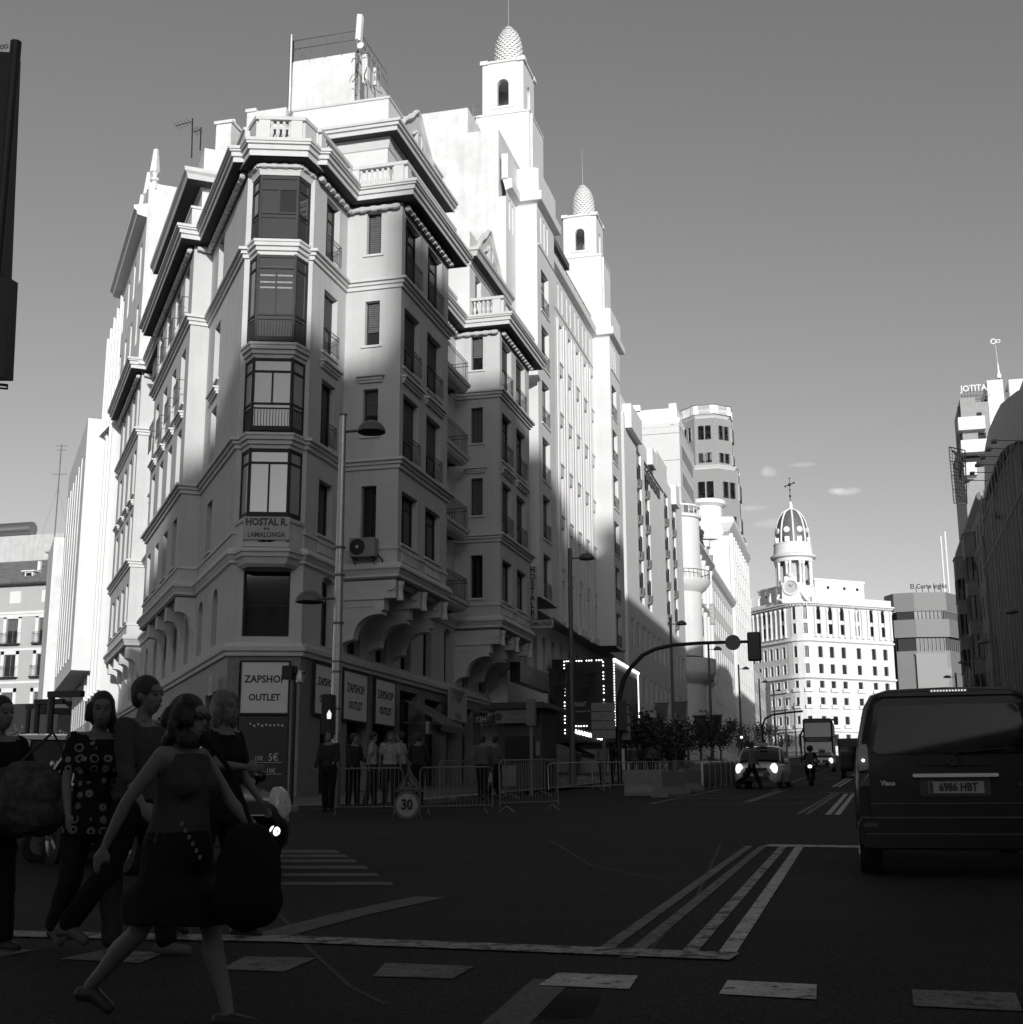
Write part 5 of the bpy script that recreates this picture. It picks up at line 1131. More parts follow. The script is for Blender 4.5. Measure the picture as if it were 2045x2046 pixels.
o = blk('turret_block', 'narrow dark block with overhanging roof cap just beyond the bay window building', [(tb.x, 173), (tb.x, 182), (30, 182), (30, 173)][::-1], tz - 3, DK, [(2, gridops(.5, 8.5, 14, tz - 4, 3, 5, 1.0, 1.8))])
mb = MB(); mb.box(tb.x + .3, tb.x + 3, 174, 178, tz - 3, tz); mb.box(tb.x - .1, tb.x + 3.5, 173.6, 178.6, tz, tz + .6); mb.build('roof_cap', DK, o)
# ================================================================ left side: street running away to the left
L2 = thing('rear_wing', 'white rear wing with stone obelisk finial, narrow piers and dark cornice', 'building', (-38, 66, 0))
W0, W1 = Lp(28, .15), Lp(16.6, .15)
LL2 = [Lp(29.6, .3), Lp(17.0, .3), Lp(17.0, -7)]
ws = [seg(LL2[i], LL2[i + 1]) for i in range(2)]
mb = MB(); ops = gridops(.6, ws[0].L - .6, 25, 32.2, 4, 2, .8, 2.2); wall(mb, ws[0], 0, ws[0].L, 24, 34.2, ops, .3); wall(mb, ws[1], 0, ws[1].L, 24, 34.2, [], .3); mb.poly([(p[0], p[1], 34.2) for p in LL2 + [Lp(29.6, -7)]]); mb.build('wall', M.white2, L2); winset(L2, ws[0], ops, .3, ('m', 'ms'))
mb = MB(); mb.mould([LL2[0], LL2[1]], [(0, 32.2), (.5, 32.3), (.55, 32.5), (.7, 32.6), (.72, 32.8), (0, 33)]); mb.build('cornice', M.wtrim, L2)
for s in (17.3, 20.2, 23.2, 26.2, 29.3):
    x, y = Lp(s, .0); mb = MB(); mb.box(x - .28, x + .28, y - .28, y + .28, 33.9, 34.3); mb.lathe((x, y, 34.3), [(.14, 0), (.14, .12), (.26, .2), (.26, .3), (.12, .42), (.12, .48), (.2, .62), (.28, .7)], 8, smooth=False, ax=(1, 1, 0)) ; mb.lathe((x, y, 35.0), [(.28, 0), (.13, 1.35), (.02, 1.37)], 4, smooth=False, ax=(1, 1, 0)); mb.build('obelisk_finial', M.wtrim, L2)
# further wing with narrow fins
L3 = thing('finned_building', 'white building with thin vertical fins and small windows along the side street', 'building', (-45, 75, 0))
f = seg(Lp(37, .2), Lp(28.2, .2)); mb = MB(); ops = gridops(.5, f.L - .4, 8.5, 31, 4, 7, .75, 1.9); wall(mb, f, 0, f.L, 0, 33.5, ops, .35); g2 = seg(Lp(28.2, .2), Lp(28.2, -8)); wall(mb, g2, 0, g2.L, 0, 33.5, [], .3); mb.poly([(p[0], p[1], 33.5) for p in (Lp(37, .2), Lp(28.2, .2), Lp(28.2, -8), Lp(37, -8))]); mb.build('wall', M.white, L3); winset(L3, f, ops, .35, ('m', 'ms'))
mb = MB()
for k in range(5): s = .1 + k * (f.L - .4) / 4; mb.fbox(f, s, s + .25, -.01, .25, 8, 32)
mb.build('fins', M.wtrim, L3)
# blank white blocks further on
def lb(name, label, s0, s1, off, z0, z1, m, parent=None):
    o = thing(name, label, 'building', (*Lp(s0, off), 0)); P = [Lp(s1, off), Lp(s0, off), Lp(s0, off - 9), Lp(s1, off - 9)]; mb = MB()
    for i in range(4): f_ = seg(P[i], P[(i + 1) % 4]); wall(mb, f_, 0, f_.L, z0, z1, [], .3)
    mb.poly([(p[0], p[1], z1) for p in P]); mb.poly([(p[0], p[1], z0) for p in P]); mb.build('wall', m, o); return o, seg(P[0], P[1]), seg(P[1], P[2])
o, fa, fb = lb('blank_building', 'tall blank white building with sloping top in the side street', 33.5, 50, 1.5, 9.6, 25.5, M.white)
mb = MB()
for k in range(6): mb.fbox(fa, 1.5 + k * 2.4, 1.9 + k * 2.4, -.01, .06, 10.5, 23.5)
mb.build('vertical_bands', M.white2, o)
mb = MB(); wall(mb, seg(Lp(50, .2), Lp(33.5, .2)), 0, 16.5, 0, 9.6, gridops(.5, 16, 3, 9.2, 8, 2, 1, 2), .3); mb.build('lower_wall', M.stone, o)
o, fa, fb = lb('box_building', 'white box-fronted building overhanging the side street pavement', 50.5, 58, 2.2, 8.5, 21, M.white2)
mb = MB(); f_ = fb; mb.fbox(f_, 0, 9, -.01, .1, 8.5, 9.0); mb.build('soffit_band', M.frame, o)
# old painted building at the end of the side street
bo = thing('old_tenement', 'old painted tenement with tiled roof, balconies and pale window surrounds', 'building', (-75, 110, 0))
YB = 110; f = seg((-100, YB), (onY(176, 1200, YB).x, YB)); xs = lambda px, py: onY(px, py, YB).x + 100
mb = MB(); ops = []; cols = [(20, 52), (92 + 3, 118), (170 - 25, 165)]
colpx = [-75, 28, 95, 160]
c0 = xs(24, 1260); dcol = xs(88, 1260) - c0
zrow = [(onY(80, 1395, YB).z, onY(80, 1330, YB).z), (onY(80, 1320 - 3, YB).z - .0, onY(80, 1240, YB).z)]
zz = lambda y: onY(90, y, YB).z
rowz = [(zz(1470), zz(1382), 'mh'), (zz(1350), zz(1306), 'm'), (zz(1283), zz(1234), 'msS')]
for k in range(-4, 3):
    for i, (a, b, kd) in enumerate(rowz): ops.append((c0 + k * dcol - .62, c0 + k * dcol + .62, a, b))
ops = [o_ for o_ in ops if o_[0] > .5 and o_[1] < f.L - .2 and o_[3] > o_[2]]
wall(mb, f, 0, f.L, 0, zz(1163), ops, .25); mb.build('wall', mat('pale_ochre_render', .42, .9, var=.06), bo); winset(bo, f, ops, .25, ('mh', 'm', 'ms'), mf=M.frameg)
tr = MB()
for a, b, c_, d in ops:
    tr.fbox(f, a - .35, a - .02, -.01, .05, c_ - .1, d + .4); tr.fbox(f, b + .02, b + .35, -.01, .05, c_ - .1, d + .4); tr.fbox(f, a - .35, b + .35, -.01, .05, d + .02, d + .4)
    w_ = MB(); rail_mb(f, a - .35, b + .35, c_ - .05, 1.0, .45, .11, w_); w_.fbox(f, a - .4, b + .4, 0, .5, c_ - .18, c_ - .05); w_.build('balcony', M.iron, bo)
for z in (zz(1222), zz(1228), zz(1296), zz(1362)): tr.fbox(f, 0, f.L, -.01, .06, z - .12, z + .12)
tr.build('painted_bands', M.wtrim, bo)
sh = MB()
for k in range(-4, 3): s = c0 + k * dcol + .1; sh.fbox(f, s - .6, s + .6, -.01, .04, zz(1203), zz(1179))
sh.build('attic_shutters', M.white, bo)
rf = MB(); z0 = zz(1163); z1 = z0 + 3.2; n = 46; x0 = -100; x1 = f.P.x + f.L
rf.poly([(x0, YB - .5, z0 - .1), (x1 + .2, YB - .5, z0 - .1), (x1 + .2, YB + 5.5, z1), (x0, YB + 5.5, z1)])
for k in range(110):
    x = x0 + k * .28; 
    if x > x1: break
    rf.tube([(x, YB - .55, z0), (x, YB + 5.5, z1 + .08)], .1, 5)
rf.build('roof_tiles', M.tile, bo, kind='stuff')
mb = MB(); mb.fbox(f, 0, f.L, -.01, .5, z0 - .25, z0 - .1); mb.build('eaves', M.frame, bo)
mb = MB(); x = onY(58, 1145, YB + 1).x; mb.box(x - .45, x + .45, YB + 1, YB + 2.5, z0 + .3, z0 + 1.3); mb.prism([(x - .75, YB + .8), (x + .75, YB + .8), (x + .75, YB + 3), (x - .75, YB + 3)], z0 + 1.3, z0 + 1.42); mb.box(x - .15, x + .15, YB + 2.5, YB + 2.8, z0 + 1.4, z0 + 2.6); mb.build('dormer', M.wtrim, bo)
mb = MB(); mb.box(x - .3, x + .3, YB + .98, YB + 1.0, z0 + .5, z0 + 1.2); mb.build('dormer_window', M.glass, bo)
mb = MB(); a = onY(98, 1105, YB + 6); b = onY(168, 1100, YB + 6); mb.box(a.x, b.x, YB + 6, YB + 11, z1 - 1, a.z); mb.box(a.x - .3, b.x + .3, YB + 5.7, YB + 11.3, a.z, a.z + .18); mb.build('roof_hut', GREYR, bo)
mb = MB(); a = onY(-200, 1085, YB + 14); b = onY(150, 1085, YB + 14); mb.box(a.x, b.x, YB + 14, YB + 26, 0, a.z); mb.build('rear_block', M.stone, bo)
mb = MB(); mb.tube([(a.x, YB + 15, a.z + .9), (b.x - 6, YB + 15, a.z + .9)], .8, 10); mb.build('roof_duct', M.galv, bo)
mb = MB(); a = onY(107, 1100, YB + 8); b = onY(123, 888, YB + 8); mb.tube([a, b], .07, 5); 
for t, w in ((.72, .8), (.95, .5), (.99, .6)): p = a.lerp(b, t); mb.tube([p - Vector((w, 0, 0)), p + Vector((w * 1.2, 0, -.1))], .03, 4)
for k in range(3): mb.tube([a.lerp(b, .6), a + Vector((-2 + 2 * k, 0, .2))], .015, 3)
setp(mb.build('radio_mast', M.frameg), 'thin tall radio mast with cross arms above the old tiled roof', 'antenna')
# dark slab signs at the very left edge, hung on the near left building
nl = thing('edge_sign_upper', 'tall black sign slab seen edge-on at the upper left edge', 'sign', (-14, 19, 12)); mb = MB()
def slab_px(mb, pts, Y, t):
    P = [onY(x, y, Y) for x, y in pts]; mb.mesh(list(P) + [p + Vector((0, t, 0)) for p in P], [tuple(range(len(P)))[::-1], tuple(range(len(P), 2 * len(P)))] + [(i, (i + 1) % len(P), len(P) + (i + 1) % len(P), len(P) + i) for i in range(len(P))])
slab_px(mb, [(-80, 98), (22, 104), (11, 356), (3, 545), (-80, 545)], 22, .35); mb.build('panel', M.signd, nl); mb = MB(); p = onY(12, 92, 22)
for dx in (0, .05): mb.lathe((p.x - dx * 2, p.y, p.z), [(.035, -.01), (.055, -.01), (.055, .01), (.035, .01)], 10, az=(0, 1, 0))
mb.tube([(p.x - .6, 22.1, p.z - .1), (p.x - .6, 22.1, p.z + .05)], .02, 4); mb.build('hanging_rings', M.galv, nl)
nl = thing('edge_sign_lower', 'dark square sign slab below the tall black one at the left edge', 'sign', (-14, 19, 10)); mb = MB(); slab_px(mb, [(-80, 548), (18, 554), (8, 752), (-80, 752)], 21.5, .3); mb.build('panel', M.signd, nl); mb = MB(); a = onY(-40, 764, 21.5); b = onY(15, 770, 21.5); mb.tube([a, b], .03, 5); mb.tube([a - Vector((0, 0, .07)), b - Vector((0, 0, .07))], .02, 4); mb.tube([b, b - Vector((0, 0, .08))], .02, 4); mb.build('bracket', M.iron, nl)
pole = MB(); p = onY(-45, 900, 21.8); pole.tube([(p.x, 21.9, 0), (p.x, 21.9, onY(0, 95, 22).z)], .12, 10); setp(pole.build('sign_mast', M.iron), 'black mast outside the left edge carrying the two dark sign slabs', 'mast')

# plane trees added behind the viewpoint to darken the junction and the van's glass
def big_tree(x, y, h, r, label, seed):
    rs = random.Random(seed); t = thing('added_plane_tree', label, 'tree', (x, y, gz(y)), 'plane trees added behind the viewpoint for shade'); mb = MB(); z0 = gz(y); mb.tube([(x, y, z0), (x + .1, y, z0 + h * .3), (x, y + .1, z0 + h * .6)], [.3, .24, .12], 8); cl = []
    for k in range(14): a = rs.random() * 6.28; rr = r * (.2 + .7 * rs.random()); c = Vector((x + rr * cos(a), y + rr * sin(a), z0 + h * (.4 + .55 * rs.random()))); cl.append(c); mb.tube([(x, y, z0 + h * .35), c], [.12, .03], 5)
    mb.build('trunk', M.bark, t); lv = MB()
    for k in range(1900):
        c = cl[k % 14]; p = c + Vector((rs.gauss(0, 1), rs.gauss(0, 1), rs.gauss(0, .8))) * r * .26; u = Vector((rs.gauss(0, 1), rs.gauss(0, 1), rs.gauss(0, 1))).normalized() * .3; v = u.cross(Vector((rs.gauss(0, 1), rs.gauss(0, 1), rs.gauss(0, 1)))).normalized() * .24; lv.poly([p - u, p - v, p + u, p + v])
    lv.build('crown', M.leaf, t, kind='stuff')
for i, (x, y, h, r) in enumerate(((9.5, -9, 12, 4.5), (10.5, -20, 13, 5), (9.5, -32, 13, 5), (-14, -20, 11, 4), (-14.5, -33, 12, 4.5), (3, -58, 12, 5), (-6, -60, 13, 5))): big_tree(x, y, h, r, 'added leafy plane tree, unseen behind the viewpoint, ' + ['nearest on the right pavement', 'second on the right pavement', 'third on the right pavement', 'nearest on the left pavement', 'second on the left pavement', 'in the middle of the square to the right', 'in the middle of the square to the left'][i], 50 + i)
# ================================================================ road markings
def quad_px(name, pts, m=M.paint, off=.012): return sheet(name, [[G2(*p) for p in pts]], m, off)
def band(name, pts, w, m, off=.012):
    """painted band along image points lying on the road, w metres wide"""
    P = [Vector(G2(*p)) for p in pts]; qs = []
    for a, b in zip(P, P[1:]):
        d = (b - a).normalized(); n = Vector((-d.y, d.x)) * w / 2; qs.append([a - n, b - n, b + n, a + n])
    return sheet(name, qs, m, off)
WORN = M.paintw; CH1 = mat('patchy_road_paint', .26, .75, var=.4, scale=9, bump=.3); add_speckle(CH1, .7, 1.3, 40, (.5, 6)); CH2 = mat('faint_road_paint', .07, .8, var=.4, scale=6, bump=.3); add_speckle(CH2, .6, 1.4, 40, (.54, 6))
for a, b, w, m in (((1498, 1692), (1211, 1899), .1, WORN), ((1526, 1692), (1254, 1918), .1, WORN), ((1565, 1694), (1378, 1906), .1, CH1), ((1598, 1694), (1455, 1906), .11, M.paint)):
    band('lane_line', [a, b], w, m)
band('stop_line', [(1531, 1691.5), (1735, 1694.5)], .42, M.paint, .016)
band('crossing_edge_line', [(-60, 1868), (302, 1876), (564, 1880)], .3, mat('patchy_road_paint', .22), .016); band('crossing_edge_line', [(564, 1880), (1100, 1901), (1469, 1916)], .3, mat('patchy_road_paint', .22), .016)
for i, q in enumerate([[(1115, 1948), (1276, 1954), (1258, 1981), (1077, 1973)], [(1455, 1963), (1633, 1972), (1632, 2002), (1437, 1991)]]): quad_px('crossing_dash', q, M.paint)
for q in [[(1823, 1982), (2030, 1989), (2045, 2026), (1827, 2015)], [(770, 1928), (948, 1935), (905, 1960), (745, 1955)], [(490, 1915), (633, 1918), (568, 1946), (440, 1941)], [(200, 1903), (330, 1907), (280, 1928), (120, 1920)], [(-80, 1899), (68, 1902), (0, 1917), (-120, 1915)]]: quad_px('crossing_dash', q, WORN)
for y, xa, xb in ((1703, 560, 672), (1712, 560, 690), (1722, 556, 708), (1735, 552, 730), (1750, 548, 752), (1768, 545, 780)): quad_px('zebra_stripe', [(xa, y - 3), (xb, y - 3), (xb + 8, y + 3.5), (xa, y + 3.5)], mat('faint_road_paint', .07, .8, var=.4, scale=6, bump=.3))
band('turn_line', [(540, 1872), (700, 1830), (860, 1795)], .3, mat('faint_road_paint', .07)); band('turn_line', [(1000, 2060), (1105, 1960)], .22, mat('faint_road_paint', .07), .008)
for a, b, w, m in (((1305, 1607.5), (1690, 1606), .18, WORN), ((1595, 1628), (1667, 1586), .1, WORN), ((1612, 1628), (1676, 1586), .1, WORN), ((1655, 1629), (1692, 1587), .12, M.paint), ((1674, 1629), (1706, 1587), .12, M.paint), ((1492, 1604), (1560, 1581), .25, WORN), ((1350, 1597), (1490, 1595), .22, WORN), ((1385, 1591), (1500, 1590), .2, WORN), ((1530, 1594), (1640, 1592), .3, mat('faint_road_paint', .07)), ((1655, 1584), (1722, 1584), .22, M.paint), ((1545, 1580), (1690, 1524), .14, WORN), ((1645, 1556), (1700, 1557), .2, M.paint), ((1640, 1545), (1700, 1545.5), .25, WORN), ((1665, 1573), (1714, 1545), .12, M.paint), ((1676, 1573), (1718, 1548), .12, M.paint), ((1300, 1607), (1440, 1578), .2, mat('faint_road_paint', .07))):
    band('far_road_line', [a, b], w, m)
# patches and cracks sealed in the asphalt
for k, (pts, w) in enumerate([([(560, 1830), (620, 1900), (700, 1975), (770, 2010)], .03), ([(1100, 1680), (1180, 1730), (1330, 1760)], .03), ([(1440, 1690), (1390, 1800), (1300, 1900)], .03)]): band('crack_seal', pts, w, M.rubber, .009)
sheet('asphalt_patch', [[G2(1040, 1985), G2(1210, 1985), G2(1180, 2040), G2(1000, 2040)]], mat('new_asphalt', .04, .85, var=.3, scale=8, bump=.5), .006)
# ================================================================ signs on the corner building
def board(f, s0, s1, z0, z1, n0=.02, n1=.1, m=M.signw, name='panel', parent=None): mb = MB(); mb.fbox(f, s0, s1, n0, n1, z0, z1); return mb.build(name, m, parent)
def zap(f, s0, s1, z0, z1, label, size, n=.02):
    t = thing('shop_sign', label, 'shop sign', f((s0 + s1) / 2, n, z0), 'zapshop boards on the ground floor'); board(f, s0, s1, z0, z1, n, n + .08, parent=t)
    mb = MB(); 
    for a, b, c, d in ((s0 - .05, s1 + .05, z1, z1 + .06), (s0 - .05, s1 + .05, z0 - .06, z0), (s0 - .05, s0, z0, z1), (s1, s1 + .05, z0, z1)): mb.fbox(f, a, b, n, n + .1, c, d)
    mb.build('frame', M.frame, t)
    h = z1 - z0
    lettering('ZAPSHOP', size, t, f((s0 + s1) / 2, n + .085, z0 + h * .66), f.rz, M.black, .004, sx=1.05, bold=.008); lettering('OUTLET', size * .9, t, f((s0 + s1) / 2, n + .085, z0 + h * .30), f.rz, M.black, .004, sx=1.05, bold=.008)
zap(Cf, .5, 2.03, 4.42, 6.08, 'white zapshop outlet board on the chamfered corner, largest and brightest', .34)
R_f = frame((XF, 40.9), (0, 1))
zap(R_f, 1.0, 2.9, 4.5, 6.15, 'zapshop outlet board half hidden behind the nearest lamp post', .36); zap(R_f, 3.6, 5.95, 4.47, 6.17, 'zapshop outlet board right of the nearest lamp post', .44); zap(R_f, 6.85, 9.05, 4.5, 6.17, 'zapshop outlet board furthest right of the row', .44)
# price stickers and bright stickers on the corner shop window
t = thing('price_board', 'black shop window panel with white price figures under the corner board', 'price board', Cf(1.3, .0, 2.2)); board(Cf, .45, 2.1, 1.3, 4.34, -.05, .0, M.signd, 'panel', t)
for tx, s, z, sz in (('15€', 1.15, 2.95, .2), ('5€', 1.62, 2.98, .34), ('10€', 1.55, 2.55, .22), ('7€', .95, 2.5, .2)): lettering(tx, sz, t, Cf(s, .01, z), Cf.rz, M.silver, .003)
mb = MB()
for z in (2.82, 2.44): mb.fbox(Cf, .7, 1.9, .002, .01, z, z + .012)
for k in range(9): mb.fbox(Cf, .8 + k * .13, .86 + k * .13, .002, .01, 4.05 - .08 * abs(sin(k * 1.7)), 4.1 - .06 * abs(sin(k * 1.7)))
mb.build('printed_marks', M.silver, t)
# poster strip and small plate sign
t = thing('street_number_sign', 'small pale projecting sign on the side street shop front', 'sign', Lf(Lf.L - 3.4, .1, 4.7)); p = onP(422, 1368, Lf(Lf.L - 3, .3, 0), (Lf.n.x, Lf.n.y)); s = Lf.s_of(p); board(Lf, s - .5, s + .2, p.z - .35, p.z + .32, .25, .3, mat('grey_sign', .35, .6), 'panel', t); lettering('T', .4, t, Lf(s - .15, .31, p.z - .1), Lf.rz, M.black, .003)
# hostal sign on the balcony of the bay
t = thing('hostal_sign', 'white hostal r lamalonga sign hung on the glazed bay balcony', 'sign', Cf(1.2, .95, 10)); f = frame(Cf(0, .86, 0), Cf.d)
board(f, .46, 1.98, 10.06, 10.84, 0, .05, mat('aged_sign_face', .42, .6, var=.15, scale=5), 'panel', t); lettering('HOSTAL R.', .33, t, f(1.22, .055, 10.65), f.rz, mat('dark_grey_letters', .05, .5, var=0), .003, sx=1.0, bold=.014); lettering('• •', .2, t, f(1.22, .055, 10.42), f.rz, mat('dark_grey_letters', .05), .003, bold=.02); lettering('LAMALONGA', .235, t, f(1.22, .055, 10.22), f.rz, mat('dark_grey_letters', .05), .003, sx=1.0, bold=.006)
# vertical hostal sign further along
t = thing('vertical_hostal_sign', 'vertical hostal r sign above a horizontal lamalonga board projecting from the facade', 'sign', (-15.6, 65, 12)); f = frame((-15.9, 64.6), (1, 0))
board(f, .0, .4, 10.62, 13.32, 0, .15, mat('aged_sign_face', .42), 'vertical_panel', t); board(f, .0, 1.24, 10.16, 10.56, 0, .15, mat('aged_sign_face', .42), 'lower_panel', t)
for k, ch in enumerate('HOSTAL'): lettering(ch, .42, t, f(.2, .16, 13.12 - k * .36), 0, M.black, .004, bold=.012)
lettering('R', .46, t, f(.2, .16, 10.9), 0, M.black, .004, bold=.012); lettering('• •', .2, t, f(.2, .16, 10.68), 0, M.black, .004, bold=.02)
lettering('LAMALONGA', .34, t, f(.62, .16, 10.36), 0, M.black, .004, sx=.62, bold=.006)
mb = MB(); mb.tube([f(0, .05, 10.2), f(0, .05, 13.4)], .03, 6); mb.tube([f(-.9, .05, 13.2), f(0, .05, 13.2)], .02, 4); mb.tube([f(-.9, .05, 10.5), f(0, .05, 10.5)], .02, 4); mb.build('bracket', M.iron, t)
# air conditioner on the side of the first street bay
t = thing('air_conditioner', 'air conditioning unit on a bracket below the narrow side window', 'air conditioner', (-16.8, 43.6, 10)); f = frame((-17.35, 44.02), (1, 0))
board(f, .02, .98, 10.1, 10.78, .12, .5, mat('unit_casing', .24, .5, var=.1), 'casing', t); mb = MB(); c = f(.33, .505, 10.45); mb.lathe(c, [(.02, 0), (.27, 0), (.29, .02), (.27, .03), (.02, .03)], 20, az=(0, -1, 0), ax=(1, 0, 0)); mb.build('fan_grille', M.iron, t); mb = MB(); mb.lathe(Vector(c) + Vector((0, -.035, 0)), [(.01, 0), (.06, 0), (.06, .01)], 12, az=(0, -1, 0), ax=(1, 0, 0)); mb.build('fan_hub', M.silver, t)
mb = MB()
for s in (.12, .85): mb.poly([f(s, 0, 9.75), f(s + .04, 0, 9.75), f(s + .04, .55, 10.09), f(s, .55, 10.09)]); mb.fbox(f, s, s + .04, 0, .55, 10.04, 10.09)
mb.tube([f(.95, .2, 10.2), f(1.15, .1, 10.0), f(1.1, .05, 9.6)], .03, 6); mb.tube([f(.4, .1, 10.78), f(.42, .08, 11.2)], .03, 6); mb.build('bracket', M.iron, t)
# pale board and small boards over the shops further right
def fboard(name, label, px0, px1, py0, py1, m, X=-17.75, text=(), th=.1):
    a, b = onX(px0, py0, X), onX(px1, py0 + (py1 - py0) * 0 + 8, X); z1 = a.z; z0 = onX(px0, py1, X).z; f = frame((X, a.y), (0, 1)); t = thing(name, label, 'sign', (X, a.y, z0)); board(f, 0, b.y - a.y, z0, z1, -.02, th, m, 'panel', t)
    for tx, u, v, sz, mm in text: lettering(tx, sz, t, f((b.y - a.y) * u, th + .005, z0 + (z1 - z0) * v), f.rz, mm, .003)
    return t
DG = mat('grey_letters', .10, .6, var=0)
fboard('shop_board', 'upright pale shop board with several lines of small print over the pavement', 896, 929, 1373, 1438, mat('grey_sign', .35), -17.4, [('RESTAURANTE', .5, .88, .3, DG), ('CAFE BAR', .5, .76, .3, DG), ('TAPAS', .5, .64, .3, DG), ('MENU', .5, .15, .4, DG)])
fboard('awning_board', 'slanted pale lettered board above the corner café awning', 852, 889, 1441, 1466, mat('grey_sign', .35), -16.6, [('ZAPATERIA 56', .5, .5, .42, DG)])
fboard('dark_fascia', 'dark blank fascia box under the second street bay', 1020, 1086, 1323, 1362, M.signd, -16.5, [('• • •', .25, .55, .5, M.silver)], .5)
t = thing('time_sign', 'small dark display reading 12h hanging by the kiosk', 'sign', (-14, 51, 5)); a = onY(950, 1431, 51); b = onY(976, 1446, 51); f = frame((a.x, 51), (1, 0)); board(f, 0, b.x - a.x, b.z, a.z, 0, .1, M.signd, 'panel', t); lettering('12H', .3, t, f((b.x - a.x) / 2, .11, (a.z + b.z) / 2), 0, M.silver, .003)
# fabric awnings over the shops
def awning(px, py, dz, L, label, X=-17.6, out=1.6):
    a = onX(px, py, X); f = frame((X, a.y), (0, 1)); mb = MB(); z = a.z
    for k in range(12):
        s0, s1 = L * k / 12, L * (k + 1) / 12; mb.poly([f(s0, 0, z), f(s1, 0, z), f(s1, out, z - dz + .03 * (k % 2)), f(s0, out, z - dz + .03 * ((k + 1) % 2))]); mb.poly([f(s0, out, z - dz), f(s1, out, z - dz), f(s1, out, z - dz - .25), f(s0, out, z - dz - .25)])
    t = thing('awning', label, 'awning', f(0, 0, z), 'awnings over the shops'); mb.build('canopy', M.shutter, t); mb = MB()
    for s in (0, L): mb.tube([f(s, 0, z - .9), f(s, out, z - dz)], .02, 4)
    mb.build('arms', M.frameg, t); return t
awning(806, 1398, 1.0, 3.2, 'dark folding awning right of the zapshop boards'); awning(955, 1415, .7, 4.0, 'pale striped awning behind the kiosk'); awning(1004, 1440, .6, 4.2, 'dark awning just left of the theatre marquee')
for k, (px, py) in enumerate(((1105, 1480), (1290, 1500), (1345, 1510))): awning(px, py, .7, 4.5, ['low dark awning under the theatre overhang', 'dark awning beyond the marquee', 'furthest dark awning before the round turret'][k])
# ---- theatre marquee with lit bulbs
t = thing('theatre_marquee', 'black theatre marquee box edged with lit bulbs and white lit rails', 'marquee', (-15.5, 80, 5)); fa = frame((-16.95, 77), (1, 0)); fb = frame((-13.95, 77), (0, 1))
mb = MB(); mb.box(-17.6, -13.95, 77, 86, 5.05, 9.95); mb.build('box', M.signd, t)
mb = MB(); mb.fbox(fb, .5, 8.2, .02, .1, 5.6, 9.4); mb.build('poster_panel', mat('poster_print', .035, .5, var=.6, scale=1.2), t)
bl = MB()
def bulb(p, r=.04): bl.ball(p, r, 6, 4)
for k in range(22):
    z = 9.8 - k * .2
    if k % 4 != 3: bulb(fa(.1, .06, z)); 
    if k % 4 != 2: bulb(fa(2.45, .06, z - .1))
for k in range(16):
    if k % 4 != 0: bulb(fa(.1 + k * .15, .06, 9.82))
for k in range(6): bulb(fa(.6 + k * .16, .06, 6.0))
for k in range(24): bulb(fb(.12, .06, 9.7 - k * .16))
for k in range(32): bulb(fb(8.85, .06, 9.75 - k * .13))
bl.build('bulbs', M.bulb, t, kind='stuff')
mb = MB(); mb.tube([fb(.1, .1, 9.86), fb(8.9, .1, 9.86)], .07, 6); mb.tube([fb(5, .1, 6.45), fb(8.9, .1, 6.45)], .06, 6); mb.build('lit_rails', M.led, t)
lettering('WANT', .38, t, fa(1.0, .06, 7.25), 0, M.silver, .004, sx=.8); lettering('WE MADE TO THE', .12, t, fa(1.2, .06, 6.85), 0, M.silver, .004)
mb = MB(); mb.poly([fa(.6, .05, 5.95), fa(2.4, .05, 5.6), fa(2.4, .05, 5.2), fa(.6, .05, 5.8)]); mb.build('lit_canopy_edge', M.signd, t)
bl = MB()
for r in range(3):
    for k in range(11): bulb(fa(.6 + k * .17 + .05 * r, .12, 5.82 - r * .1 - k * .045), .045)
mb = MB(); mb.tube([fa(.5, .12, 5.72), fa(2.4, .12, 5.2)], .045, 5); mb.build('lit_edge', M.led, t); bl.build('canopy_bulbs', M.bulb, t, kind='stuff')
# side lettering signs on the far buildings
def vsign(text, px, py0, py1, Y, label, m=M.signd, lm=M.silver):
    a, b = onY(px, py0, Y), onY(px, py1, Y); h = a.z - b.z; w = h * .26; t = thing('vertical_sign', label, 'sign', (a.x, Y, b.z)); mb = MB(); mb.box(a.x - w / 2, a.x + w / 2, Y, Y + .3, b.z, a.z); mb.build('panel', m, t)
    o = lettering(text, w * .8, t, (a.x + .0, Y - .02, (a.z + b.z) / 2), 0, lm, .004, rot=(0, -pi / 2, 0)); return t
vsign('H LAURIA', 1423, 1206, 1248, 150, 'grey vertical lauria hotel sign on the turret building', GREYR, M.white)
vsign('OSUNA', 1421, 1327, 1362, 150, 'dark vertical sign low on the turret building')
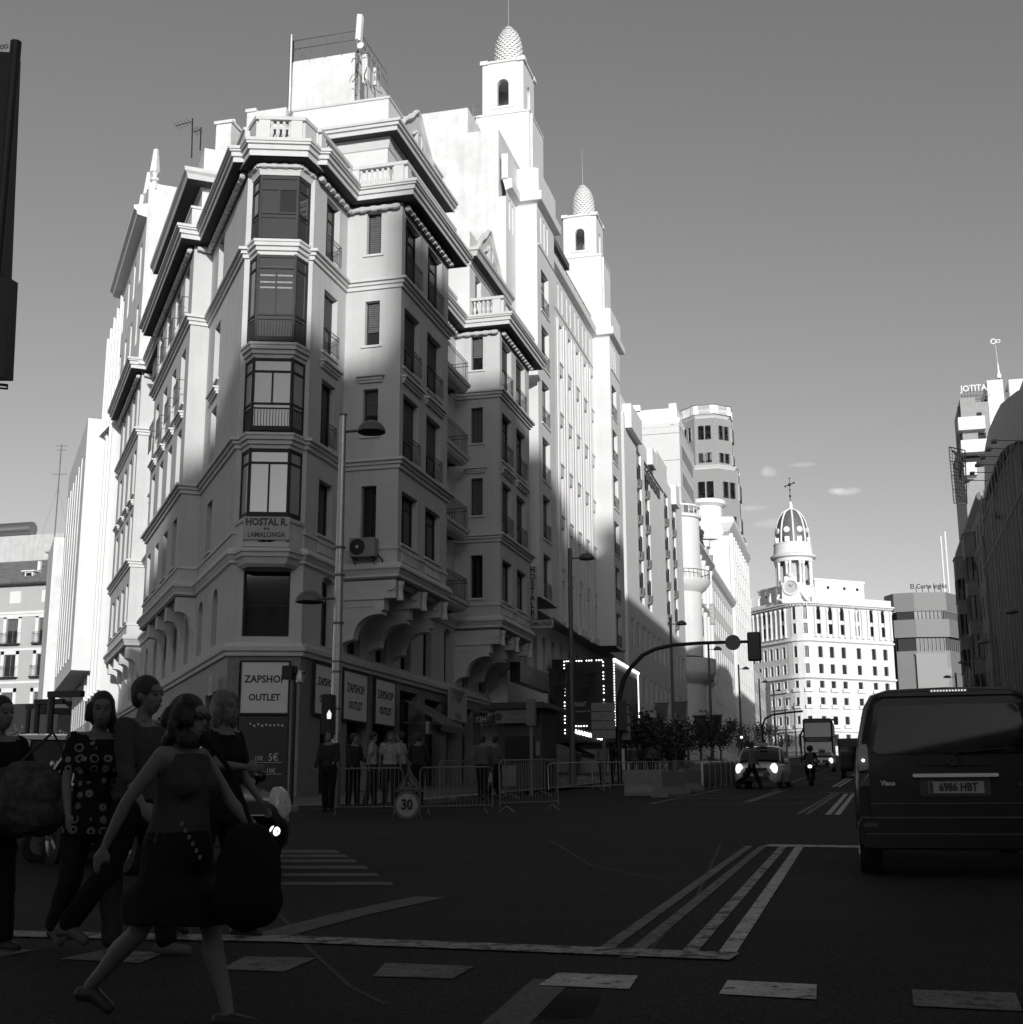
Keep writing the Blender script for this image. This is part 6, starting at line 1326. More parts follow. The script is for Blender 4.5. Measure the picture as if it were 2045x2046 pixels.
# ================================================================ street lamps
POST = M.lamp
def lamp_head(mb, sx, z, big=True, arm=.45, r=.36):
    s = 1 if sx > 0 else -1
    mb.tube([(0, 0, z), (s * arm, 0, z)], .035, 6); c = (s * (arm + r * .9), 0, z + .0)
    mb.lathe((c[0], c[1], z - .07), [(r, 0), (r * 1.02, .05), (r * .93, .12), (r * .7, .22), (r * .35, .29), (.02, .31)], 18)
    return c
def make_lamp(h, head=(1,), low=None):
    t = thing('street_lamp', '', 'street lamp', (0, 0, 0), 'street lamps along the avenue'); mb = MB()
    mb.tube([(0, 0, 0), (0, 0, .9), (0, 0, 3.2), (0, 0, h * .55), (0, 0, h)], [.15, .135, .125, .105, .088], 12); mb.build('post', M.galv if low else POST, t)
    mb = MB(); mb.tube([(0, 0, 0), (0, 0, 1.1)], [.18, .155], 12); [mb.tube([(0, 0, z), (0, 0, z + .05)], .142, 12) for z in (1.1, 2.3, 3.2, 3.45, 4.4, 5.6, 6.3)]; mb.tube([(0, 0, h), (0, 0, h + .05)], .1, 12); mb.build('post_collars', POST, t, kind='stuff')
    for s, z in [(s, h - .42) for s in head] + ([(low[0], low[1])] if low else []):
        mb = MB(); c = lamp_head(mb, s, z); hd = mb.build('lamp_head', POST, t); mb = MB(); mb.lathe((c[0], c[1], z - .075), [(.02, 0), (.33, 0), (.33, .01)], 16); mb.build('lamp_glass', M.frame, hd)
    return t
l1 = make_lamp(9.75, (1,), (-1, 5.05)); b = onG(665, 1625); l1.location = (-12.35, 30.4, gz(30.4) + KH); l1['label'] = 'tall steel street lamp with upper and lower heads in front of the corner building'
base = None
LY = [(58, 1139, 1096), (92.5, 1340, 1234), (114.6, 1416, 1287), (144.5, 1476, 1328), (178, 1517, 1356), (205, 1546, 1374), (238, 1568, 1391), (273, 1587, 1405)]
ll = ['grey street lamp with two banners before the theatre, second from left', 'grey street lamp with two pale banners in front of the striped building', 'grey street lamp in front of the round turret', 'grey street lamp left of the domed building, beneath the gantry box', 'grey street lamp in line with the left side of the domed building', 'sixth street lamp of the left pavement, before the domed building', 'seventh street lamp of the left pavement, before the domed building', 'last and smallest street lamp of the left pavement']
for i, ((y, px, py), lb_) in enumerate(zip(LY, ll)):
    p = onY(px, py, y); z0 = gz(y) + KH
    if base is None: base = make_lamp(10.55); o = base
    else: o = copy_tree(base)
    o.location = (p.x, y, z0); o.scale = (1, 1, (p.z - z0) / 10.6); o['label'] = lb_
rl = [(1990, 1271, 'grey street lamp standing before the black netting, head turned left'), (1944, 1314, 'grey street lamp with flag on the right pavement, before the bay windows'), (1910, 1345, 'grey street lamp just above the dark van roof'), (1883, 1375, 'small street lamp over the van in front of the billboard'), (2052, 1207, 'street lamp at the right edge with only its head showing')]
for px, py, lb_ in rl:
    p = onX(px, py, 8.9); z0 = gz(p.y) + KH; o = copy_tree(base); o.location = (p.x, p.y, z0); o.rotation_euler = (0, 0, pi); o.scale = (1, 1, (p.z - z0) / 10.6); o['label'] = lb_
# banners hung on lamps
def banner(px0, px1, py0, py1, Y, label, m, txt=None):
    a, b = onY(px0, py0, Y), onY(px1, py1, Y); mb = MB(); n = 6
    for i in range(n):
        for j in range(4):
            P = lambda u, v: (a.x + (b.x - a.x) * (.5 + (u - .5) * (1 - .25 * v)), Y - .06 * sin(u * 7 + v * 3), a.z + (b.z - a.z) * v)
            mb.mesh([P(i / n, j / 4), P((i + 1) / n, j / 4), P((i + 1) / n, (j + 1) / 4), P(i / n, (j + 1) / 4)], [(0, 1, 2, 3)], True)
    t = thing('lamp_banner', label, 'banner', (a.x, Y, b.z), 'banners on the street lamps'); mb.build('cloth', m, t); mb = MB(); mb.tube([(a.x - .1, Y, a.z), (b.x + .1, Y, a.z)], .02, 4); mb.build('rod', M.iron, t)
    if txt: lettering(txt, .3, t, ((a.x + b.x) / 2, Y - .1, a.z - (a.z - b.z) * .4), 0, DG, .003)
    return t
BD = mat('dark_banner', .03, .8, var=.5, scale=4); BG = mat('grey_banner', .16, .8, var=.2, scale=3)
banner(1096, 1133, 1338, 1395, 57.9, 'dark flapping banner left of the lamp by the marquee', BD); banner(1147, 1193, 1347, 1400, 57.9, 'dark banner hanging before the marquee bulbs', BD)
banner(1309, 1337, 1405, 1441, 92.4, 'grey banner left of the third lamp', BG, 'Toda'); banner(1347, 1375, 1403, 1439, 92.4, 'grey banner right of the third lamp', BG, 'la vida')
banner(1387, 1413, 1430, 1460, 114.4, 'dark banner left of the fourth lamp', BD); banner(1419, 1444, 1429, 1458, 114.4, 'dark banner right of the fourth lamp', BD); banner(1452, 1474, 1441, 1462, 144, 'grey banner on the fifth lamp', BG); banner(1929, 1943, 1332, 1372, 108, 'pale crumpled flag on the right pavement lamp', mat('pale_flag', .3, .8, var=.5, scale=5))
# ================================================================ traffic signals
g = thing('signal_gantry', 'black curved signal gantry arching over the road from the left pavement', 'traffic light', (-10, 56, 2)); Yg = 56
P = [onY(x, y, Yg) for x, y in ((1238, 1560), (1237, 1480), (1236, 1430), (1238, 1395), (1247, 1357), (1262, 1333), (1285, 1309), (1310, 1297), (1345, 1289), (1400, 1285), (1460, 1283), (1506, 1282))]; P[0].z = gz(Yg) + KH - .05; P[0].x = P[1].x
mb = MB(); mb.tube(P, [.12, .11, .1, .1, .1, .095, .09, .085, .08, .075, .07, .06], 10); mb.build('mast_arm', M.iron, g)
def sigbox(mb, x, y, z, w=.34, h=.95, d=.3): mb.box(x - w / 2, x + w / 2, y - d / 2, y + d / 2, z - h / 2, z + h / 2)
a = onY(1508, 1292, Yg); mb = MB(); mb.mesh([], []); sigbox(mb, a.x, Yg, a.z, .56, 1.2, .3); o = mb.build('signal_head', M.signd, g); bevel(o, .06)
a = onY(1465, 1284, Yg - .1); mb = MB(); mb.lathe(a, [(.02, 0), (.31, 0), (.33, .02), (.31, .04), (.02, .04)], 14, az=(0, -1, 0), ax=(1, 0, 0)); mb.build('round_sign_back', M.lamp, g)
a = onY(1244, 1430, Yg - .05); mb = MB(); sigbox(mb, a.x + .05, Yg - .05, a.z, .36, 1.25, .34)
for k in range(3): mb.box(a.x + .2, a.x + .42, Yg - .2, Yg + .1, a.z + .42 - k * .42, a.z + .5 - k * .42)
o = mb.build('signal_head', M.signd, g)
# direction boards on the gantry mast
t = thing('direction_sign', 'stack of four grey direction boards seen beside the gantry mast', 'road sign', (-10.5, 55.5, 4)); f = frame((onY(1182, 1405, 55.7).x, 55.7), (1, 0)); W_ = 1.02; zt = onY(1182, 1405, 55.7).z; zb_ = onY(1182, 1478, 55.7).z; hh = (zt - zb_) / 4; SG = mat('board_face', .24, .6, var=.08)
for k in range(4): board(f, 0, W_, zt - (k + 1) * hh + .04, zt - k * hh, 0, .05, SG, 'board', t)
mb = MB(); mb.fbox(f, .45, .57, -.06, 0, zb_, zt); mb.fbox(f, .45, .57, -.06, -.02, gz(55.7), zb_); mb.build('post', M.lamp, t); board(f, W_ + .1, W_ + .45, zb_, zt, -.6, -.55, SG, 'rear_board', t)
for k, tx in enumerate(('↑ M-30', '↑ A-6', '', 'P  i  H')): 
    if tx: lettering(tx.replace('↑', 'l'), .16, t, f(W_ / 2, .055, zt - (k + .5) * hh), 0, DG, .002)
# pedestrian light on the first lamp, camera on the corner
t = thing('pedestrian_light', 'black pedestrian signal with lit white figure strapped to the nearest lamp post', 'traffic light', (-12.5, 30.1, 4)); a, b = onY(652, 1388, 30.1), onY(668, 1468, 30.1); mb = MB(); mb.box(a.x - .06, a.x + .2, 29.95, 30.25, b.z, a.z); o = mb.build('housing', M.signd, t); bevel(o, .02)
p = onY(658, 1428, 29.93); mb = MB(); mb.poly([(p.x - .05, 29.93, p.z - .1), (p.x + .05, 29.93, p.z - .1), (p.x + .06, 29.93, p.z + .02), (p.x, 29.93, p.z + .12), (p.x - .06, 29.93, p.z + .02)]); mb.build('lit_figure', mat('lit_figure', .8, emit=.8, var=0), t)
t = thing('signal_on_corner', 'black signal head with round horn beside the corner zapshop board', 'traffic light', (-15.8, 34, 5)); a = onY(575, 1346, 32); mb = MB(); mb.box(a.x - .12, a.x + .16, 31.9, 32.2, a.z - .14, a.z + .2); mb.tube([(a.x + .15, 32, a.z), (a.x + .5, 32, a.z)], .03, 6); mb.build('housing', M.signd, t); mb = MB(); c = onY(600, 1350, 32); mb.lathe((c.x, c.y, c.z - .2), [(.04, 0), (.1, .02), (.11, .2), (.07, .32), (.03, .34)], 12); mb.build('dome_camera', M.galv, t); mb = MB(); q = onY(590, 1340, 32.1); mb.tube([(q.x, 32.1, gz(32)), (q.x, 32.1, q.z + .1)], .06, 8); mb.build('post', M.iron, t)
# far signals
for k, (px, py, Y, lb_) in enumerate(((1482, 1470, 118, 'traffic light with lit lamp beyond the oncoming taxi'), (1250, 1450, 60, 'second black signal head behind the gantry mast'))):
    t = thing('traffic_light', lb_, 'traffic light', onY(px, py, Y)); a = onY(px, py, Y); mb = MB(); sigbox(mb, a.x, Y, a.z, .4, 1.3, .3); mb.tube([(a.x, Y, gz(Y)), (a.x, Y, a.z - .6)], .06, 6); mb.build('housing', M.signd, t)
    if k == 0: mb = MB(); mb.ball((a.x + .02, Y - .2, a.z - .15), .1, 8, 6); mb.build('lit_lens', M.bulb, t)
t = thing('far_gantry', 'far curved signal gantry in front of the domed building', 'traffic light', (-3, 150, 6)); Yf = 150
P = [onY(x, y, Yf) for x, y in ((1600, 1530), (1600, 1470), (1606, 1455), (1622, 1445), (1645, 1440), (1668, 1438))]; P[0].z = gz(Yf); P[0].x = P[1].x; mb = MB(); mb.tube(P, .11, 6); mb.build('mast_arm', M.iron, t); a = onY(1671, 1441, Yf); mb = MB(); sigbox(mb, a.x, Yf, a.z, .45, .8, .3); mb.build('signal_head', M.signd, t)
t = thing('middle_gantry', 'middle curved signal gantry over the lane before the double-decker bus', 'traffic light', (-3, 125, 6)); Yf = 125
P = [onY(x, y, Yf) for x, y in ((1524, 1520), (1524, 1450), (1530, 1436), (1545, 1428), (1575, 1424), (1605, 1421))]; P[0].z = gz(Yf); P[0].x = P[1].x; mb = MB(); mb.tube(P, .1, 6); mb.build('mast_arm', M.iron, t)
# ================================================================ kiosk, barriers, works
t = thing('lottery_kiosk', 'dark lottery kiosk with flat overhanging roof and pale lettered fascia', 'kiosk', (-12.8, 49, gz(49)))
Yk = 48; a, b = onY(985, 1420, Yk), onY(1088, 1420, Yk); z0 = gz(Yk) + KH; zr = onY(1000, 1413, Yk).z
mb = MB(); mb.box(a.x + .15, b.x - .1, Yk, Yk + 2.4, z0, zr - .1); mb.build('cabin', mat('dark_green_metal', .022, .5, var=.3), t); mb = MB(); mb.box(a.x - .3, b.x + .25, Yk - .5, Yk + 2.8, zr - .1, zr + .06); mb.box(a.x - .1, b.x, Yk - .1, Yk + 2.5, zr + .06, zr + .16); mb.build('roof', M.signd, t)
f = frame((a.x + .2, Yk - .3), (1, 0)); mb = MB(); mb.fbox(f, 0, 1.55, 0, .06, zr - .62, zr - .12); mb.build('fascia', mat('kiosk_fascia', .16, .6, var=.1), t); lettering('Loterías y', .2, t, f(.85, .065, zr - .27), 0, M.silver if False else DG, .003, bold=.004); lettering('Apuestas del Estado', .17, t, f(.85, .065, zr - .48), 0, DG, .003, sx=.72, bold=.004)
mb = MB(); mb.lathe(f(.12, .07, zr - .38), [(.01, 0), (.14, 0), (.14, .02), (.01, .02)], 12, az=(0, -1, 0), ax=(1, 0, 0)); mb.build('round_emblem', M.signd, t)
mb = MB(); mb.fbox(frame((a.x + .3, Yk - .02), (1, 0)), .2, 1.3, 0, .04, z0 + .95, z0 + 1.9); mb.build('counter_window', M.glass, t); mb = MB(); mb.fbox(frame((a.x + .3, Yk - .02), (1, 0)), 1.35, 1.5, .0, .03, z0 + 1.2, z0 + 1.7); mb.fbox(frame((a.x + .3, Yk - .02), (1, 0)), .1, .6, .0, .03, z0 + .1, z0 + .85); mb.build('posters', mat('grey_poster', .2, .7, var=.3, scale=6), t)
t = thing('information_column', 'slim dark information column beside the lottery kiosk', 'information column', (-12, 46, gz(46))); Yk = 44; a, b = onY(1052, 1397, Yk), onY(1068, 1397, Yk); mb = MB(); mb.box(a.x, b.x, Yk, Yk + .25, onY(1060, 1450, Yk).z, a.z); mb.build('panel', M.lamp, t); mb = MB(); mb.box((a.x + b.x) / 2 - .05, (a.x + b.x) / 2 + .05, Yk + .08, Yk + .18, gz(Yk), onY(1060, 1450, Yk).z); mb.build('post', M.lamp, t)
def make_barrier(L=2.3, h=1.05, m=M.galv):
    mb = MB(); r = .019
    mb.tube([(0, 0, .12), (0, 0, h - .08), (.08, 0, h), (L - .08, 0, h), (L, 0, h - .08), (L, 0, .12)], r, 6); mb.tube([(0, 0, .2), (L, 0, .2)], r * .8, 5)
    for k in range(1, 18): mb.tube([(L * k / 18, 0, .2), (L * k / 18, 0, h)], .007, 4, cap=False)
    t = thing('crowd_barrier', '', 'barrier', (0, 0, 0), 'metal crowd barriers round the works'); mb.build('frame', m, t); mb = MB()
    for x in (.25, L - .25): mb.tube([(x, -.3, .02), (x, 0, .14), (x, .3, .02)], .015, 5)
    mb.build('feet', m, t); return t
br = make_barrier(m=M.frameg); pts = [((655, 1632), (805, 1630)), ((840, 1630), (985, 1627)), ((700, 1600), (850, 1598)), ((880, 1602), (1000, 1596)), ((1000, 1625), (1085, 1622)), ((1010, 1598), (1090, 1590))]
bl_ = ['crowd barrier left of the triangular works sign, at the kerb', 'crowd barrier right of the triangular works sign', 'inner crowd barrier behind the works sign', 'inner crowd barrier in front of the kiosk shops', 'crowd barrier in front of the kiosk at the road edge', 'inner crowd barrier beside the kiosk']
for i, (p, q) in enumerate(pts):
    a, b = onG(*p, KH if i > 1 else 0), onG(*q, KH if i > 1 else 0); o = br if i == 0 else copy_tree(br); o.location = (a.x, a.y, gz(a.y) + (KH if i > 1 else .0)); d = b - a; o.rotation_euler = (0, -atan2(gz(b.y) - gz(a.y), max(.5, sqrt(d.x ** 2 + d.y ** 2))), atan2(d.y, d.x)); L = sqrt(d.x ** 2 + d.y ** 2); o.scale = (max(.6, min(1.6, L / 2.3)), 1, 1); o['label'] = bl_[i]
bs = make_barrier(2.2, 1.05, M.galv); 
for i, (x, y, rz) in enumerate(((-10.9, 47, .35), (-9.9, 50, .5), (-8.9, 52.5, .9), (-8.3, 55.2, 1.1), (-8.0, 58, 1.25), (-7.8, 61, 1.3))):
    o = bs if i == 0 else copy_tree(bs); o.location = (x, y, gz(y)); o.rotation_euler = (0, -.03, rz); o['label'] = 'bright steel crowd barrier ' + ['nearest the kiosk', 'second from the kiosk', 'below the direction boards', 'under the gantry mast', 'just past the gantry mast', 'furthest of the bright row'][i]
# works signs
t = thing('works_sign', 'triangular roadworks sign on a leaning stand behind the kerb barrier', 'road sign', onG(820, 1640)); b = onG(820, 1636); X, Y = b.x, b.y; s1 = onY(820, 1537, Y - .1); z2 = onY(820, 1583, Y - .1).z; hw = .34
def tri(mb, c, z0, z1, hw, y, yo): mb.prism([(0, 0)], 0, 0, False) if False else mb.mesh([(c - hw, y, z0), (c + hw, y, z0), (c, y, z1), (c - hw, y + yo, z0), (c + hw, y + yo, z0), (c, y + yo, z1)], [(0, 1, 2), (5, 4, 3), (0, 3, 4, 1), (1, 4, 5, 2), (2, 5, 3, 0)])
mb = MB(); tri(mb, X, z2, s1.z, hw, Y - .1, .02); mb.build('border', mat('red_sign_border', .05, .5), t); mb = MB(); tri(mb, X, z2 + .06, s1.z - .12, hw - .1, Y - .105, .004); mb.build('face', mat('amber_sign_face', .11, .5), t)
mb = MB(); zc = z2 + .1; y = Y - .112; mb.ball((X - .02, y, zc + .22), .025, 8, 5); mb.tube([(X - .03, y, zc + .2), (X - .06, y, zc + .1)], .022, 5); mb.tube([(X - .06, y, zc + .1), (X - .1, y, zc)], .014, 5); mb.tube([(X - .06, y, zc + .1), (X - .02, y, zc)], .014, 5); mb.tube([(X - .03, y, zc + .18), (X + .08, y, zc + .04)], .01, 5); mb.poly([(X + .05, y, zc - .01), (X + .17, y, zc - .01), (X + .11, y, zc + .05)]); mb.build('digger_figure', M.black, t)
mb = MB(); mb.tube([(X - .25, Y, gz(Y)), (X - .1, Y - .05, z2)], .015, 5); mb.tube([(X + .25, Y, gz(Y)), (X + .1, Y - .05, z2)], .015, 5); mb.tube([(X, Y + .4, gz(Y)), (X, Y - .04, z2 + .2)], .015, 5); mb.build('stand', M.frameg, t)
t = thing('speed_limit_sign', 'round 30 speed limit sign below the triangular works sign', 'road sign', (X, Y - .2, gz(Y))); zc = onY(820, 1609, Y - .2).z; mb = MB(); mb.lathe((X, Y - .2, zc), [(.01, 0), (.29, 0), (.29, .02), (.01, .02)], 28, az=(0, -1, 0), ax=(1, 0, 0)); mb.build('rim', mat('rim_paint', .10, .5), t); mb = MB(); mb.lathe((X, Y - .222, zc), [(.01, 0), (.235, 0), (.01, .003)], 28, az=(0, -1, 0), ax=(1, 0, 0)); mb.build('face', mat('worn_white_face', .30, .5, var=.3, scale=8), t); lettering('30', .3, t, (X, Y - .23, zc), 0, M.black, .003, bold=.012); mb = MB(); mb.tube([(X, Y - .15, gz(Y)), (X, Y - .15, zc)], .02, 5); mb.build('stand', M.frameg, t)
# concrete barrier blocks
def jersey(x, y, rz, L, label):
    t = thingL('concrete_barrier', label, 'barrier', (x, y, gz(y)), 'concrete barrier blocks', rz); pr = [(-.3, 0), (-.3, .12), (-.14, .34), (-.09, .82), (.09, .82), (.14, .34), (.3, .12), (.3, 0)]; mb = MB()
    mb.mesh([(0, a, b) for a, b in pr] + [(L, a, b) for a, b in pr], [tuple(range(8))[::-1], tuple(range(8, 16))] + [(i, i + 1, i + 9, i + 8) for i in range(7)]); o = mb.build('block', M.concrete, t); bevel(o, .02); return t
a = onG(1318, 1594); jersey(a.x, a.y, 1.25, 1.6, 'concrete barrier block with dark gap, nearest the road'); a = onG(1362, 1585); jersey(a.x, a.y, 1.3, 1.5, 'second concrete barrier block behind the first'); a = onG(1275, 1592); jersey(a.x - .6, a.y + 1, .2, 1.3, 'pale low concrete barrier block left of the others')
# hoarding fence of the works towards the taxi
t = thing('works_hoarding', 'low dark works fence along the left lane up to the oncoming taxi', 'fence', (-7.5, 60, gz(60))); mb = MB()
A, B = onG(1405, 1578), onG(1470, 1566)
hd = (B - A) / 6
for k in range(6):
    p = A + hd * k; q = A + hd * (k + .96); mb.mesh([(p.x, p.y, gz(p.y) + .05), (q.x, q.y, gz(q.y) + .05), (q.x, q.y, gz(q.y) + .95), (p.x, p.y, gz(p.y) + .95), (p.x + .03, p.y, gz(p.y) + .05), (q.x + .03, q.y, gz(q.y) + .05), (q.x + .03, q.y, gz(q.y) + .95), (p.x + .03, p.y, gz(p.y) + .95)], [(0, 1, 2, 3), (7, 6, 5, 4), (3, 2, 6, 7)])
mb.build('panels', M.signd, t); mb = MB()
for k in range(7): p = A + hd * k; mb.box(p.x - .04, p.x + .04, p.y - .04, p.y + .04, gz(p.y), gz(p.y) + 1.05)
mb.tube([(A.x, A.y, gz(A.y) + 1.0), (B.x, B.y, gz(B.y) + 1.0)], .02, 5); mb.build('posts', M.galv, t)
# ================================================================ street trees (low dark clumps)
def tree(x, y, h, r, label, seed, n=900):
    rs = random.Random(seed); t = thing('street_tree', label, 'tree', (x, y, gz(y)), 'street trees on the left pavement'); mb = MB(); z0 = gz(y)
    mb.tube([(x, y, z0), (x + .05, y, z0 + h * .3), (x - .05, y + .1, z0 + h * .55)], [.12, .09, .05], 7)
    cl = []
    for k in range(9):
        a = rs.random() * 6.28; rr = r * (.35 + .5 * rs.random()); c = Vector((x + rr * cos(a), y + rr * sin(a), z0 + h * (.45 + .45 * rs.random()))); cl.append(c); mb.tube([(x, y, z0 + h * .4), c], [.05, .015], 5)
    mb.build('trunk', M.bark, t); lv = MB()
    for k in range(n):
        c = cl[k % 9]; d = Vector((rs.gauss(0, 1), rs.gauss(0, 1), rs.gauss(0, .8))); p = c + d * r * .27; u = Vector((rs.gauss(0, 1), rs.gauss(0, 1), rs.gauss(0, 1))).normalized() * .13; v = u.cross(Vector((rs.gauss(0, 1), rs.gauss(0, 1), rs.gauss(0, 1)))).normalized() * .09; lv.poly([p - u, p - v, p + u, p + v])
    lv.build('crown', M.leaf, t, kind='stuff')
for i, (px, Y, h, r) in enumerate(((1285, 70, 3.6, 1.4), (1322, 78, 3.4, 1.5), (1375, 100, 4.4, 1.8), (1400, 112, 4.2, 1.7), (1440, 135, 4.6, 2.0), (1500, 190, 5, 2.2), (1530, 230, 6, 2.6), (1560, 280, 6, 3))):
    p = onY(px, 1500, Y); tree(p.x, Y, h, r, ['low dark tree nearest the theatre marquee', 'low dark tree beyond the marquee', 'dark tree under the pair of grey banners', 'dark tree in front of the arcade', 'dark tree left of the traffic light', 'dark tree behind the fifth lamp', 'dark tree before the far plaza', 'furthest dark tree by the domed building'][i], i)
# dark trees and kiosks in front of the old tenement, left edge
for i, (px, Y, h, r) in enumerate(((16, 85, 3.6, 1.6), (132, 85, 3.4, 1.3))):
    p = onY(px, 1450, Y); tree(p.x, Y, h, r, ['dark bushy tree at the left edge before the old tenement', 'dark low tree before the tenement shops'][i], 20 + i)
for i, (px, top, Y) in enumerate(((104, 1382, 44), (76, 1398, 52), (58, 1408, 60))):
    p = onY(px, top, Y); t = thing('side_street_lamp', ['dark short street lamp with flat head left of the patterned blouse woman', 'second dark short lamp further left', 'third dark short lamp, smallest'][i], 'street lamp', (p.x, Y, gz(Y)), 'short lamps in the side street'); mb = MB(); mb.tube([(p.x, Y, gz(Y)), (p.x, Y, p.z)], .13, 6); mb.build('post', M.iron, t); mb = MB(); mb.box(p.x - .1, p.x + 1.3, Y - .15, Y + .15, p.z - .22, p.z); mb.build('head', M.iron, t)
p = onY(100, 1430, 90); t = thing('dark_shopfront', 'dark shop front with faint lettering at the foot of the old tenement', 'shop front', (p.x, 90, gz(90))); mb = MB(); a, b = onY(-60, 1408, 100), onY(162, 1408, 100); mb.box(a.x, b.x, 100, 104, 0, onY(100, 1405, 100).z); mb.build('front', M.signd, t); mb = MB()
for k in range(6): x = a.x + (b.x - a.x) * (k + .2) / 6; mb.box(x, x + (b.x - a.x) / 9, 99.9, 100, gz(100), gz(100) + 2.6)
mb.build('shop_windows', M.glass, t); q = onY(108, 1424, 99.9); lettering('Life', 1.0, t, (q.x, 99.85, q.z), 0, DG, .01)
# antennas on the corner building roof
t = thing('mobile_antenna', 'cluster of white mobile phone panels, poles and cables on the roof stair tower', 'antenna', (-19.5, 52, 36)); Ya = 52.2
mb = MB(); P4 = [onY(714, 27, Ya), onY(724, 28, Ya), onY(720, 80, Ya), onY(710, 78, Ya)]; mb.mesh([tuple(p) for p in P4] + [(p.x, p.y + .25, p.z) for p in P4], [(0, 1, 2, 3), (7, 6, 5, 4), (0, 4, 5, 1), (1, 5, 6, 2), (2, 6, 7, 3), (3, 7, 4, 0)])
for x0, y0, x1, y1, r in ((731, 108, 731, 167, .09), (749, 136, 749, 170, .07), (726, 110, 726, 165, .05)): a, b = onY(x0, y0, Ya - .5), onY(x1, y1, Ya - .5); mb.tube([b, a], r, 8)
mb.build('panels', M.white, t); rs = random.Random(3); mb = MB(); a, b = onY(714, 78, Ya), onY(712, 190, Ya); mb.tube([a, b], .06, 6)
for k in range(16):
    x = 702 + rs.random() * 50; y = 85 + rs.random() * 60 + (x - 700) * .6; p, q = onY(x, y, Ya - rs.random()), onY(x + rs.uniform(-14, 18), y + rs.uniform(6, 34), Ya - rs.random()); mb.tube([p, (p + q) / 2 + Vector((rs.uniform(-.1, .1), 0, rs.uniform(-.1, .1))), q], .025, 4)
for x in (733, 742, 752, 760): p = onY(x, 95 + (x - 733) * 1.6, Ya - .4); q = onY(x, 172, Ya - .4); mb.tube([p, q], .035, 5)
mb.build('poles_and_cables', M.frameg, t)
mb = MB(); c = onY(722, 92, Ya - .3); mb.lathe(c, [(.01, 0), (.14, .02), (.17, .1), (.01, .1)], 10, az=(0, -1, 0)); mb.build('round_dish', M.white, t)
a, b = onY(583, 70, 52.2), onY(577, 262, 52.2); mb = MB(); mb.tube([b, a], .085, 8); setp(mb.build('roof_pipe', M.galv), 'tall pale vent pipe rising along the left edge of the roof stair tower', 'pipe')
def yagi(px, py0, py1, Y, label, s=1, parent=None):
    a, b = onY(px + 2, py0, Y), onY(px, py1, Y); mb = MB(); mb.tube([b, a], .03, 5); p = a.lerp(b, .08); mb.tube([p, p + Vector((-.75 * s, -.1, -.16))], .02, 4)
    for k in range(5): q = p + Vector((-.15 * (k + 1) * s, 0, -.03 * k)); mb.tube([q + Vector((-.03, -.22, .05)), q + Vector((.03, .22, -.05))], .01, 4)
    setp(mb.build('tv_aerial', M.iron), label, 'antenna')
yagi(383, 236, 315, 47.5, 'thin television aerial above the side street roof'); yagi(400, 254, 300, 48, 'shorter television aerial right of the thin one', .4)
# railing of the theatre roof ladder
t = thing('roof_ladder', 'pale caged roof ladder and railing left of the nearer belfry', 'ladder', (-21, 69, 40)); mb = MB(); Yl = 69
for x in (915, 922, 930, 934, 946, 950): a, b = onY(x, 212 if x > 928 else 222, Yl), onY(x, 246, Yl); mb.tube([b, a], .03, 4)
for y in (218, 232): mb.tube([onY(914, y + 3, Yl), onY(964, y - 8, Yl)], .03, 4)
mb.tube([onY(930, 240, Yl), onY(930, 214, Yl), onY(934, 210, Yl), onY(942, 210, Yl), onY(946, 214, Yl), onY(946, 240, Yl)], .035, 5); mb.build('rails', M.galv, t)
# ================================================================ vehicles
PB = mat('black_car_paint', .008, .3, var=0, spec=.3, coat=.25); PW = mat('white_car_paint', .55, .35, var=0, coat=.5); PD = mat('black_plastic', .02, .55, var=.1)
TINT = mat('tinted_glass', .006, .04, var=0, spec=.55); HL = mat('headlamp_lens', .5, .12, var=0, coat=1); LIT = mat('lit_headlamp', .8, emit=1.4, var=0); TL = mat('tail_lamp', .14, .2, var=.2, scale=12, coat=.6); PLT = mat('plate_face', .36, .5, var=.03)
def skin(mb, secs, smooth=True, mirror=True):
    """secs: list of (y, [(x, z)...]) half sections, bridged along y and mirrored in x"""
    n = len(secs[0][1])
    for s in ((1, -1) if mirror else (1,)):
        vs = [(s * x, y, z) for y, pr in secs for x, z in pr]
        mb.mesh(vs, [(i * n + j, i * n + j + 1, (i + 1) * n + j + 1, (i + 1) * n + j) if s > 0 else (i * n + j, (i + 1) * n + j, (i + 1) * n + j + 1, i * n + j + 1) for i in range(len(secs) - 1) for j in range(n - 1)], smooth)
def wheel(t, x, y, r=.32, w=.2, rim=True):
    s = 1 if x > 0 else -1; mb = MB(); mb.lathe((x - s * w / 2, y, r), [(r * .62, 0), (r * .95, 0), (r, .03), (r, w - .03), (r * .95, w), (r * .62, w)], 24, az=(s, 0, 0), ax=(0, 1, 0)); o = mb.build('wheel', M.rubber, t)
    mb = MB(); c = (x + s * (w / 2 - .03), y, r); mb.lathe(c, [(.01, .01), (.05, .015), (.06, -.01), (r * .2, -.02), (r * .58, -.01), (r * .64, .02)], 20, az=(s, 0, 0), ax=(0, 1, 0))
    for k in range(5):
        a = 2 * pi * k / 5; mb.tube([(c[0] + s * .012, y + r * .15 * cos(a), r + r * .15 * sin(a)), (c[0] + s * .012, y + r * .6 * cos(a), r + r * .6 * sin(a))], .028, 5)
    mb.build('rim', M.galv, o); return o
